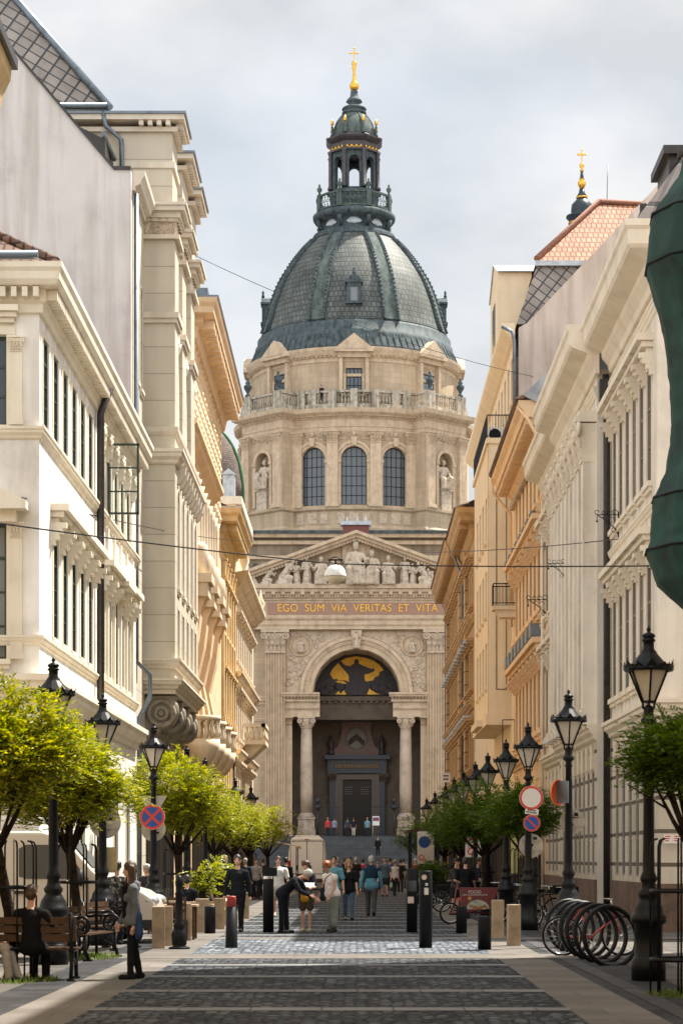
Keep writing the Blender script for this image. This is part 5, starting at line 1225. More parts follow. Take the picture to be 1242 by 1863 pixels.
for z, h, p in ((17.9, .9, .8), (12.3, .5, .45), (7.9, .5, .4), (4.1, .4, .3)): fb(cornice(MB(), 124, 146, mould(z, h, p), 1, 0), fE, 'string_course', M_E, E)
mb = MB(); mb.box(-20, -7.3, 124.3, 146, 0, 17.3); wpart(E, 'core', M_E, mb)
mb = MB(); mb.box(-6.9, -5.5, 131.5, 136, 8.55, 8.8)
for k in range(11): mb.lathe([(.1, 8.8), (.14, 9.1), (.07, 9.4), (.1, 9.6)], (-5.62, 131.7+.41*k, 0), 8)
for k in range(4): mb.lathe([(.1, 8.8), (.14, 9.1), (.07, 9.4), (.1, 9.6)], (-6.6+.3*k, 131.6, 0), 8)
mb.box(-6.9, -5.5, 131.45, 131.75, 9.6, 9.8); mb.box(-5.75, -5.48, 131.45, 136, 9.6, 9.8); mb.prism([(-6.9, 7.6), (-6.4, 7.8), (-5.6, 8.55), (-6.9, 8.55)], 132, 135.5); wpart(E, 'balcony', M_E, mb)
shopfronts(E, fE, 124.2, 145.8, 2.4)
for u in (124.6, 145.4): mb = MB(); mb.lathe([(.25, 17.9), (.12, 18.1), (.3, 18.6), (.1, 19.0), (.02, 19.5)], (-6.4, u, 0), 10); wpart(E, 'roof_urn', M_E, mb)
G = house('domed_house', 'distant house with a small brick dome and green copper ribs beyond the ochre cornice', 'house', -10.5, 150)
mb = MB(); mb.box(-18, -8.1, 147, 162, 0, 25.4); wpart(G, 'body', M_E, mb); mb = MB(); mb.box(-18, -7.7, 146.6, 162, 25.4, 25.9); wpart(G, 'cornice', M_BT, mb)
gd = [(2.1, 25.9), (2.05, 27.2), (1.8, 28.6), (1.35, 29.8), (.7, 30.7), (.1, 31.0)]
mb = MB(); mb.lathe(gd, (-9.9, 149.5, 0), 24); wpart(G, 'brick_dome', blockmat('dome_brick', (.16, .12, .10), .4, .16, .02, (.05, .04, .04), .25, .85, .4, .5, 'wall', .3, .1), mb)
for k in range(4):
    a = R(90*k); mb = MB(); mb.tube([(-9.9+(r+.05)*math.cos(a), 149.5+(r+.05)*math.sin(a), z) for r, z in catmull(gd, 4)], .11, 8); wpart(G, 'copper_rib', mat('verdigris_green', (.025, .13, .04), .5, .2, 3), mb)
mb = MB(); mb.box(-9.0, -8.2, 146.9, 148, 25.9, 27.4); mb.prism([(-9.1, 27.4), (-8.1, 27.4), (-8.6, 27.8)], 146.8, 148); wpart(G, 'dormer', M_ZINCL, mb)
H_ = house('near_left_house', 'ochre house corner cut by the top left edge, only its dark cornice end showing', 'house', -14, 12)
mb = MB(); mb.box(-25, -6.2, -90, 33.6, 0, 13); wpart(H_, 'wall', M_D, mb)
CPh = [(-.02, 13.8), (.92, 13.8), (.9, 13.6), (.8, 13.4), (.7, 13.0), (.3, 12.9), (.2, 12.5), (-.02, 12.4)]
fb(cornice(MB(), -12, 33.6, CPh, 0, 0), Fr('L', -6.2), 'cornice', M_D, H_)
mb = MB(); mb.box(-25, -5.2, -12, 33.7, 13.8, 13.95); wpart(H_, 'roof_edge', M_PIPE, mb)
# ================================================================ right-hand houses
M_R1 = plaster('beige_plaster', (.74, .675, .585), .12, .2); M_R1T = plaster('beige_trim', (.75, .67, .55), .08, .05)
M_RUST = blockmat('rusticated_plaster', (.66, .59, .49), 80, .78, .05, (.15, .12, .09), .05, .85, .7, .5, 'wall', .22, .22, .5)
M_PLI = mat('brown_stone_plinth', (.16, .10, .075), .8, .3, 2.5, streak=.3)
M_R2 = plaster('orange_stucco', (.78, .55, .33), .1, .06); M_R3 = plaster('pale_straw_render', (.76, .64, .46), .06, .07); M_R4 = plaster('brown_ochre_stucco', (.44, .265, .115), .16, .15)
M_GLS = glassmat('street_glass', (.10, .09, .08), .12)
M_SEAM = blockmat('standing_seam_roof', (.20, .17, .165), .5, 30, .03, (.06, .05, .05), .1, .5, .6, .5, 'roof', .3, .2, .6)
M_NET = mat('green_safety_net', (.008, .05, .038), .75, .45, 1.6, 0, .5, 90, dark=(.003, .016, .014), streak=.3)
r1 = house('columned_house', 'beige palace with acanthus pilasters and a rusticated ground floor on the right', 'palace', 13, 67)
f1, f1p, f1e = Fr('R', 6.97), Fr('R', 6.6), Fr('F', 51.1)
M_GREYF = mat('grey_window_paint', (.20, .175, .15), .5, .15, 5)
W1 = Win(.86, 2.75, M_GREYF, M_GLS, M_R1T, 2, 3, .03, .06, False, (.15, .13, .13), (.34, .4, .25, .45), .1, .012, 'flat', True)
W2 = Win(.88, 2.7, M_GREYF, M_GLS, M_R1T, 2, 3, .03, .06, False, (.15, .13, .13), (.34, .36, .35, .42), .1, .012, 'flat', True)
Wg = Win(.66, 2.9, mat('ground_window_paint', (.30, .27, .24), .6, .15, 5), M_GLS, None, 1, 3, .04, .06, False, None, None, 0, .01)
n1 = [52.5+1.42*k for k in range(6)]; n3 = [73.2+1.9*k for k in range(5)]
fb(wall(MB(), 51.1, 60.6, 5, 15.2, ops_of(W1, n1, 10.65)+ops_of(W2, n1, 6.05), .26), f1, 'street_wall', M_R1, r1)
fb(wall(MB(), 71.7, 81.4, 5, 15.2, ops_of(W1, n3, 10.65)+ops_of(W2, n3, 6.05), .26), f1, 'street_wall', M_R1, r1)
for us in (n1, n3): row(r1, f1, W1, us, 10.65); row(r1, f1, W2, us, 6.05)
ng = [51.95+1.42*k for k in range(6)]; ngp = [61.6+1.25*k for k in range(8)]; ng3 = [72.6+1.45*k for k in range(6)]
for fr, a, b, us in ((f1, 51.1, 60.6, ng), (f1p, 60.6, 71.7, ngp), (f1, 71.7, 81.4, ng3)):
    fb(wall(MB(), a, b, 0, 5, ops_of(Wg, us, 1.25), .34), fr, 'rusticated_wall', M_RUST, r1); row(r1, fr, Wg, us, 1.25)
    mb = MB(); mb.box(a+.001, b-.001, -.02, .06, 0, 1.12); fb(mb, fr, 'plinth', M_PLI, r1)
    fb(cornice(MB(), a, b, mould(5.42, .44, .26)), fr, 'string_course', M_R1T, r1)
    for u in us:   # keystones over the slits
        mb = MB(); mb.prism([(u-.18, 4.2), (u+.18, 4.2), (u+.3, 4.86), (u-.3, 4.86)], -.01, .07); fb(mb, fr, 'keystone', M_R1T, r1)
fb(wall(MB(), 60.6, 71.7, 5, 15.2), f1p, 'pilaster_wall', M_R1, r1)
for u in (60.6, 71.7):
    mb = MB(); mb.box(6.6, 7.2, u-.01, u+.01, 0, 15.2); wpart(r1, 'return_wall', M_R1, mb)
for k in range(9):
    u = 61.15+1.25*k; mb = pilaster_mb(u, 0, .56, .36, 5.42, 12.75, 0, None, .45); o = fb(mb, f1p, 'pilaster', M_R1, r1)
    mb = MB(); capital(mb, u, 0, .56, .38, 12.75, 13.95)
    for q, hw in ((-.17, .08), (0, .1), (.17, .08)): mb.prism([(.26, 12.8), (.36, 12.82), (.42, 13.2), (.5, 13.55), (.66, 13.8), (.62, 13.9), (.45, 13.86), (.3, 13.5)], u+q-hw, u+q+hw, 'x')
    mb.mp(f1p.fn()); mb.v = [tuple(Vector(v)-Vector(r1.location)) for v in mb.v]; mb.build('acanthus_capital', M_R1T, o)
    mb = MB(); mb.box(u-.4, u+.4, 0, .5, 13.952, 14.1); fb(mb, f1p, 'abacus', M_PIPE if 0 else M_R1T, r1)
CP1 = [(-.02, 16.35), (.86, 16.35), (.86, 16.2), (.8, 16.12), (.78, 15.8), (.72, 15.72), (.3, 15.55), (.28, 15.4), (.12, 15.2), (.08, 15.02), (-.02, 15.0)]
fb(cornice(MB(), 51.1, 60.2, CP1, 1, 0), f1, 'cornice', M_R1T, r1); fb(cornice(MB(), 60.2, 72.1, CP1), f1p, 'cornice', M_R1T, r1); fb(cornice(MB(), 72.1, 81.4, CP1), f1, 'cornice', M_R1T, r1); fb(cornice(MB(), 6.97, 22, CP1, 1, 0), f1e, 'cornice', M_R1T, r1)
for fr, a, b in ((f1, 51.1, 60.6), (f1p, 60.6, 71.7), (f1, 71.7, 81.4), (f1e, 6.97, 22)):
    m0 = 1 if a in (51.1, 6.97) else 0
    fb(cornice(MB(), a, b, mould(14.75, .3, .12), m0, 0), fr, 'architrave', M_R1T, r1)
    if fr is not f1p: fb(cornice(MB(), a, b, mould(10.1, .24, .12), m0, 0), fr, 'sill_course', M_R1T, r1)
WEe = Win(1.1, 2.75, M_R1T, M_GLS, M_R1T, 2, 3, .05, .08, False, (.2, .15, .15), (.4, .4, .3, .5), .2, .2)
fb(wall(MB(), 6.97, 22, 5, 15.2, ops_of(WEe, [10, 13.5], 10.65)+ops_of(WEe, [10, 13.5], 6.05), .26), f1e, 'end_wall', M_R1, r1); row(r1, f1e, WEe, [10, 13.5], 10.65); row(r1, f1e, WEe, [10, 13.5], 6.05)
fb(wall(MB(), 6.97, 22, 0, 5), f1e, 'rusticated_wall', M_RUST, r1); fb(cornice(MB(), 6.97, 22, mould(5.42, .44, .26), 1, 0), f1e, 'string_course', M_R1T, r1)
mb = MB(); mb.box(6.97, 22, -.02, .06, 0, 1.12); fb(mb, f1e, 'plinth', M_PLI, r1)
mb = MB(); mb.tube([(60.35, .16, 15.0), (60.35, .13, 14.3), (60.35, .13, 0)], .095, 10); mb.box(60.18, 60.52, .02, .34, 14.3, 14.85); fb(mb, f1, 'downpipe', M_PIPE, r1)
mb = MB(); mb.tube([(81.2, .14, 15), (81.2, .14, 0)], .06, 8); fb(mb, f1, 'thin_downpipe', M_R1T, r1)
mb = MB(); mb.box(8, 22, 52, 81, 0, 16.3); wpart(r1, 'core', M_R1, mb)
mb = MB(); x0, z0 = 6.5, 16.4; mb.add([(6.35, 51, 16.4), (6.35, 81.4, 16.4), (9.6, 81.4, 21), (9.6, 53, 21), (22, 51, 16.4), (22, 53, 21), (22, 81.4, 21)], [(0, 1, 2, 3), (0, 3, 5, 4), (3, 2, 6, 5)]); wpart(r1, 'metal_roof', M_SEAM, mb)
mb = MB()
for z, x in ((17.0, 6.72), (18.3, 7.6)):
    mb.tube([(x, 51.4, z), (x, 81, z)], .05, 6)
    for k in range(22): mb.box(x-.04, x+.04, 52+1.35*k, 52.06+1.35*k, z-.1, z+.22)
wpart(r1, 'snow_guard', M_PIPE, mb)
mb = MB(); mb.box(7.45, 9.5, 52.6, 54.6, 17.5, 18.55); mb.box(7.3, 9.6, 52.45, 54.75, 18.55, 18.75); wpart(r1, 'roof_dormer', M_PIPE, mb); mb = MB(); mb.box(7.1, 7.5, 57, 57.5, 17.0, 18.3); wpart(r1, 'chimney', M_PIPE, mb)
# street-name plates on the corner
sp = thing('street_plate', 'red and white street name plates on the rusticated corner wall at right', 'sign', (gx(1222, 51.0), 51.0, gz(1527, 51))); mb = MB(); mb.box(-.2, -.005, -.07, -.05, -.1, .1); mb.box(.005, .2, -.07, -.05, -.1, .1); mb.build('plate', M_WHITE, sp)
mb = MB(); 
for q in (-.17, .035):
    for k in range(3): mb.box(q, q+.13-.02*k, -.076, -.072, .05-.05*k, .075-.05*k)
mb.build('lettering', mat('sign_red', (.55, .06, .04), .5, .1), sp)
# iron scroll brackets on the wall
def scroll_bracket(label, x, y_, z, s_=1.0):
    t = thing('wall_bracket', label, 'bracket', (x, y_, z), 0, 'wrought iron lamp brackets on the beige palace'); mb = MB()
    mb.tube([(0, 0, .45), (-.95, 0, .45)], .022, 6); mb.tube([(0, 0, -.45), (-.2, 0, -.1), (-.55, 0, .2), (-.9, 0, .42)], .022, 6); mb.tube([(0, 0, -.55), (0, 0, .6)], .028, 6)
    for c, r_ in (((-.3, 0, .22), .13), ((-.2, 0, -.22), .1), ((-.6, 0, .32), .08), ((-.15, 0, .58), .1), ((-.4, 0, .55), .09), ((-.65, 0, .54), .08), ((-.95, 0, .56), .09)): mb.ring(c, r_, .016, 'y', 14, 5, 0, 5.0)
    mb.tube([(-.95, 0, .45), (-.95, 0, .2)], .016, 6); mb.ell((-.95, 0, .16), .05, .05, .05, 8, 6)
    mb.build('scrollwork', M_BLACK, t); t.scale = (s_,)*3; return t
scroll_bracket('wrought iron scroll bracket just right of the dark downpipe', 6.95, 58.6, gz(955, 58.6), .6)
scroll_bracket('wrought iron scroll bracket on the wall between the white pilasters', 6.3, 66.5, gz(1040, 66.5), .55)
scroll_bracket('wrought iron scroll bracket near the orange house, lowest of the three', 6.95, 80.4, gz(1108, 80.4), .75)
# ---------------- orange house
r2 = house('orange_house', 'orange stuccoed house with a tiled eave and rows of pedimented windows', 'house', 13, 90)
f2 = Fr('R', 6.97); WO1 = Win(.9, 2.0, M_GREYF, M_GLS, M_R2, 2, 3, .04, .06, False, (.2, .1, .15), None, .1, .02)
WO2 = Win(.95, 2.5, M_GREYF, M_GLS, M_R2, 2, 3, .04, .06, False, (.25, .2, .2), (.45, .5, .3, .55), .1, .02, 'flat', True)
u2 = [82.5+1.95*k for k in range(8)]
fb(wall(MB(), 81.4, 98, 0, 18.2, ops_of(WO1, u2, 15.4)+ops_of(WO2, u2, 11.2)+ops_of(WO2, u2, 6.6)+ops_of(WO1, u2, 2), .3), f2, 'street_wall', M_R2, r2)
row(r2, f2, WO1, u2, 15.4); row(r2, f2, WO2, u2, 11.2); row(r2, f2, WO2, u2, 6.6); row(r2, f2, WO1, u2, 2)
CP2 = [(-.02, 18.7), (1.02, 18.7), (1.0, 18.5), (.85, 18.35), (.8, 18.1), (.28, 18.05), (.28, 17.8), (.12, 17.65), (.08, 17.5), (-.02, 17.45)]
fb(cornice(MB(), 81.4, 98, CP2, 0, 0), f2, 'cornice', M_R2, r2)
mb = MB(); modillions(mb, 81.4, 98, .36, .17, .28, .74, 17.82, 18.07); MOD(fb(mb, f2, 'modillion_row', M_R2, r2))
mb = MB(); modillions(mb, 81.4, 98, .5, .3, .02, .2, 17.2, 17.45); fb(mb, f2, 'frieze_ornament', M_RELIEF, r2)
fb(cornice(MB(), 81.4, 98, mould(14.9, .5, .4)), f2, 'string_course', M_R2, r2); fb(cornice(MB(), 81.4, 98, mould(10.4, .3, .2)), f2, 'string_course', M_R2, r2); fb(cornice(MB(), 81.4, 98, mould(5.9, .4, .3)), f2, 'string_course', M_R2, r2)
for u in u2:
    for z in (14.6, 10.0):
        mb = MB(); mb.box(u-.48, u+.48, .1, .52, z+.0, z+.5 if z < 12 else z+.1); fb(mb, f2, 'zinc_cover', M_ZINC, r2)
mb = MB(); mb.box(7.05, 22, 81.5, 97.9, 0, 18.6); wpart(r2, 'core', M_R2, mb)
mb = MB()
for k in range(72): mb.tube([(5.86, 81.5+.228*k, 18.72), (6.6, 81.5+.228*k, 19.05)], .1, 6)
wpart(r2, 'eaves_tiles', M_TILES, mb)
mb = MB(); mb.add([(5.9, 81.4, 18.75), (5.9, 98, 18.75), (13, 98, 22.3), (13, 81.4, 22.3), (5.9, 81.4, 18.6)], [(0, 1, 2, 3)]); wpart(r2, 'tiled_roof', M_TILES, mb)
mb = MB(); mb.prism([(gx(x, 82), gz(y_, 82)) for x, y_ in ((948, 725), (1030, 650), (1200, 640), (1200, 900), (985, 900), (985, 745))][::-1], 81.3, 81.5); wpart(r2, 'parapet_wall', mat('patched_grey_render', (.42, .44, .46), .9, .3, .8, 0, .3, 8), mb)
mb = MB(); mb.tube([(5.95, 81.6, 18.5), (6.3, 81.4, 18.0), (6.85, 81.3, 17.0), (6.85, 81.3, 15.5)], .07, 8); wpart(r2, 'downpipe', M_R2, mb)
mb = MB(); mb.tube([(5.9, 97.2, 18.5), (6.0, 97.3, 17.9), (6.8, 97.6, 17.0), (6.85, 97.7, 12)], .06, 8); wpart(r2, 'downpipe', M_R2, mb)
shopfronts(r2, f2, 81.8, 97.8, 2.7, 0, 4.2)
# ---------------- straw-coloured house with bay
r3 = house('bay_house', 'straw coloured house with a tall oriel bay, red tiled roof and bare firewall', 'house', 13, 108)
f3 = Fr('R', 7.0); f3b = Fr('R', 5.95); f3e = Fr('F', 98.0)
W3 = Win(1.0, 2.0, M_PIPE, M_GLS, M_R3, 2, 2, .04, .06, False, (.1, .1, .1), None, .06, .05); u3 = [101.5+2.4*k for k in range(5)]
us3 = [99.5+2.3*k for k in range(6)]
fb(wall(MB(), 98, 131, 0, 25.2, ops_of(W3, us3, 22.3), .3), f3, 'street_wall', M_R3, r3); row(r3, f3, W3, us3, 22.3)
fb(wall(MB(), 98, 131, 0, 8, ), Fr('R', 6.98), 'ground_wall', M_R3, r3)
o3 = []
for z in (9.6, 12.9, 16.3): o3 += ops_of(W3, u3[:4], z)
fb(wall(MB(), 100, 111.8, 8.3, 20.6, o3, .3), f3b, 'bay_wall', M_R3, r3)
for z in (9.6, 12.9, 16.3): row(r3, f3b, W3, u3[:4], z)
mb = MB(); mb.box(5.95, 7, 99.98, 100.2, 8.3, 20.6); mb.box(5.85, 7, 99.9, 111.9, 20.6, 20.85); mb.box(5.85, 7, 99.9, 111.9, 7.8, 8.3); mb.box(5.6, 7, 103, 108.5, 7.9, 8.2); wpart(r3, 'bay_frame', M_R3, mb)
mb = MB(); mb.box(6.3, 6.34, 99.95, 99.99, 9.4, 20.2); mb.box(6.75, 6.78, 99.95, 99.99, 9.4, 20.2); mb.box(6.3, 6.78, 99.95, 99.99, 9.4, 9.44); wpart(r3, 'bay_groove', M_PLI, mb)
def railing(root, nm, x0, x1, y0, y1, z, h, sides='fw'):
    mb = MB()
    def run(a, b):
        a = Vector(a); b = Vector(b); n = max(2, int((b-a).length/.12)); mb.tube([a+Vector((0, 0, h)), b+Vector((0, 0, h))], .028, 6); mb.tube([a+Vector((0, 0, .1)), b+Vector((0, 0, .1))], .02, 6)
        for k in range(n+1): p = a.lerp(b, k/n); mb.box(p.x-.01, p.x+.01, p.y-.01, p.y+.01, z, z+h)
    run((x0, y0, z), (x1, y0, z)); run((x0, y0, z), (x0, y1, z)); run((x0, y1, z), (x1, y1, z)); return wpart(root, nm, M_BLACK, mb)
railing(r3, 'terrace_railing', 5.9, 7, 100.0, 111.5, 20.85, 1.05)
railing(r3, 'balcony_railing', gx(897, 97.2), 7, 97.0, 98.0, gz(1102, 97.2), .95)
mb = MB(); zb = gz(1103, 97.2); x0 = gx(895, 97.2); mb.box(x0, 7, 96.9, 98, zb-.18, zb); mb.prism([(x0+.15, zb-.18), (x0+.35, zb-.5), (7, zb-.5), (7, zb-.18)][::-1], 97, 98); wpart(r3, 'balcony', M_R3, mb)
ac = thing('air_conditioner', 'white air conditioner unit behind a terrace railing high on the right', 'air conditioner', (6.4, 101.2, 20.87)); mb = MB(); mb.box(-.42, .42, 0, .32, .05, .72); mb.build('case', M_WHITE, ac); mb = MB(); mb.disc((-.08, -.012, .38), .27, 'y', 20); 
for k in range(3): mb.ring((-.08, -.02, .38), .09+.08*k, .012, 'y', 18, 4)
mb.build('fan_grille', M_ANTH, ac)
CP3 = [(-.02, 25.6), (.6, 25.6), (.58, 25.4), (.45, 25.25), (.12, 24.95), (-.02, 24.9)]
fb(cornice(MB(), 98, 131, CP3, 0, 0), f3, 'cornice', M_R3, r3)
mb = MB(); mb.prism([(gx(x, 97.9), gz(y_, 97.9)) for x, y_ in ((943, 1120), (943, 598), (958, 590), (1180, 355), (1250, 281), (1330, 281), (1330, 1120))][::-1], 97.6, 98.0); wpart(r3, 'firewall', mat('pinkish_firewall_render', (.56, .48, .425), .9, .12, .3, 0, .2, 6, streak=.22), mb)
mb = MB(); mb.tube([(6.4, 97.6, 25.35), (6.85, 97.5, 25.1), (6.95, 97.5, 24.7), (6.95, 97.5, 18.9)], .08, 8); wpart(r3, 'downpipe', M_ZINC, mb)
def Q(x, y_, Y): return tuple(PX(x, y_, Y))
mb = MB(); e1 = [(7.1, 98.2, 25.6), (19, 98.2, 25.6), (19, 130, 25.6), (7.1, 130, 25.6)]; e2 = [(8.15, 99, gz(475, 99)), (18, 99, gz(475, 99)), (18, 129, gz(475, 99)), (8.15, 129, gz(475, 99))]
mb.add(e1+e2, [(0, 1, 5, 4), (1, 2, 6, 5), (2, 3, 7, 6), (3, 0, 4, 7)]); wpart(r3, 'slate_mansard', M_SLATE, mb)
zr = gz(369, 104); mb = MB(); mb.add([(8.05, 98.9, e2[0][2]+.02), (18, 98.9, e2[0][2]+.02), (18, 129, e2[0][2]+.02), (8.05, 129, e2[0][2]+.02), (11.4, 104, zr), (15, 104, zr-.2), (11.4, 124, zr), (15, 124, zr-.2)], [(0, 1, 5, 4), (1, 2, 7, 5), (2, 3, 6, 7), (3, 0, 4, 6), (4, 5, 7, 6)]); wpart(r3, 'red_roof', M_TILE, mb)
mb = MB(); mb.tube([(8.05, 98.85, e2[0][2]+.08), (11.4, 103.95, zr+.06), (15, 103.95, zr-.14)], .14, 8); wpart(r3, 'ridge_tiles', mat('ridge_tile_brown', (.25, .11, .07), .8, .3, 8), mb)
mb = MB(); mb.box(8.0, 18, 98.75, 98.9, e2[0][2]-.25, e2[0][2]-.02); wpart(r3, 'flashing', M_ZINCL, mb)
mb = MB(); mb.tube([(11.9, 105, zr), (11.95, 105, zr+2.1)], .02, 5); wpart(r3, 'antenna', M_ZINC, mb)
dz0, dz1 = gz(580, 106), gz(480, 106); dza = gz(520, 106)
mb = MB(); mb.prism([(103.5, 25.5), (109.5, 25.5), (109.5, dza), (106.5, dz1), (103.5, dza)][::-1], 6.62, 8.2, 'x'); wpart(r3, 'gable', M_R3, mb)
mb = MB(); mb.add([(6.55, 103.3, dza), (6.55, 106.5, dz1+.08), (9.5, 106.5, dz1+.08), (9.5, 103.3, dza), (6.55, 109.7, dza), (9.5, 109.7, dza)], [(0, 1, 2, 3), (1, 4, 5, 2)]); wpart(r3, 'gable_roof', M_ZINCL, mb)
mb = MB(); mb.box(6.58, 6.62, 105.6, 107.4, 26.2, 28.4); wpart(r3, 'gable_window', M_GLASS, mb)
mb = MB(); mb.box(7.0, 22, 98.1, 130.8, 0, 25.2); mb.v = [(x+.35 if x < 8 else x, y_, z) for x, y_, z in mb.v]; wpart(r3, 'core', M_R3, mb)
scr = thing('lattice_screen', 'dark lattice screen fixed above the shop front beside the orange house', 'screen', (6.9, 97.5, gz(1390, 97.5))); mb = MB(); a_, b_ = gx(914, 97.5)-6.9, gx(958, 97.5)-6.9; hh = gz(1310, 97.5)-gz(1390, 97.5)
for z in (0, hh): mb.box(a_, b_, -.02, .02, z-.02, z+.02)
for x in (a_, (a_+b_)/2, b_): mb.box(x-.02, x+.02, -.02, .02, 0, hh)
n = 9
for k in range(-n, n*2):
    for sg in (-1, 1):
        x0, z0 = a_+(b_-a_)*k/n, 0.
        x1 = x0+sg*hh*.6
        if min(x0, x1) >= a_-.01 and max(x0, x1) <= b_+.01: mb.tube([(x0, 0, 0), (x1, 0, hh)], .007, 4)
mb.build('lattice', M_BLACK, scr)
# ---------------- brown-ochre house
r4 = house('ochre_house', 'dark ochre house with quoins and a deep wooden looking cornice, last on the right', 'house', 14, 150)
f4 = Fr('R', 6.97); W4 = Win(1.1, 2.3, M_PIPE, M_GLS, M_R4, 2, 3, .05, .07, False, (.25, .25, .15), (.4, .45, .2, .5), .15, .08); u4 = [133+2.4*k for k in range(15)]
fb(wall(MB(), 131, 170, 0, 22, ops_of(W4, u4, 17)+ops_of(W4, u4, 12)+ops_of(W4, u4, 7.2), .35), f4, 'street_wall', M_R4, r4)
for z in (17, 12, 7.2): row(r4, f4, W4, u4, z)
CP4 = [(-.02, 22.5), (1.15, 22.5), (1.1, 22.2), (.95, 22.0), (.9, 21.75), (.35, 21.7), (.3, 21.2), (.12, 20.9), (-.02, 20.8)]
for a, b, w_ in ((131, 143, 0), (143.2, 170, .12)):
    fb(cornice(MB(), a, b, [(x+w_ if x > 0 else x, z) for x, z in CP4], 1 if a == 131 else 0, 0), f4, 'cornice', M_R4, r4)
    mb = MB(); modillions(mb, a, b, .55, .25, .3, .88+w_, 21.4, 21.72); MOD(fb(mb, f4, 'modillion_row', M_R4, r4))
    mb = MB()
    for k in range(int((b-a)/.26)): mb.tube([(6.97-1.2-w_, a+.26*k, 22.55), (6.97-.3, a+.26*k, 22.95)], .11, 6)
    wpart(r4, 'eaves_tiles', M_TILES, mb)
fb(cornice(MB(), 6.97, 20, CP4, 1, 0), Fr('F', 131), 'cornice', M_R4, r4)
fb(wall(MB(), 6.97, 20, 0, 22), Fr('F', 131), 'end_wall', M_R4, r4)
for u in (139.5, 147.5, 168):
    mb = MB()
    for k in range(24): mb.box(u-1.0, u+1.0, -.01, .2, .8+.85*k, 1.58+.85*k)
    fb(mb, f4, 'quoin_pier', M_R4, r4)
for z in (16.3, 11.2, 6.4): fb(cornice(MB(), 131, 170, mould(z, .5, .4)), f4, 'string_course', M_R4, r4)
for u in u4:
    for z in (10.0, 5.5): mb = MB(); mb.box(u-.55, u+.55, .2, .6, z+4.7, z+4.85); fb(mb, f4, 'zinc_cover', M_ZINCL, r4)
mb = MB(); mb.box(7.45, 20, 131.1, 170, 0, 22.3); wpart(r4, 'core', M_R4, mb)
mb = MB(); mb.add([(5.75, 131, 22.56), (5.65, 170, 22.56), (13, 170, 26), (13, 131, 26)], [(0, 1, 2, 3)]); wpart(r4, 'tiled_roof', M_TILES, mb)
for u, pts in ((143, [(.95, 22.3), (.9, 21.9), (.16, 20.0), (.16, 3)]), (169, [(1.1, 22.3), (.2, 21), (.2, 3)])):
    mb = MB(); mb.tube([(u+.05, w_, z) for w_, z in pts], .08, 8); fb(mb, f4, 'downpipe', M_ZINC, r4)
shopfronts(r4, f4, 131.3, 169.8, 2.4, .01, 4.2); shopfronts(r3, Fr('R', 6.98), 98.4, 130.8, 2.8, .01, 4.4)
# ---------------- near right house with the netted corner turret
r0 = house('near_right_house', 'near corner house mostly outside the frame behind the green netted turret', 'house', 14, 15)
mb = MB(); mb.box(6.3, 26, -90, 39.9, 0, 21.5); wpart(r0, 'wall', M_R1, mb)
nt_ = thing('netted_turret', 'corner turret wrapped in dark green safety net at the right edge', 'turret', (6.25, 37.2, 0)); mb = MB()
sc_ = 4000/37.2; prof = [(60, 1113), (78, 1108), (130, 1062), (150, 1003), (143, 985), (141, 940), (137, 908), (132, 900), (112, 855), (103, 770), (105, 700), (118, 600), (128, 560), (150, 487), (150, 470), (140, 395), (128, 375), (92, 325), (78, 275), (66, 200), (58, 60), (40, -160)]
mb.lathe([(r_/sc_, gz(y_, 37.2)) for r_, y_ in prof], n=12, a0=R(10), a1=R(370), smooth=True)
o = mb.build('net_cover', M_NET, nt_); sb = o.modifiers.new('folds', 'SUBSURF'); sb.subdivision_type = 'SIMPLE'; sb.levels = 3; sb.render_levels = 3
tx = bpy.data.textures.new('folds', 'CLOUDS'); tx.noise_scale = .3; dm = o.modifiers.new('sag', 'DISPLACE'); dm.texture = tx; dm.strength = .07; dm.mid_level = .5
for y_, r_ in ((487, 151), (908, 138), (1003, 151), (395, 141)): MB().ring((0, 0, gz(y_, 37.2)), r_/sc_, .022, 'z', 12, 6, R(10), R(370)).build('tie_rope', M_ANTH, nt_)
# wires over the street, and the hanging lamp
def wire(label, pts, r, m=None):
    t = MB().tube(pts, r, 6).build('overhead_wire', m or M_BLACK); tag(t, label, 'wire', 'wires strung across the street'); return t
def sag(a, b, s, n=14):
    a, b = Vector(a), Vector(b); return [a.lerp(b, k/n)-Vector((0, 0, s*4*(k/n)*(1-k/n))) for k in range(n+1)]
lp = PX(610, 1026, 47)
wire('black span wire rising from the left houses to the hanging lamp', sag((-6.15, 33.4, 6.9), lp, .04), .014)
wire('black span wire running from the hanging lamp to the netted turret', sag(lp, (6.3, 38.5, 6.85), .04), .014)
wire('thin wire high up between the tall beige house and the bay house', sag(PX(352, 463, 84), PX(985, 688, 98), .5), .012)
wire('thin sagging wire low in front of the beige palace pilasters', sag(PX(765, 1005, 80), PX(1172, 975, 56), .1), .014)
wire('thin wire slanting across the white corner house windows', sag(PX(40, 905, 47.9), PX(455, 985, 110), .2), .014)
hl = thing('hanging_lamp', 'white hemispherical lamp hanging from the wire before the pediment', 'lamp', (lp.x, lp.y, lp.z))
mb = MB(); mb.lathe([(.02, -.02), (.1, -.03), (.16, -.07), (.21, -.14), (.235, -.25), (.235, -.27)], n=24, caps=False); mb.build('shade', M_WHITE, hl)
mb = MB(); mb.lathe([(.225, -.262), (.2, -.34), (.13, -.40), (.03, -.425)], n=20); mb.build('bowl', mat('frosted_bowl', (.62, .52, .36), .35, .1), hl)
mb = MB(); mb.tube([(0, 0, .0), (0, 0, .1)], .02, 6); mb.box(-.16, .16, -.02, .02, .07, .1); mb.ring((0, 0, .02), .13, .012, 'y', 14, 4, 0, math.pi); mb.build('bracket', M_BLACK, hl)
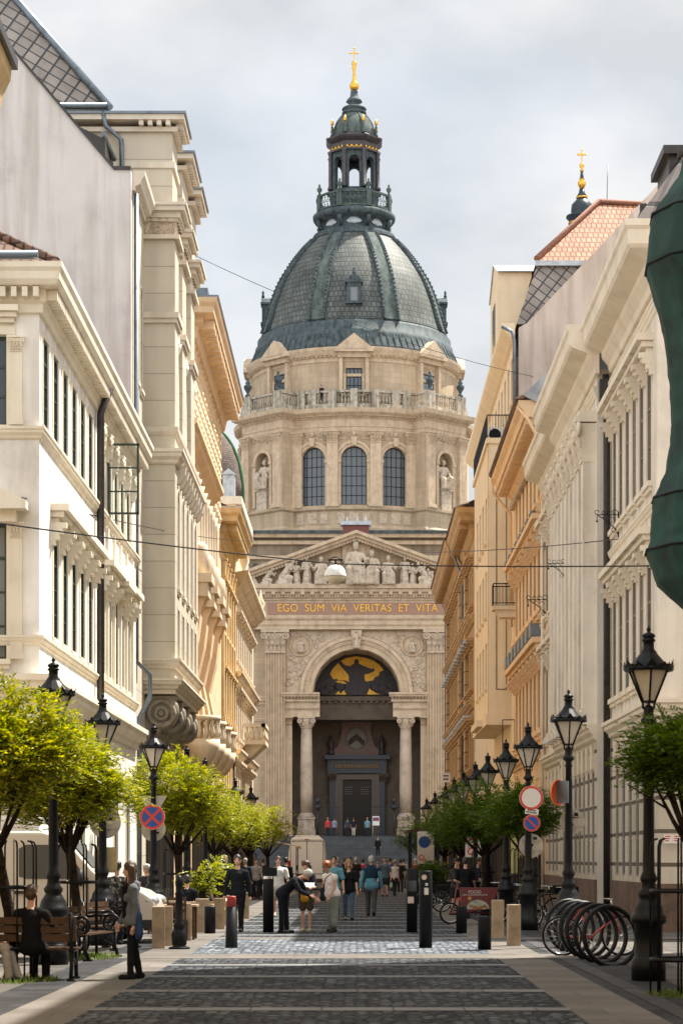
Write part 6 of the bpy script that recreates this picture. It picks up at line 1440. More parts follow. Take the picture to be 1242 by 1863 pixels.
# ================================================================ street furniture
M_MILK = mat('milky_lamp_glass', (.55, .50, .42), .3, .08, 3)
def make_lamp():
    t = thing('street_lamp', 'x', 'street lamp', (0, 0, 0), 0, 'old fashioned street lamps along the street')
    MB().lathe([(.24, 0), (.24, .28), (.21, .33), (.20, .34), (.195, .78), (.25, .82), (.255, .9), (.22, .93), (.20, 1.02), (.15, 1.1), (.125, 1.14), (.15, 1.18), (.155, 1.22), (.11, 1.28), (.095, 1.36), (.12, 1.4), (.12, 1.44), (.085, 1.52), (.082, 1.7), (.058, 3.45), (.075, 3.47), (.06, 3.52), (.06, 3.56), (.11, 3.6), (.11, 3.64), (.075, 3.68), (.07, 3.76), (.085, 3.8), (.03, 3.84)], n=20).build('post', M_BLACK, t)
    mb = MB(); n = 6
    for k in range(n):
        a = 2*math.pi*(k+.5)/n; c, s_ = math.cos(a), math.sin(a)
        mb.tube([(.095*c, .095*s_, 3.88), (.285*c, .285*s_, 4.32)], .016, 5); mb.tube([(.03*c, .03*s_, 3.78), (.09*c, .09*s_, 3.80), (.095*c, .095*s_, 3.88)], .012, 5)
    mb.lathe([(.09, 3.87), (.105, 3.87), (.105, 3.9), (.09, 3.9)], n=6, a0=R(30), a1=R(390), smooth=False)
    mb.build('lantern_frame', M_BLACK, t)
    MB().lathe([(.088, 3.89), (.272, 4.32)], n=6, a0=R(30), a1=R(390), smooth=False, caps=False).build('lamp_glass', M_MILK, t)
    mb = MB(); mb.lathe([(.27, 4.31), (.34, 4.31), (.355, 4.34), (.33, 4.4), (.24, 4.42), (.12, 4.56), (.1, 4.6)], n=12, smooth=False); mb.lathe([(.085, 4.58), (.085, 4.62), (.075, 4.63), (.075, 4.72), (.095, 4.73), (.095, 4.755), (.075, 4.76), (.075, 4.78), (.095, 4.79), (.09, 4.82), (.05, 4.845), (.02, 4.855), (.02, 4.87), (.035, 4.89), (.02, 4.915), (.004, 4.95)], n=14)
    for k in range(12):
        a = 2*math.pi*k/12; b = a+math.pi/12; q = a-math.pi/12; h = .13 if k % 2 else .09
        mb.add([(.345*math.cos(q), .345*math.sin(q), 4.34), (.345*math.cos(b), .345*math.sin(b), 4.34), (.37*math.cos(a), .37*math.sin(a), 4.34+h), (.33*math.cos(a), .33*math.sin(a), 4.34)], [(0, 1, 2), (0, 2, 3), (1, 3, 2)])
    mb.build('crown', M_BLACK, t); return t
lampR = [(30.6, 4.05, 'tallest street lamp, nearest on the right in front of the tree guard'), (42, 4.03, 'street lamp carrying the orange traffic mirror on the right'), (52.2, 4.05, 'street lamp carrying the round no entry sign on the right'), (59.5, 4.02, 'street lamp just left of the no entry sign lamp'), (67, 3.97, 'street lamp second to the left of the no entry sign lamp'), (73.1, 3.92, None), (80, 3.85, None), (87, 3.82, None), (95, 3.8, None), (105, 3.7, None), (116, 3.65, None)]
lampL = [(35.3, -4.88, 'nearest street lamp on the left, its crown rising out of the tree'), (43, -4.98, 'second street lamp on the left with round sign back on its post'), (52.2, -4.84, 'street lamp carrying the red and blue no stopping sign on the left'), (62.5, -4.85, None), (70, -4.85, None), (88, -4.88, None), (97, -4.7, None)]
lamp0 = make_lamp(); first = True
for lst, far in ((lampR, 'far street lamp in the crowded row above the dark right hand trees'), (lampL, 'far street lamp half hidden among the bright left hand trees')):
    for Y, X, lab in lst:
        if first: lamp0.location = (X, Y, 0); lamp0['label'] = lab; first = False
        else: clone(lamp0, (X, Y, 0), R(rnd.choice((0, 30, 15))), lab or far)
# ---- signs on the posts
M_RED = mat('sign_red_enamel', (.55, .035, .02), .4, .08, 5); M_BLUE = mat('sign_blue_enamel', (.01, .06, .26), .4, .08, 5); M_SBACK = mat('sign_back_metal', (.40, .36, .30), .55, .2, 6); M_SIGNW = mat('sign_white', (.62, .58, .53), .45, .06, 5)
def disc_sign(name, label, x, Y, z, r, kind):
    t = thing(name, label, 'road sign', (x, Y, z))
    mb = MB(); mb.lathe([(r, -.012), (r, .012)], n=32, smooth=False); mb.xf(Matrix.Rotation(R(90), 4, 'X')); mb.build('plate', M_SBACK if kind == 'back' else M_SIGNW, t)
    if kind == 'back':
        mb = MB()
        for q in range(4): a, b = rnd.uniform(-.5, .3)*r, rnd.uniform(-.6, .5)*r; mb.box(a, a+.3*r, -.016, -.0125, b, b+.22*r)
        mb.build('sticker', M_ANTH, t); mb = MB(); mb.box(-r*.8, r*.8, -.03, -.0165, r*.35, r*.42); mb.box(-r*.8, r*.8, -.03, -.0165, -r*.42, -r*.35); mb.build('rail', M_SBACK, t)
        return t
    mb = MB(); mb.disc((0, -.016, 0), r*.98, 'y', 32, r*.8); mb.build('rim', M_RED, t)
    if kind != 'entry':
        mb = MB(); mb.disc((0, -.0145, 0), r*.8, 'y', 32); mb.build('field', M_BLUE, t); mb = MB()
        for sg in ((1, -1) if kind == 'stop' else (1,)):
            d = .72; w_ = .1*r; c = math.cos(R(45)); p = r*.84
            mb.add([((-p-w_)*c, -.018-.001*sg, sg*(p-w_)*c), ((-p+w_)*c, -.018-.001*sg, sg*(p+w_)*c), ((p+w_)*c, -.018-.001*sg, sg*(-p+w_)*c), ((p-w_)*c, -.018-.001*sg, sg*(-p-w_)*c)], [(0, 1, 2, 3)])
        mb.build('bar', M_RED, t)
    return t
Y = 52.2-.14
disc_sign('no_entry_sign', 'round white no vehicles sign with a red rim on the right', gx(966, Y), Y, gz(1452, Y), .285, 'entry')
disc_sign('no_parking_sign', 'small blue and red no parking sign under the white plate on the right', gx(967, Y), Y, gz(1498, Y), .2, 'park')
disc_sign('sign_back', 'sticker covered round sign back below the no parking sign', gx(967, Y), 52.2+.12, gz(1539, Y), .29, 'back')
pl = thing('supplement_plate', 'small tilted white text plate between two round signs on the right', 'road sign', (gx(967, Y), Y, gz(1477, Y)), 0); mb = MB(); mb.box(-.16, .16, -.01, .01, -.07, .07); mb.build('plate', M_SIGNW, pl); pl.rotation_euler = (0, R(8), 0)
mb = MB()
for k in range(5): mb.box(-.1+.04*k, -.07+.04*k, -.014, -.0105, .015, .045)
for k in range(7): mb.box(-.13+.037*k, -.105+.037*k, -.014, -.0105, -.04, -.005)
mb.build('lettering', M_ANTH, pl)
disc_sign('no_stopping_sign', 'round blue no stopping sign with a red cross on the left lamp', gx(277, Y), Y, gz(1487, Y), .30, 'stop')
disc_sign('sign_back', 'round sign back just below the no stopping sign', gx(277, Y), 52.34, gz(1509, Y), .29, 'back')
tr = thing('triangle_sign_back', 'pale triangular sign back above the no stopping sign', 'road sign', (gx(277, Y), 52.34, gz(1463, Y))); MB().prism([(-.33, .2), (0, -.36), (.33, .2)], -.012, .012).build('plate', M_SBACK, tr)
disc_sign('sign_back', 'large round sign back on the second left lamp', gx(190, 43), 43.14, gz(1497, 43), .31, 'back')
sq = thing('square_sign_back', 'yellowish square sign board on the second left lamp', 'road sign', (gx(190, 43), 43.14, gz(1566, 43))); MB().box(-.21, .23, -.012, .012, -.24, .26).build('plate', mat('yellowed_board', (.42, .33, .17), .6, .25, 6), sq)
disc_sign('sign_back', 'round sign back with stickers behind the mirror lamp on the right', gx(1042, 42), 42.13, gz(1495, 42), .24, 'back')
mr = thing('traffic_mirror', 'orange backed round traffic mirror on the second right lamp', 'mirror', (gx(1012, 42), 41.85, gz(1443, 42)), R(-128)); mb = MB(); mb.lathe([(.02, .055), (.12, .05), (.21, .03), (.25, .0), (.25, -.03), (.235, -.03), (.23, 0), (.02, .01)], n=28); mb.xf(Matrix.Rotation(R(90), 4, 'X')); mb.build('shell', mat('orange_mirror_shell', (.80, .13, .015), .3, .1, 4, coat=.5), mr); MB().box(-.015, .015, -.02, .25, -.2, .22).build('bracket', M_ZINC, mr)
# ---- bollards
def bollard(name, label, grp, x, Y, prof, m, n=18, extra=None):
    t = thing(name, label, 'bollard', (x, Y, 0), 0, grp); MB().lathe(prof, n=n).build('post', m, t)
    if extra: extra(t)
    return t
TALL = [(.125, 0), (.125, 1.46), (.12, 1.47), (.01, 1.475)]
def headbox(t): mb = MB(); mb.box(-.13, .2, -.14, .1, 1.3, 1.5); mb.build('meter_head', M_ANTH, t); mb = MB(); mb.lathe([(.127, 1.24), (.127, 1.3)], n=18, caps=False); mb.build('steel_band', M_CHROME, t)
def stick1(t):
    mb = MB(); mb.box(-.1, .04, -.128, -.122, .68, .83); mb.build('notice', mat('faded_notice', (.5, .4, .34), .6, .2, 20), t); mb = MB(); mb.box(-.1, .1, -.127, -.12, .95, 1.2); mb.build('display', M_GLASS, t)
def stick2(t):
    mb = MB(); mb.disc((-.03, -.131, 1.35), .05, 'y', 20); mb.build('round_sticker', mat('cream_sticker', (.6, .48, .35), .6, .1), t); mb = MB(); mb.box(-.03, .05, -.131, -.125, 1.02, 1.15); mb.box(-.01, .04, -.131, -.125, 1.19, 1.24); mb.build('label_sticker', M_SIGNW, t)
G1 = 'tall black steel posts across the roadway'
bollard('control_post', 'tall black post with a box head left of the bending man', G1, gx(488, 50.5), 50.5, TALL, M_ANTH, 20, headbox)
bollard('control_post', 'tall black post with a pinkish notice at half height', G1, gx(749, 50.5), 50.5, TALL, M_ANTH, 20, stick1)
bollard('control_post', 'tall black post with a round cream sticker near its top', G1, gx(774, 41.7), 41.7, TALL, M_ANTH, 20, stick2)
SH = [(.125, 0), (.125, .6), (.118, .62), (.02, .625)]
G2 = 'short black cylindrical bollards'
for px, Y, lab in ((382, 49.8, 'short black bollard beside the planters on the left'), (839, 50, 'short black bollard below the red cargo bike box'), (881, 41, 'nearest short black bollard on the right, in front of the stone posts')): bollard('bollard', lab, G2, gx(px, Y), Y, SH, M_ANTH)
def redtop(t): MB().lathe([(.096, .79), (.088, .97), (.084, .99), (.01, .995)], n=18).build('red_cap', mat('red_bollard_cap', (.32, .03, .025), .45, .15, 6), t)
bollard('cone_bollard', 'tapering black bollard with a red top in the roadway', None, gx(421, 41.7), 41.7, [(.12, 0), (.118, .02), (.095, .79), (.01, .8)], M_ANTH, 18, redtop)
IR = [(.2, 0), (.2, .04), (.12, .06), (.14, .1), (.15, .3), (.11, .36), (.1, .4), (.12, .44), (.08, .5), (.07, .8), (.065, 1.0), (.09, 1.04), (.05, 1.1), (.075, 1.2), (.08, 1.27), (.05, 1.36), (.01, 1.4)]
bollard('iron_bollard', 'slender ornate black iron bollard by the cafe on the left', None, gx(326, 41.2), 41.2, IR, M_BLACK)
sg_ = 0
for px, Y, h, lab in ((288, 41.5, .8, 'nearest pale stone post on the left beside the woman in the grey hoodie'), (303, 42.8, .78, 'stone post directly behind the nearest left stone post'), (337, 45.5, .78, 'stone post just right of the ornate iron bollard'), (346, 48, .76, 'stone post second to the right of the iron bollard'), (368, 50.6, .78, 'wide stone post behind the short black bollard on the left'), (399, 53, .75, 'stone post holding a chain left of the red topped bollard'), (411, 57, .75, 'stone post holding a chain behind the red topped bollard'), (445, 62, .75, 'stone post right of the young man in black'), (905, 47, .82, 'taller broad stone post on the right'), (934, 42.8, .81, 'slim stone post at the right edge of the sunlit strip')):
    t = thing('stone_post', lab, 'post', (gx(px, Y), Y, 0), R(6), 'square sandstone posts'); wd = .24 if px != 368 else .3
    o = MB().box(-wd/2, wd/2, -wd/2, wd/2, 0, h).build('shaft', M_STONEP, t); smooth_mod(o, wdt=.012)
ch = MB().tube(sag((gx(399, 53), 53, .68), (gx(411, 57), 57, .68), .28), .035, 8).build('chain', mat('cream_rope', (.5, .42, .3), .8, .2, 20)); tag(ch, 'cream rope hanging between two stone posts on the left', 'rope')
# ---- bike rack of hoops
rk = thing('bike_rack', 'spiral row of black steel hoops for parking bicycles on the right', 'bike rack', (3.95, 37.4, 0))
for k in range(6):
    Y = 40.4-1.08*k; px = (1038, 1052, 1064, 1076, 1092, 1110)[k]
    mb = MB(); mb.ring((0, 0, 0), .48, .04, 'y', 40, 8); mb.xf(Matrix.Rotation(R(24), 4, 'Z') @ Matrix.Rotation(R(-9), 4, 'X'))
    mb.build('hoop', M_BLACK, rk, (gx(px, Y)-3.95, Y-37.4, .46))
# ---- bicycles
def make_bike(label, fm, x, Y, rz, grp='parked bicycles', basket=False):
    t = thing('bicycle', label, 'bicycle', (x, Y, 0), rz, grp)
    for c in (-.52, .52):
        w_ = MB().ring((0, 0, 0), .335, .02, 'y', 32, 6).build('wheel', M_RUBBER, t, (c, 0, .355))
        mb = MB(); mb.ring((0, 0, 0), .312, .01, 'y', 28, 5)
        for k in range(14): a = 2*math.pi*k/14; mb.tube([(.02*math.cos(a+.6), .0, .02*math.sin(a+.6)), (.31*math.cos(a), 0, .31*math.sin(a))], .0035, 3)
        mb.ell((0, 0, 0), .035, .05, .035, 8, 6); mb.build('rim', M_CHROME, w_)
    mb = MB(); bb = (-.05, 0, .3); st = (-.2, 0, .82); hd = (.36, 0, .86); h2 = (.4, 0, .68)
    for a, b, r_ in ((bb, st, .018), (st, hd, .016), (bb, h2, .019), (hd, h2, .02), (bb, (-.52, .0, .355), .012), (st, (-.52, 0, .355), .01), (h2, (.52, 0, .355), .014)): mb.tube([a, b], r_, 7)
    mb.build('frame', fm, t)
    mb = MB(); mb.ell((-.24, 0, .93), .14, .075, .035, 10, 6); mb.tube([st, (-.22, 0, .92)], .014, 6); mb.build('saddle', M_RUBBER, t)
    mb = MB(); mb.tube([hd, (.34, 0, .98)], .014, 6); mb.tube([(.24, -.28, 1.0), (.34, -.12, 1.0), (.36, 0, .99), (.34, .12, 1.0), (.24, .28, 1.0)], .013, 6); mb.build('handlebar', M_CHROME, t)
    mb = MB(); mb.ring((bb[0], -.03, bb[2]), .09, .008, 'y', 20, 4); mb.tube([bb, (.04, -.06, .17)], .012, 5); mb.tube([bb, (-.14, .06, .43)], .012, 5); mb.box(0, .09, -.12, -.05, .155, .175); mb.box(-.19, -.1, .05, .12, .42, .44); mb.build('crank', M_CHROME, t)
    if basket: mb = MB(); mb.box(.4, .68, -.16, .16, .82, 1.02); mb.build('basket', M_ANTH, t)
    return t
make_bike('red bicycle standing side on in the black hoop rack', mat('red_bike_paint', (.45, .03, .025), .3, .1, coat=.5), gx(1076, 38.3), 38.3, R(4))
bk = make_bike('black bicycle with its front wheel beside the no entry sign lamp', M_BLACK, gx(1000, 53.5), 53.5, R(12), basket=True)
for px, Y, rz, lab in ((978, 56, 30, 'dark bicycle right behind the no entry sign lamp foot'), (950, 58, 75, 'dark bicycle among stone posts and lamp foot on the right'), (925, 61, 80, 'dark bicycle packed behind the taller stone post'), (905, 64, 70, 'dark bicycle standing behind the end of the red cargo box'), (880, 67, 100, 'dark bicycle behind the men in black, right side'), (830, 70, 20, 'dark bicycle with a pale wheel rim left of the two men in black'), (803, 71, -8, 'dark bicycle farthest left behind the tall sticker post')):
    clone(bk, (gx(px, Y), Y, 0), R(rz), lab)
cg = thing('cargo_bike', 'dark red cargo bicycle box lettered FOOD in white', 'cargo bike', (gx(862, 57), 57, 0)); M_CRED = mat('dark_red_box', (.13, .012, .014), .35, .15, 4, coat=.3)
mb = MB(); mb.prism([(-.32, .30), (.45, .42), (.6, .95), (-.37, .95)], -.3, .3); o = mb.build('box', M_CRED, cg)
mb = MB(); mb.add([(-.22, -.306, .4)]+[(.08+.3*math.cos(R(180-15*k)), -.306, .4+.24*math.sin(R(180-15*k))) for k in range(13)], [list(range(14))]); mb.build('picture_panel', mat('pale_green_panel', (.36, .38, .3), .6, .3, 9), o)
mb = MB()
for k in range(12): mb.ell((-.1+.035*k, -.308, .43+.06*rnd.random()), .035, .006, .035, 7, 5)
mb.build('fruit_picture', mat('fruit_print', (.30, .10, .03), .6, .6, 14, dark=(.08, .16, .02)), o)
mb = MB(); mb.disc((-.13, -.309, .68), .05, 'y', 16); mb.build('sun_emblem', mat('orange_print', (.5, .24, .06), .6, .1), o)
for txt, sz, z in (('FOOD', .115, .84), ('100% HÁZHOZSZÁLLÍTÁS', .055, .765)):
    me = text_mesh(txt, sz, .002); me.materials.append(M_SIGNW); inst('lettering', me, o, (.0, -.306, z))
for c, r_ in ((-.62, .26), (.62, .26)):
    w_ = MB().ring((0, 0, 0), r_, .024, 'y', 28, 6).build('wheel', M_RUBBER, cg, (c, -.05, r_+.025)); MB().ring((0, 0, 0), r_-.03, .01, 'y', 24, 5).build('rim', M_CHROME, w_)
mb = MB(); mb.tube([(-.62, -.05, .28), (-.3, -.05, .32), (.5, -.05, .3), (.62, -.05, .28)], .025, 7); mb.tube([(-.62, -.05, .28), (-.5, -.05, .6), (-.45, -.05, 1.0)], .02, 6); mb.tube([(-.48, -.3, 1.0), (-.45, .2, 1.0)], .014, 6); mb.build('frame', M_CRED, cg)
mb = MB(); mb.box(-.42, -.36, -.28, -.16, .62, .7); mb.build('tail_light', M_RED, cg)
# ---- benches
def make_bench(label, x, Y, rz):
    t = thing('bench', label, 'bench', (x, Y, 0), rz, 'cast iron benches with wooden planks')
    mb = MB()
    for k in range(4): mb.box(-.85, .85, -.22+.12*k, -.12+.12*k, .43, .46)
    mb.build('seat', M_WOOD, t); mb = MB()
    for k in range(3): mb.box(-.85, .85, .27+.02*k, .3+.02*k, .55+.12*k, .65+.12*k)
    mb.build('backrest', M_WOOD, t)
    for sx in (-.78, .78):
        mb = MB(); mb.tube([(sx, -.28, .03), (sx, -.22, .2), (sx, -.24, .42)], .03, 7); mb.tube([(sx, .34, .03), (sx, .24, .25), (sx, .26, .45), (sx, .36, .95)], .028, 7); mb.tube([(sx, -.24, .42), (sx, .26, .42)], .025, 6); mb.tube([(sx, -.22, .2), (sx, 0, .3), (sx, .24, .25)], .018, 6)
        mb.ring((sx, -.16, .6), .14, .026, 'x', 18, 6); mb.ring((sx, -.16, .6), .06, .018, 'x', 12, 5); mb.tube([(sx, -.1, .73), (sx, .1, .72), (sx, .3, .7)], .026, 6); mb.box(sx-.05, sx+.05, -.34, -.2, 0, .04); mb.box(sx-.05, sx+.05, .26, .42, 0, .04)
        mb.build('iron_end', M_BLACK, t)
    return t
b0 = make_bench('front bench on the left carrying the two seated people', -4.75, 30.8, R(180))
clone(b0, (-4.55, 37.1, 0), R(78), 'middle bench on the left beyond the first lamp foot'); clone(b0, (-4.6, 41.2, 0), R(80), 'farthest bench on the left behind the second tree trunk')
bn = thing('litter_bin', 'dark round litter bin with a white bag rim behind the left lamp foot', 'bin', (gx(118, 38.5), 38.5, 0)); MB().lathe([(.2, 0), (.22, .75), (.2, .78)], n=18).build('body', M_ANTH, bn); MB().lathe([(.225, .7), (.24, .8), (.2, .86), (.15, .8)], n=18).build('bag_rim', M_WHITE, bn)
# ================================================================ trees
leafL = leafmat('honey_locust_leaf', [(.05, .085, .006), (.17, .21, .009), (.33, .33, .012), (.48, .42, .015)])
def make_tree(label, x, Y, zc, rx, rz_, n, seed, lm, lean=0., grp='small street trees along the pavements', th=1.9, name='street_tree'):
    r_ = random.Random(seed); t = thing(name, label, 'tree', (x, Y, 0), 0, grp)
    mb = MB(); tp = Vector((lean, 0, th)); k1 = Vector((lean*.35+.05, .02, th*.5)); mb.tube([(0, 0, 0), (0, 0, .15), k1, tp, (lean*1.2, 0, th+.5)], [.12, .095, .08, .085, .05], 10)
    for k in range(9):
        a = 6.28*k/9+r_.uniform(-.3, .3); e = Vector((lean+rx*.75*math.cos(a), rx*.75*math.sin(a), zc+rz_*r_.uniform(-.45, .6))); m = tp.lerp(e, .5)+Vector((0, 0, -.12)); mb.tube([tp-Vector((0, 0, .15)), m, e], [.045, .028, .01], 6)
        for q in range(3): f = e.lerp(m, .35)+Vector((r_.uniform(-.4, .4), r_.uniform(-.4, .4), r_.uniform(-.1, .45))); mb.tube([m.lerp(e, .3+.2*q), f], [.016, .006], 4)
    mb.build('trunk', M_BARK, t)
    mb = MB(); nc = max(30, n//40); V = mb.v; Fc = mb.f
    lumps = [(r_.uniform(0, 6.28), r_.uniform(-.8, .9), r_.uniform(.6, 1.22)) for _ in range(26)]
    for c in range(nc):
        a = r_.uniform(0, 6.28); sn = r_.uniform(-1, 1); q = r_.random()**.42
        lm_ = 1.0
        for la, ls, lk in lumps:
            dd = math.cos(a-la)*math.sqrt(max(0, 1-sn*sn))*math.sqrt(1-ls*ls)+sn*ls
            if dd > .9: lm_ = lk
        cs = math.sqrt(max(0, 1-sn*sn)); ctr = Vector((lean+rx*q*lm_*cs*math.cos(a), rx*q*lm_*cs*math.sin(a), zc+rz_*q*lm_*sn*(1 if sn > 0 else .8)))
        out = Vector((cs*math.cos(a), cs*math.sin(a), .25)).normalized()
        for f in range(4):      # a spray of feathery leaves
            d = (out+Vector((r_.uniform(-.9, .9), r_.uniform(-.9, .9), r_.uniform(-.55, .45)))).normalized(); L_ = r_.uniform(.16, .38)
            side = d.cross(Vector((0, 0, 1))).normalized() if abs(d.z) < .95 else Vector((1, 0, 0)); o0 = ctr+Vector((r_.uniform(-.16, .16), r_.uniform(-.16, .16), r_.uniform(-.1, .1)))
            for s_ in range(9):
                tt = s_/8; sg = -1 if s_ % 2 else 1; p = o0+d*(L_*tt)-Vector((0, 0, .07*tt*tt)); e = p+side*(sg*.074*(1-.35*tt))+d*.055+Vector((0, 0, r_.uniform(-.03, .01))); wv = d*.024+Vector((0, 0, r_.uniform(-.012, .012)))
                b = len(V); m_ = (p+e)/2; V += [tuple(p), tuple(m_+wv), tuple(e), tuple(m_-wv)]; Fc.append([b, b+1, b+2, b+3]); mb.m.append(0); mb.sm.append(False)
    mb.build('crown', lm, t); return t
LT = [(30.8, 20, 3.2, 1.08, .95, 44000, 'nearest left tree with bright yellow green crown cut by the frame'), (37.6, 137, 2.95, .98, .98, 42000, 'second left tree with a dark leaning trunk and golden crown'), (58.5, 322, 3.25, 1.38, 1.15, 42000, 'broad bright tree behind the no stopping sign'), (72, 388, 3.0, 1.15, .95, 16000, 'small tree between the broad bright tree and the young man'), (84, 424, 3.0, 1.35, 1.1, 16000, 'bright tree above the young man in black'), (94, 452, 3.1, 1.3, 1.1, 14000, 'bright tree left of the pale van, second from the end'), (105, 486, 3.1, 1.4, 1.15, 14000, 'last bright tree on the left beside the pale van')]
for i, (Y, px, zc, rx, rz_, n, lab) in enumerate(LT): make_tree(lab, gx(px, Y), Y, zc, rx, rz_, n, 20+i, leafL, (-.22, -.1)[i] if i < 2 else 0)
RT = [(27.6, 1262, 2.95, .78, .6, 26000, 'near right tree with dark green leaves entering from the edge'), (53.7, 955, 2.75, .85, .7, 17000, 'tree behind the round signs on the right'), (66, 880, 2.9, 1.3, 1.0, 24000, 'dark green tree left of the no entry sign lamp'), (80, 838, 2.8, 1.3, 1.0, 17000, 'dark green tree in the middle of the right row'), (95, 808, 2.8, 1.3, 1.05, 15000, 'dark tree by the white plates on the right'), (118, 765, 2.9, 1.5, 1.3, 17000, 'last right tree standing before the church steps')]
leafR = leafmat('shade_toned_locust_leaf', [(.03, .065, .008), (.075, .125, .012), (.14, .20, .018)])  # darker copy of the locust leaf, right-hand shade put into the colour
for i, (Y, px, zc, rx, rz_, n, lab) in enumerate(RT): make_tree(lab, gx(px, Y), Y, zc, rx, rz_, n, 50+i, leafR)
def guard(label, x, Y, rot=0):
    t = thing('tree_guard', label, 'tree guard', (x, Y, 0), rot, 'black iron tree guards')
    bar = None
    for k in range(8):
        a = 2*math.pi*(k+.5)/8; mb = MB(); c, s_ = math.cos(a), math.sin(a); mb.tube([(0, 0, 0), (0, 0, 1.85), (-.03*c, -.03*s_, 1.93), (-.09*c, -.09*s_, 1.95)], .014, 6); mb.build('bar', M_BLACK, t, (.36*c, .36*s_, 0))
    for z in (.45, 1.3): MB().lathe([(.345, z-.025), (.375, z-.025), (.375, z+.025), (.345, z+.025), (.345, z-.025)], n=24, caps=False).build('hoop', M_BLACK, t)
    return t
g0 = guard('black iron guard round the nearest left trunk', gx(20, 30.8), 30.8); clone(g0, (gx(140, 37.6), 37.6, 0), .2, 'black iron guard round the second left trunk'); 
for Y, px, rz, q in ((58.5, 322, 1, 'black iron guard round the broad bright tree'), (72, 388, 2, 'black iron guard of the small third bright tree'), (84, 424, .5, 'black iron guard below the bright tree over the young man'), (94, 452, .7, 'black iron guard second from the far end on the left'), (53.7, 955, .4, 'black iron guard behind the round signs on the right'), (66, 880, 1.2, 'black iron guard left of the no entry sign lamp'), (80, 838, .2, 'black iron guard in the middle of the right tree row'), (95, 808, .9, 'black iron guard by the white plates on the right')): clone(g0, (gx(px, Y), Y, 0), rz, q)
clone(g0, (gx(1236, 27.3), 27.3, 0), .3, 'black iron guard at the right edge beside the tallest lamp')
# ---- planters and shrubs
def shrub(label, x, Y, r_, h, n, seed, lm, z0=.5):
    t = make_tree(label, x, Y, z0+h*.55, r_, h*.5, n, seed, lm, grp=None, th=z0+h*.3, name='shrub'); t['category'] = 'shrub'; return t
yl = leafmat('yellow_shrub_leaf', [(.10, .15, .01), (.25, .28, .015), (.42, .38, .02)])
for px, Y, lab, lb2 in ((366, 52.5, 'loose yellow green shrub nearest the cafe', 'stone planter box under the loose yellow shrub'), (402, 56, 'leafy yellow green shrub beside the young man in black', 'stone planter box under the leafy shrub')):
    shrub(lab, gx(px, Y), Y, .27, 1.0, 1500, px, yl, .6); t = thing('planter', lb2, 'planter', (gx(px, Y), Y, 0), 0, 'stone planters'); o = MB().box(-.3, .3, -.2, .2, 0, .62).build('box', M_STONEP, t); smooth_mod(o)
shrub('clipped dark green hedge in front of the shelter', gx(783, 82), 82, .6, .9, 5000, 9, leafR, .7); t = thing('planter', 'long dark planter trough under the clipped hedge', 'planter', (gx(783, 82), 82, 0)); MB().box(-.7, .7, -.25, .25, 0, .75).build('trough', M_ANTH, t)
# ================================================================ vehicles
M_VANP = mat('van_cream_paint', (.62, .56, .48), .3, .06, 1.5, coat=.4); M_VANW = mat('van_white_paint', (.74, .735, .72), .3, .06, 1.5, coat=.4); M_DARKP = mat('dark_trim_plastic', (.02, .02, .022), .6, .2)
M_LIGHT = mat('headlight_lens', (.55, .57, .6), .1, .15, 9, .5); M_TAIL = mat('tail_lamp_red', (.3, .02, .015), .25, .1)
va = thing('van', 'cream delivery van parked side on behind the left trees', 'van', (-4.0, 44.8, 0))
prof = [(0, .3), (.02, .62), (-.06, .9), (-.3, 1.06), (-1.05, 1.27), (-1.3, 1.5), (-1.75, 2.02), (-1.95, 2.16), (-2.3, 2.25), (-5.3, 2.27), (-5.5, 2.1), (-5.56, 1.2), (-5.56, .38), (-5.4, .3)]
mb = MB(); mb.prism(prof, -.93, .93); o = mb.build('body', M_VANP, va); smooth_mod(o, wdt=.07, seg=3)
mb = MB(); mb.prism([(-1.42, 1.3), (-1.5, 1.45), (-1.9, 1.98), (-2.62, 1.98), (-2.75, 1.9), (-2.75, 1.35), (-2.6, 1.3)], -.945, -.925); o = mb.build('side_window', M_GLASS, va)
mb = MB(); mb.box(-2.02, -1.97, -.95, -.946, 1.3, 1.98); mb.build('window_divider', M_VANP, o)
mb = MB(); mb.add([(-1.32, -.8, 1.52), (-1.32, .8, 1.52), (-1.76, .72, 2.03), (-1.76, -.72, 2.03)], [(0, 1, 2, 3)]); mb.v = [(x+.025, y_, z+.02) for x, y_, z in mb.v]; mb.build('windscreen', M_GLASS, va)
mb = MB()
for a in ((-2.86, -2.845, .42, 2.1), (-1.38, -1.365, .45, 1.32), (-4.1, -4.085, .42, 2.1)): mb.box(a[0], a[1], -.938, -.929, a[2], a[3])
mb.box(-4.1, -2.85, -.938, -.929, 1.06, 1.08); mb.build('door_seam', M_DARKP, va)
for x in (-2.7, -3.05): MB().box(x-.14, x+.14, -.97, -.93, 1.0, 1.06).build('door_handle', M_DARKP, va)
mb = MB(); mb.box(-5.5, -.0, -.94, -.925, .3, .48); mb.build('sill_trim', M_DARKP, va); mb = MB(); mb.box(-.35, .06, -.9, .9, .32, .62); o = mb.build('bumper', M_DARKP, va); smooth_mod(o, wdt=.05)
for sy in (-1, 1):
    n0 = MB(); n0.ell((-.2, sy*.78, .86), .24, .16, .12, 12, 8); n0.build('headlight', M_LIGHT, va)
    for x in (-.95, -4.55):
        m_ = MB().lathe([(.34, -.1), (.34, .1), (.3, .12), (.2, .125)], n=28); m_.xf(Matrix.Rotation(R(90), 4, 'X')); w_ = m_.build('wheel', M_RUBBER, va, (x, sy*.84, .34)); k = MB(); k.lathe([(.2, -.13), (.2, .13), (.05, .14)], n=20); k.xf(Matrix.Rotation(R(90), 4, 'X')); k.build('rim', M_ZINCL, w_)
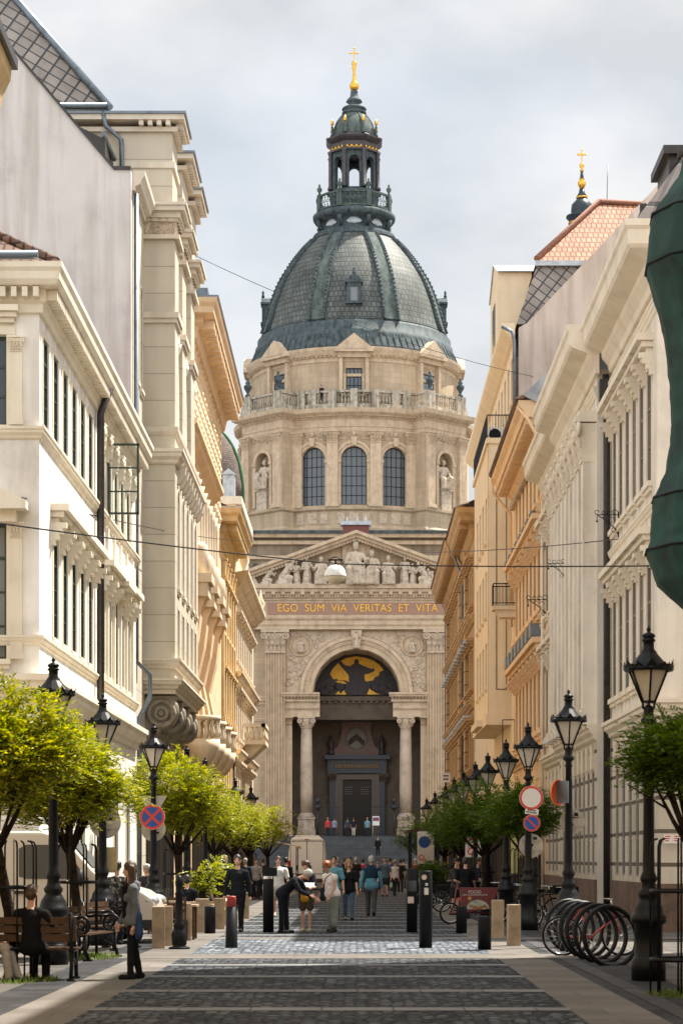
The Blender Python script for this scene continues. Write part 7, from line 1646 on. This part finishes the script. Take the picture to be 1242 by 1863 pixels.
mb = MB(); mb.ell((-1.5, -1.08, 1.32), .07, .12, .17, 10, 8); mb.box(-1.55, -1.45, -1.0, -.9, 1.2, 1.26); mb.build('wing_mirror', M_DARKP, va)
v2 = thing('van', 'tall pale van seen from behind in the middle of the street', 'van', (gx(558, 119), 119, 0))
sec = [(-1.0, .42), (-1.02, 1.3), (-.98, 2.0), (-.88, 2.72), (-.78, 2.84), (.78, 2.84), (.88, 2.72), (.98, 2.0), (1.02, 1.3), (1.0, .42)]
mb = MB(); mb.prism(sec[::-1], 0, 5.4); o = mb.build('body', M_VANW, v2); smooth_mod(o, wdt=.06, seg=3)
mb = MB(); mb.prism([(-.72, 2.84), (-.62, 2.98), (.62, 2.98), (.72, 2.84)][::-1], .2, 4.8); mb.build('roof_cap', M_VANW, v2)
mb = MB(); mb.box(-.02, .02, -.008, .0, .6, 2.68); mb.box(-.86, .86, -.008, 0, 2.64, 2.68); mb.box(-.94, .94, -.008, 0, .86, .9); mb.box(-.9, -.87, -.008, 0, .9, 2.66); mb.box(.87, .9, -.008, 0, .9, 2.66); mb.build('door_seam', M_DARKP, v2)
MB().box(-.85, .85, -.1, .05, .4, .62).build('bumper', M_DARKP, v2)
for sx in (-1, 1):
    MB().box(sx*.96-.07, sx*.96+.07, -.03, .04, .9, 1.6).build('tail_light', M_TAIL, v2)
    for y_ in (.9, 4.4):
        m_ = MB().lathe([(.36, -.11), (.36, .11), (.25, .12)], n=24); m_.xf(Matrix.Rotation(R(90), 4, 'Y')); m_.build('wheel', M_RUBBER, v2, (sx*.88, y_, .36))
for x in (-.6, .12): MB().box(x, x+.12, -.03, 0, 1.1, 1.35).build('lock_plate', M_DARKP, v2)
MB().box(-.26, .26, -.02, 0, .7, .82).build('number_plate', M_SIGNW, v2)
MB().box(-.12, .12, -.03, 0, 2.72, 2.77).build('brake_light', M_TAIL, v2)
# ================================================================ smaller boards and cafe
def board(label, x, Y, z0, z1, wd, circ, post=True):
    t = thing('notice_board', label, 'sign board', (x, Y, 0)); MB().box(-wd/2, wd/2, -.02, .02, z0, z1).build('panel', M_SIGNW, t)
    if post: MB().tube([(0, .05, 0), (0, .05, z1)], .035, 8).build('post', M_BLACK, t)
    for c, z, r_, m_ in circ: mb = MB(); mb.disc((c, -.024, z), r_, 'y', 18, r_*.62 if m_ is M_RED else 0); mb.build('emblem', m_, t)
board('white route board with a blue disc under the right trees', gx(774, 92), 92, 1.5, 2.85, .7, ((-.05, 2.4, .25, M_BLUE), (-.18, 1.75, .12, M_RED)))
board('white board with two red ringed symbols under the dark trees', gx(861, 74), 74, 1.75, 2.45, .55, ((-.08, 2.25, .13, M_RED), (-.08, 1.95, .13, M_RED)))
wp = thing('plate_sign', 'white plate and arrow sign high above the dark trees at right', 'road sign', (gx(811, 101), 101, 0)); MB().box(-.2, .2, -.01, .01, gz(1424, 101), gz(1407, 101)).build('plate', M_SIGNW, wp); mb = MB(); z0 = gz(1462, 101); mb.prism([(-.25, z0), (-.06, z0+.35), (.0, z0+.85), (.06, z0+.35), (.25, z0)][::-1], -.01, .01); mb.build('arrow_plate', M_SIGNW, wp); MB().tube([(0, .04, 0), (0, .04, gz(1407, 101))], .03, 6).build('post', M_BLACK, wp)
mb = MB()
for k in range(2): mb.box(-.12, .12, -.016, -.011, gz(1412+6*k, 101)-.03, gz(1412+6*k, 101)+.03)
mb.build('lettering', M_ANTH, wp)
bn_ = thing('banner', 'narrow yellow and green upright banner beside the signs on the right', 'banner', (gx(934, 60), 60, 0)); MB().box(-.08, .1, -.01, .01, 1.3, 2.4).build('cloth', mat('yellow_green_banner', (.55, .5, .2), .7, .4, 2.2, dark=(.06, .2, .08)), bn_); MB().tube([(.12, 0, 0), (.12, 0, 2.45)], .02, 6).build('pole', M_BLACK, bn_)
sh = thing('shelter', 'dark framed terrace shelter with slanting roof under the right trees', 'shelter', (gx(772, 88), 88, 0))
for x in (-.55, .55):
    for y_ in (0, 2.6): MB().box(x-.04, x+.04, y_-.04, y_+.04, 0, 2.75).build('post', M_BLACK, sh)
mb = MB(); mb.prism([(-.75, 2.72), (.8, 3.0), (.8, 3.1), (-.75, 2.82)][::-1], -.2, 2.8); mb.build('roof', M_WOOD, sh)
aw = thing('cafe_awning', 'small cream cafe awning between the last left trees and the van', 'awning', (gx(512, 112), 112, 0)); mb = MB(); mb.prism([(-1.0, 2.75), (.9, 2.35), (.9, 2.2), (.85, 2.3), (-1.0, 2.68)], 0, 3); mb.build('canopy', mat('awning_cloth', (.6, .48, .32), .8, .1), aw)
for y_ in (.1, 2.9): MB().tube([(.75, y_, 0), (.75, y_, 2.35)], .025, 6).build('pole', M_BLACK, aw)
pg = thing('door_sign', 'white sign board on a stick held up at the church door', 'sign', (gx(683, 203.2), 203.2, 3.78)); MB().box(-.3, .35, -.02, .02, 1.0, 1.85).build('panel', M_WHITE, pg); MB().box(-.26, .31, -.026, -.021, 1.42, 1.75).build('print', mat('sign_print', (.2, .05, .12), .6, .3, 12), pg); MB().tube([(-.27, .03, 0), (-.27, .03, 1.8)], .025, 6).build('stick', M_SIGNW, pg)
def cafe_table(label, x, Y):
    t = thing('cafe_table', label, 'table', (x, Y, 0), 0, 'cafe tables'); MB().box(-.4, .4, -.4, .4, .7, .74).build('tabletop', M_STONEP, t)
    for sx in (-.33, .33):
        for sy in (-.33, .33): MB().box(sx-.025, sx+.025, sy-.025, sy+.025, 0, .7).build('leg', M_WOOD, t)
    return t
def cafe_chair(label, x, Y, rz):
    t = thing('cafe_chair', label, 'chair', (x, Y, 0), rz, 'wooden cafe chairs'); MB().box(-.21, .21, -.21, .21, .43, .46).build('seat', M_WOOD, t); mb = MB()
    for z in (.6, .72, .84): mb.box(-.2, .2, .19, .215, z, z+.07)
    mb.build('backrest', M_WOOD, t)
    for sx in (-.18, .18):
        for sy, h in ((-.18, .43), (.2, .92)): MB().box(sx-.02, sx+.02, sy-.02, sy+.02, 0, h).build('leg', M_WOOD, t)
    return t
cafe_table('cafe table with pale top beside the ornate iron bollard', -3.75, 46.2); cafe_chair('wooden cafe chair facing the table by the iron bollard', -3.7, 45.2, R(180)); cafe_chair('wooden cafe chair under the seated person in dark clothes', -4.0, 51.6, R(0)); cafe_table('cafe table farther back under the broad bright tree', -4.4, 50.2)

# ================================================================ people
CL_ = {}
def fold(o): d = o.modifiers.new('folds', 'DISPLACE'); d.texture = FOLD; d.strength = .02; d.mid_level = .3
def cloth(c, n=None, pat=None):
    k = tuple(c)+(pat,)
    if k in CL_: return CL_[k]
    nm = (n or 'cloth')+'_%d' % len(CL_)
    if pat: m = mat(nm, c, .85, .5, 16, 0, .2, 40, dark=pat, spec=.1)
    else: m = mat(nm, c, .85, .14, 7, 0, .35, 22, spec=.1)
    CL_[k] = m; return m
M_EYE = mat('eye_dark', (.01, .008, .008), .3, 0); M_LIP = mat('lip', (.30, .10, .08), .5, .05)
HAIR = {'brown': mat('brown_hair', (.05, .025, .013), .55, .3, 20), 'black': mat('black_hair', (.012, .010, .009), .5, .3, 20), 'grey': mat('grey_hair', (.36, .34, .32), .6, .25, 20), 'red': mat('auburn_hair', (.26, .075, .02), .55, .3, 20), 'fair': mat('fair_hair', (.28, .18, .09), .55, .25, 20)}
def person(label, x, Y, h=1.75, yaw=0, lean=0, head=0, legs=((6, 6), (-6, 4)), arms=((8, 8, 12), (-4, 8, 12)), top=(.02, .02, .022), sleeve='long', bottom=(.015, .015, .018), legwear='long', shoe=(.02, .02, .02), hair='brown', hlen=0, female=False, near=True, sit=False, z0=0., pat=None, bag=None, hood=None, skin=None, grp=None, hat=None, twist=0., wide=1.0, glasses=False, yoke=None):
    """one figure, facing -y before yaw; legs = (swing, knee) right/left, arms = (forward, out, elbow)"""
    s_ = h/1.75; t = thing('person', label, 'person', (x, Y, z0), R(yaw), grp); vox = .0095 if near else .022
    sk = skin or M_SKIN; V3 = Vector
    def fw(a): return V3((0, -math.sin(R(a)), math.cos(R(a))))
    u = fw(lean); P = V3((0, 0, .92)); N_ = P+u*.50; u2 = fw(lean+head); H = N_+u2*.19+V3((0, -math.sin(R(lean+head)), 0))*.0
    shw = (.165 if female else .19)*wide; hpw = .088*wide
    J = {}
    low = 9
    for i, sg in enumerate((1, -1)):
        sw, kn = legs[i]; hp = P+V3((sg*hpw, 0, -.03)); d = V3((0, -math.sin(R(sw)), -math.cos(R(sw)))); k_ = hp+d*.42; d2 = V3((0, -math.sin(R(sw-kn)), -math.cos(R(sw-kn)))); an = k_+d2*.405
        J['hip', i], J['knee', i], J['ank', i] = hp, k_, an; low = min(low, an.z)
        f, o_, e = arms[i]; sh_ = N_-u*.085+V3((sg*shw, 0, 0)); ad = V3((sg*math.sin(R(o_)), -math.sin(R(f))*math.cos(R(o_)), -math.cos(R(f))*math.cos(R(o_)))); el = sh_+ad*.285; fd = V3((sg*math.sin(R(o_*.4-(e*.25 if e > 40 else 0))), -math.sin(R(f+e)), -math.cos(R(f+e)))).normalized(); wr = el+fd*.245
        J['sh', i], J['el', i], J['wr', i], J['fd', i] = sh_, el, wr, fd
    dz_ = (.075-low) if not sit else (.47-P.z+.06)
    for k_ in J:
        if k_[0] != 'fd': J[k_] = J[k_]+V3((0, 0, dz_))
    P = P+V3((0, 0, dz_)); N_ = N_+V3((0, 0, dz_)); H = H+V3((0, 0, dz_))
    Mh = Matrix.Rotation(R(twist), 3, 'Z') @ Matrix.Rotation(R(lean+head), 3, 'X')
    def hp_(a): return H+Mh @ V3(a)
    S = Matrix.Scale(s_, 4)
    def fin(mb, nm, m_, parent, v=vox):
        mb.xf(S); o = mb.build(nm, m_, parent); remesh(o, v); return o
    fl = .72
    # body: one continuous skin surface
    b = MB()
    b.ell(hp_((0, .005, .02)), .074, .092, .108, 14, 10, Mh); b.ell(hp_((0, -.03, -.055)), .054, .058, .062, 12, 8, Mh); b.cap(hp_((0, -.09, .0)), hp_((0, -.104, -.03)), .011, .016, 6); b.ell(hp_((0, -.08, -.065)), .024, .016, .01, 8, 5, Mh)
    for sg in (-1, 1): b.ell(hp_((sg*.076, .012, -.005)), .012, .022, .034, 8, 6, Mh)
    b.cap(N_-u*.06, H-u2*.07, .056, .05, 10); b.cap(P, P+u*.2, .125, .11, 12, fl); b.cap(P+u*.2, N_-u*.1, .115, .12, 12, fl); b.cap(J['sh', 0], J['sh', 1], .048, .048, 10)
    for i, sg in enumerate((1, -1)):
        b.cap(J['sh', i], J['el', i], .041, .036, 9); b.cap(J['el', i], J['wr', i], .038, .026, 9)
        fd = J['fd', i]; wr = J['wr', i]; lat = V3((sg, 0, 0)); nrm = fd.cross(lat); nrm = nrm.normalized() if nrm.length > .1 else V3((0, 1, 0)); lat = nrm.cross(fd).normalized()
        pal = wr+fd*.05; b.cap(wr, wr+fd*.075, .026, .034, 9, .55)
        for q, L_ in ((-.026, .062), (-.009, .075), (.009, .07), (.026, .052)):
            r0 = wr+fd*.085+nrm*q; k1 = r0+fd*L_*.55-lat*.006; k2 = k1+fd*L_*.45-lat*.02; b.cap(r0-fd*.02, k1, .0105, .0095, 6); b.cap(k1, k2, .0095, .008, 6)
        th = wr+fd*.03-nrm*.026; b.cap(th, th+fd*.035-nrm*.025-lat*.008, .0125, .0105, 6); b.cap(th+fd*.035-nrm*.025-lat*.008, th+fd*.065-nrm*.028-lat*.018, .0105, .009, 6)
        b.cap(J['hip', i], J['knee', i], .07, .046, 10); b.cap(J['knee', i], J['knee', i].lerp(J['ank', i], .35), .044, .047, 10); b.cap(J['knee', i].lerp(J['ank', i], .35), J['ank', i], .047, .032, 10); b.cap(J['ank', i], J['ank', i]+V3((0, -.11, -.045)), .035, .03, 8)
    body = fin(b, 'body', sk, t)
    e = MB()
    for sg in (-1, 1): e.ell(hp_((sg*.031, -.082, .012)), .0125, .008, .007, 8, 5, Mh); e.box(0, 0, 0, 0, 0, 0) if 0 else None
    e.xf(S); e.build('eyes', M_EYE, body)
    e = MB(); e.ell(hp_((0, -.094, -.066)), .021, .007, .0065, 8, 5, Mh); e.xf(S); e.build('mouth', M_LIP, body)
    if glasses:
        e = MB(); 
        for sg in (-1, 1): e.ell(hp_((sg*.033, -.092, .012)), .03, .012, .02, 10, 6, Mh); e.tube([hp_((sg*.06, -.085, .016)), hp_((sg*.08, .01, .016))], .005, 5)
        e.xf(S); e.build('sunglasses', M_GLASS, t)
    # hair
    m = MB(); m.ell(hp_((0, .014, .046)), .083, .097, .092, 14, 10, Mh); m.ell(hp_((0, .04, .0)), .081, .072, .085, 12, 8, Mh)
    if not hlen: m.ell(hp_((0, .045, -.0)), .076, .065, .075, 12, 8, Mh)
    if hlen:
        for q in range(-3, 4): m.cap(hp_((q*.024, .065-abs(q)*.012, .03)), H+V3((q*.028, .07-abs(q)*.02+.25*math.sin(R(-lean))*0, -hlen)), .038, .03, 7)
        for sg in (-1, 1): m.cap(hp_((sg*.07, -.0, .05)), H+V3((sg*.088, -.02, -hlen*.8)), .03, .024, 7)
    if hlen == 0 and female:
        for q in range(26): a = q*2.4; m.ell(hp_((.075*math.cos(a), .03+.07*math.sin(a), .0+.1*((q % 6)/6))), .032, .032, .03, 7, 5)
    fold(fin(m, 'hair', HAIR[hair], t, max(vox, .012)))
    if hat: m = MB(); m.ell(hp_((0, .01, .075)), .09, .1, .065, 14, 8, Mh); m.cap(hp_((0, -.06, .07)), hp_((0, -.15, .06)), .05, .04, 8, .25); fin(m, 'cap', cloth(hat), t, max(vox, .012))
    # upper garment
    g = MB(); loose = 1.0+.1*(wide-1)*10*.5
    cw = (.15 if female else .165)*wide; 
    g.cap(P-u*.03, P+u*.16, .162*wide, .145*wide, 14, .8); g.cap(P+u*.16, N_-u*.16, .145*wide, cw, 14, fl); g.cap(J['sh', 0], J['sh', 1], .066, .066, 10, .95)
    for i in (0, 1): g.cap(N_-u*.035, J['sh', i]+u*.005, .052, .058, 10)
    g.cap(P-V3((hpw*.75, 0, .05 if sleeve != 'none' else -.0)), P+V3((hpw*.75, 0, -.05 if sleeve != 'none' else .0)), .128*wide, .128*wide, 12, .97)
    if female: 
        for sg in (-1, 1): g.ell(N_-u*.215+V3((sg*.066, -.085, 0)), .066, .05, .066, 10, 8)
    for i in (0, 1):
        sh_, el, wr = J['sh', i], J['el', i], J['wr', i]
        if sleeve == 'none': g.cap(sh_, sh_.lerp(el, .12), .07, .06, 9)
        elif sleeve == 'short': g.cap(sh_, sh_.lerp(el, .75), .066, .064, 9)
        else: g.cap(sh_, el, .064, .054, 9); g.cap(el, el.lerp(wr, .93), .053, .042, 9)
    if hood: g.cap(N_+V3((-.07, .05, -.02)), N_+V3((.07, .05, -.02)), .05, .05, 9); g.ell(N_+V3((0, .085, -.07)), .1, .045, .1, 10, 8)
    gm_ = fin(g, 'jacket' if sleeve == 'long' else 'shirt', cloth(top, None, pat), t, max(vox, .012))
    fold(gm_)
    if hood:
        g = MB(); g.cap(P+V3((0, -.05, .02)), N_+V3((0, -.055, -.1)), .105, .1, 12, .95); fin(g, 'black_top', cloth((.008, .008, .01)), t, max(vox, .012))
    if yoke:
        g = MB(); g.cap(N_-u*.27, N_-u*.13, cw*1.0, cw*1.06, 14, fl*1.02); g.cap(J['sh', 0], J['sh', 1], .07, .07, 10, .95); fold(fin(g, 'shirt_yoke', cloth(yoke), t, max(vox, .012)))
    # trousers
    g = MB(); g.cap(P-V3((hpw*.7, 0, .055)), P+V3((hpw*.7, 0, -.055)), .118*wide, .118*wide, 12, .97)
    for i in (0, 1):
        hp, kn, an = J['hip', i], J['knee', i], J['ank', i]; slim = .86 if female else 1.0
        if legwear == 'short': g.cap(hp, hp.lerp(kn, .72), .1*wide, .092*wide, 11)
        elif legwear == 'crop': g.cap(hp, kn, .1*wide, .078*wide, 11); g.cap(kn, kn.lerp(an, .72), .078*wide, .076*wide, 11)
        else: g.cap(hp, kn, .1*slim*wide, .07*slim, 11); g.cap(kn, kn.lerp(an, 1.03), .068*slim, (.055 if not female else .046), 11)
    tr_ = fin(g, 'shorts' if legwear == 'short' else 'trousers', cloth(bottom), t, max(vox, .012))
    fold(tr_)
    for i in (0, 1):
        an = J['ank', i]; g = MB(); sw, kn = legs[i]; pit = sw-kn if not sit else 0
        tt = V3((0, -math.cos(R(pit*.8)), -math.sin(R(pit*.8))*-1)); tt = V3((0, -math.cos(R(pit)), math.sin(R(pit)))) if abs(pit) > 12 else V3((0, -1, 0))
        dn = V3((0, 0, -1)) if abs(pit) <= 12 else V3((0, -math.sin(R(pit)), -math.cos(R(pit))))
        g.cap(an+dn*.03-tt*.045, an+dn*.035+tt*.14, .047, .043, 9, .95); g.cap(an, an+dn*.03, .05, .05, 8)
        fin(g, 'shoe', cloth(shoe), t, max(vox, .011))
    if bag:
        g = MB(); 
        if bag == 'shoulder': c = J['hip', 1]+V3((-.1, -.12, .02)); g.cap(c+V3((0, 0, .07)), c-V3((0, 0, .06)), .1, .11, 10, .6); g.tube([c+V3((.03, 0, .12)), N_+V3((.02, -.14, -.12)), N_+V3((.12, -.02, .0))], .013, 6)
        elif bag == 'hand': c = J['wr', 0]+V3((.02, 0, -.25)); g.cap(c, c-V3((0, 0, .12)), .07, .12, 9, .6); g.tube([J['wr', 0]+J['fd', 0]*.09, c+V3((0, 0, .05))], .01, 5)
        elif bag == 'pack': g.cap(N_+V3((0, .17, -.12)), N_+V3((0, .17, -.36)), .12, .13, 10, .7)
        elif bag == 'tote': c = J['hip', 0]+V3((.1, .06, -.08)); g.cap(c+V3((0, 0, .1)), c-V3((0, 0, .12)), .1, .13, 9, .5)
        fin(g, 'bag', cloth({'shoulder': (.02, .02, .025), 'hand': (.28, .5, .47), 'pack': (.05, .05, .06), 'tote': (.03, .06, .14)}[bag]), t, max(vox, .012))
    t['_h'] = h
    del t['_h']
    return t, J, s_
FOLD = bpy.data.textures.new('cloth_folds', 'CLOUDS'); FOLD.noise_scale = .11
PX_ = lambda px, Y: gx(px, Y)
# left foreground
person('woman in black clothes and grey hoodie with long brown hair, standing facing left', PX_(240, 30.9), 30.9, 1.67, -72, 1, 6, ((4, 2), (-7, 4)), ((-4, 6, 12), (4, 6, 20)), (.12, .135, .16), 'long', (.012, .013, .016), 'long', (.012, .012, .014), 'brown', .3, True, bag='tote', hood=True)
person('seated man in black seen from behind on the front bench', PX_(58, 30.55), 30.55, 1.74, 172, -4, 8, ((82, 84), (78, 80)), ((12, 14, 30), (16, 30, 40)), (.008, .008, .009), 'long', (.012, .012, .014), 'long', hair='brown', sit=True)
person('seated person in pale trousers with crossed legs cut by the left edge', PX_(-36, 30.6), 30.5, 1.74, 78, -6, 5, ((80, 60), (86, 78)), ((14, 12, 50), (14, 12, 50)), (.05, .05, .06), 'long', (.34, .30, .26), 'long', (.02, .02, .025), sit=True)
person('woman in a black blouse with white print, seen from behind', PX_(213, 43.6), 43.6, 1.66, 168, 0, 0, ((2, 0), (-4, 2)), ((10, 10, 60), (10, 10, 60)), (.03, .03, .03), 'short', (.012, .012, .013), 'long', hair='black', female=True, pat=(.45, .43, .38), wide=1.12)
person('older woman with short grey hair behind the cafe table', PX_(268, 53.5), 53.5, 1.58, -35, 3, 6, ((2, 0), (-4, 2)), ((20, 10, 50), (10, 10, 40)), (.03, .03, .035), 'none', (.03, .03, .035), 'long', hair='grey', female=True, wide=1.1)
person('young man in a black jacket walking towards the camera', PX_(432, 50.9), 50.9, 1.8, -4, 0, 0, ((8, 4), (-10, 12)), ((-6, 13, 10), (10, 13, 8)), (.012, .014, .018), 'long', (.011, .011, .013), 'long', hair='black')
person('man in a white T-shirt and pale shorts behind the tall box headed post', PX_(506, 64.8), 64.8, 1.78, 5, 0, 0, ((6, 4), (-8, 8)), ((2, 12, 20), (-4, 12, 14)), (.66, .64, .6), 'short', (.42, .36, .27), 'short', (.5, .48, .45), 'brown', bag='pack', wide=1.12)
# the group round the map
person('grey haired man in a dark suit bending over the map', PX_(515, 50.0), 50.0, 1.78, 72, 52, 12, ((4, 0), (0, 2)), ((28, 6, 30), (34, 8, 34)), (.010, .011, .014), 'long', (.009, .009, .011), 'long', hair='grey')
pw, Jw, sw_ = person('woman with curly auburn hair in a black top and brown shorts holding a map', PX_(557, 50.9), 50.9, 1.68, -6, 5, 14, ((2, 0), (-3, 2)), ((24, 12, 62), (24, 12, 62)), (.014, .014, .016), 'short', (.09, .07, .045), 'short', (.42, .36, .22), 'brown', female=True)
mp_ = thing('paper_map', 'folded paper map held by the woman in shorts', 'map', (PX_(556, 50.5), 50.46, 1.05)); mb = MB()
for k in range(4): mb.add([(-.2+.1*k, .03*(k % 2), 0), (-.1+.1*k, .03*((k+1) % 2), 0), (-.1+.1*k, .16+.03*((k+1) % 2), .1), (-.2+.1*k, .16+.03*(k % 2), .1)], [(0, 1, 2, 3)])
o = mb.build('sheet', mat('map_paper', (.5, .5, .46), .7, .25, 14), mp_); so_ = o.modifiers.new('thickness', 'SOLIDIFY'); so_.thickness = .004
yb = thing('shoulder_bag', 'mustard yellow bag in front of the woman in shorts', 'bag', (PX_(554, 50.6), 50.62, .86)); g = MB(); g.cap((-.05, 0, .1), (0, 0, -.08), .06, .1, 10, .6); o = g.build('pouch', cloth((.42, .22, .03)), yb); remesh(o, .012)
person('woman with auburn hair, white blouse and grey green cropped trousers leaning left', PX_(604, 50.6), 50.6, 1.68, -52, 10, 16, ((2, 0), (-5, 3)), ((12, 10, 24), (6, 10, 20)), (.66, .60, .55), 'none', (.17, .19, .16), 'crop', (.03, .025, .02), 'red', female=True, bag='shoulder', skin=M_SKIN2, wide=1.22, glasses=True)
person('man in a light blue T-shirt walking behind the white blouse woman', PX_(607, 60.4), 60.4, 1.8, -4, 0, 0, ((8, 4), (-8, 8)), ((6, 12, 12), (-6, 14, 12)), (.11, .28, .34), 'short', (.02, .022, .03), 'long', hair='black')
person('woman in a black top and blue jeans walking towards the camera', PX_(634, 60.6), 60.6, 1.7, 6, 0, 0, ((9, 3), (-9, 10)), ((8, 10, 12), (-8, 16, 10)), (.012, .013, .016), 'short', (.07, .12, .19), 'long', (.012, .012, .013), 'fair', .14, True)
person('man in a two tone blue shirt walking away up the street', PX_(675, 65), 65, 1.8, 174, 0, 4, ((10, 4), (-12, 12)), ((-8, 12, 10), (8, 12, 10)), (.10, .25, .34), 'long', (.06, .06, .065), 'long', hair='grey', wide=1.12, yoke=(.015, .035, .06))
# right side
person('man in a black T-shirt seen from behind by the red cargo bike', PX_(846, 62), 62, 1.76, 170, 4, 8, ((3, 0), (-4, 2)), ((12, 8, 40), (12, 8, 40)), (.009, .009, .011), 'short', (.02, .024, .035), 'long', hair='black')
person('man in dark grey shirt facing the man by the cargo bike', PX_(828, 66), 66, 1.74, 60, 2, 8, ((3, 0), (-4, 2)), ((14, 8, 50), (14, 8, 50)), (.05, .05, .055), 'short', (.02, .02, .025), 'short', hair='black')
person('dark clothed person seated at the cafe under the broad tree', PX_(340, 51.5), 51.5, 1.72, 165, 0, 6, ((82, 84), (78, 80)), ((14, 12, 50), (14, 12, 50)), (.012, .014, .02), 'long', hair='black', sit=True)
person('sunglassed man in black behind the young man', PX_(410, 78), 78, 1.82, 10, 0, 0, ((4, 2), (-4, 4)), ((2, 8, 10), (2, 8, 10)), (.02, .02, .022), 'long', (.02, .02, .022), 'long', hair='fair', near=False)
person('dark haired person turned away left of the pale van', PX_(520, 82), 82, 1.76, 170, 0, 0, ((4, 2), (-4, 4)), ((2, 8, 10), (2, 8, 10)), (.015, .015, .018), 'long', hair='black', near=False)
for px, Y, yaw, tc, sit, lab in ((372, 66, 150, (.02, .02, .03), True, 'dark clothed guest sitting under the small third bright tree'), (388, 74, 30, (.12, .03, .03), True, 'guest in dark red sitting near the small bright tree'), (446, 86, 170, (.03, .04, .06), False, 'person in navy walking away under the far left trees'), (466, 92, 10, (.3, .28, .26), False, 'person in a pale shirt coming out from the far left trees'), (478, 100, 175, (.02, .02, .022), False, 'dark person at the end of the left tree row'), (868, 72, 100, (.02, .022, .03), False, 'dark clothed person between the bicycles and right trees'), (800, 90, 170, (.04, .04, .05), False, 'grey clothed person beside the terrace shelter'), (755, 108, 5, (.16, .05, .04), False, 'person in rust red by the last right tree')):
    person(lab, PX_(px, Y), Y, 1.73, yaw, 0, 4, ((82, 84), (78, 80)) if sit else ((6, 4), (-7, 6)), ((10, 8, 40), (4, 8, 20)), tc, 'long' if px % 4 else 'short', (.02, .022, .028), hair=('black', 'brown', 'grey')[px % 3], near=False, sit=sit)
# far walkers in front of the steps
far = [(613, 104, 1.78, 172, (.09, .11, .15), (.03, .035, .05), 'grey', 'man in a checked grey blue shirt left of the crowd'), (627, 118, 1.75, 168, (.012, .012, .014), (.02, .02, .025), 'brown', 'black clothed walker at the left of the dark knot'), (637, 112, 1.8, 175, (.014, .014, .016), (.015, .015, .018), 'black', 'tall black clothed walker in the middle of the knot'), (647, 108, 1.78, 185, (.02, .018, .018), (.03, .03, .034), 'grey', 'grey haired walker right of the dark knot'), (660, 112, 1.72, 170, (.30, .03, .05), (.03, .03, .04), 'black', 'walker in a raspberry red shirt'), (687, 120, 1.66, 0, (.20, .04, .05), (.03, .03, .03), 'brown', 'small walker in a dark red top'), (700, 98, 1.8, 4, (.09, .12, .17), (.025, .025, .03), 'grey', 'capped man in a grey blue T-shirt and dark shorts'), (718, 101, 1.66, 150, (.5, .48, .5), (.02, .02, .025), 'fair', 'woman in a white vest carrying a pale green bag'), (709, 116, 1.75, 175, (.03, .07, .14), (.03, .02, .02), 'black', 'walker in a deep blue shirt behind the white vest woman'), (728, 112, 1.7, 180, (.02, .02, .02), (.02, .02, .02), 'black', 'dark walker at the right end of the crowd'), (734, 124, 1.74, 170, (.35, .33, .3), (.05, .05, .06), 'brown', 'pale shirted walker at the far right of the crowd'), (673, 128, 1.74, 10, (.05, .05, .06), (.03, .03, .04), 'brown', 'dark walker far off behind the blue shirted man')]
for i, (px, Y, h, yaw, tc, bc, hr, lab) in enumerate(far):
    person(lab, PX_(px, Y), Y, h, yaw, 0, 0, ((8, 4), (-9, 8)) if i % 2 else ((4, 2), (-5, 5)), ((6, 8, 14), (-6, 8, 14)), tc, 'none' if i == 7 else 'short', bc, 'short' if i == 6 else 'long', hair=hr, near=False, female=(i in (5, 7)), bag='hand' if i == 7 else None, hat=(.06, .06, .07) if i == 6 else None, grp='walkers in front of the church steps')
door = [(596, 202.6, 3.78, (.5, .05, .06), (.03, .03, .03), 'fair', 'visitor in a bright red shirt at the church fence'), (608, 202.6, 3.78, (.22, .25, .32), (.04, .04, .05), 'brown', 'visitor in a grey blue shirt at the church fence'), (632, 202.4, 3.78, (.05, .06, .09), (.03, .03, .04), 'black', 'visitor in dark blue before the church door'), (643, 202.2, 3.78, (.02, .02, .025), (.45, .40, .34), 'brown', 'visitor in cream trousers before the church door'), (668, 202.4, 3.78, (.14, .30, .36), (.03, .03, .04), 'fair', 'visitor with a turquoise backpack before the church door')]
for px, Y, z, tc, bc, hr, lab in door: person(lab, PX_(px, Y), Y, 1.72, 175, 0, 0, ((3, 0), (-3, 2)), ((4, 8, 20), (4, 8, 20)), tc, 'short', bc, 'long', hair=hr, near=False, z0=z, grp='visitors at the church door')
person('dark clothed person walking down the church steps', PX_(687, 197.3), 197.3, 1.74, 10, 0, 0, ((14, 10), (-6, 6)), ((6, 8, 14), (-6, 8, 14)), (.012, .012, .014), 'long', (.012, .012, .014), 'long', hair='black', near=False, z0=1.97)
person('tiny dark clothed visitor looking over the drum balustrade', gx(585, 242.6), 242.6, 1.75, 0, 0, 0, ((0, 0), (0, 0)), ((6, 8, 14), (6, 8, 14)), (.03, .02, .03), 'long', hair='black', near=False, z0=52.3)
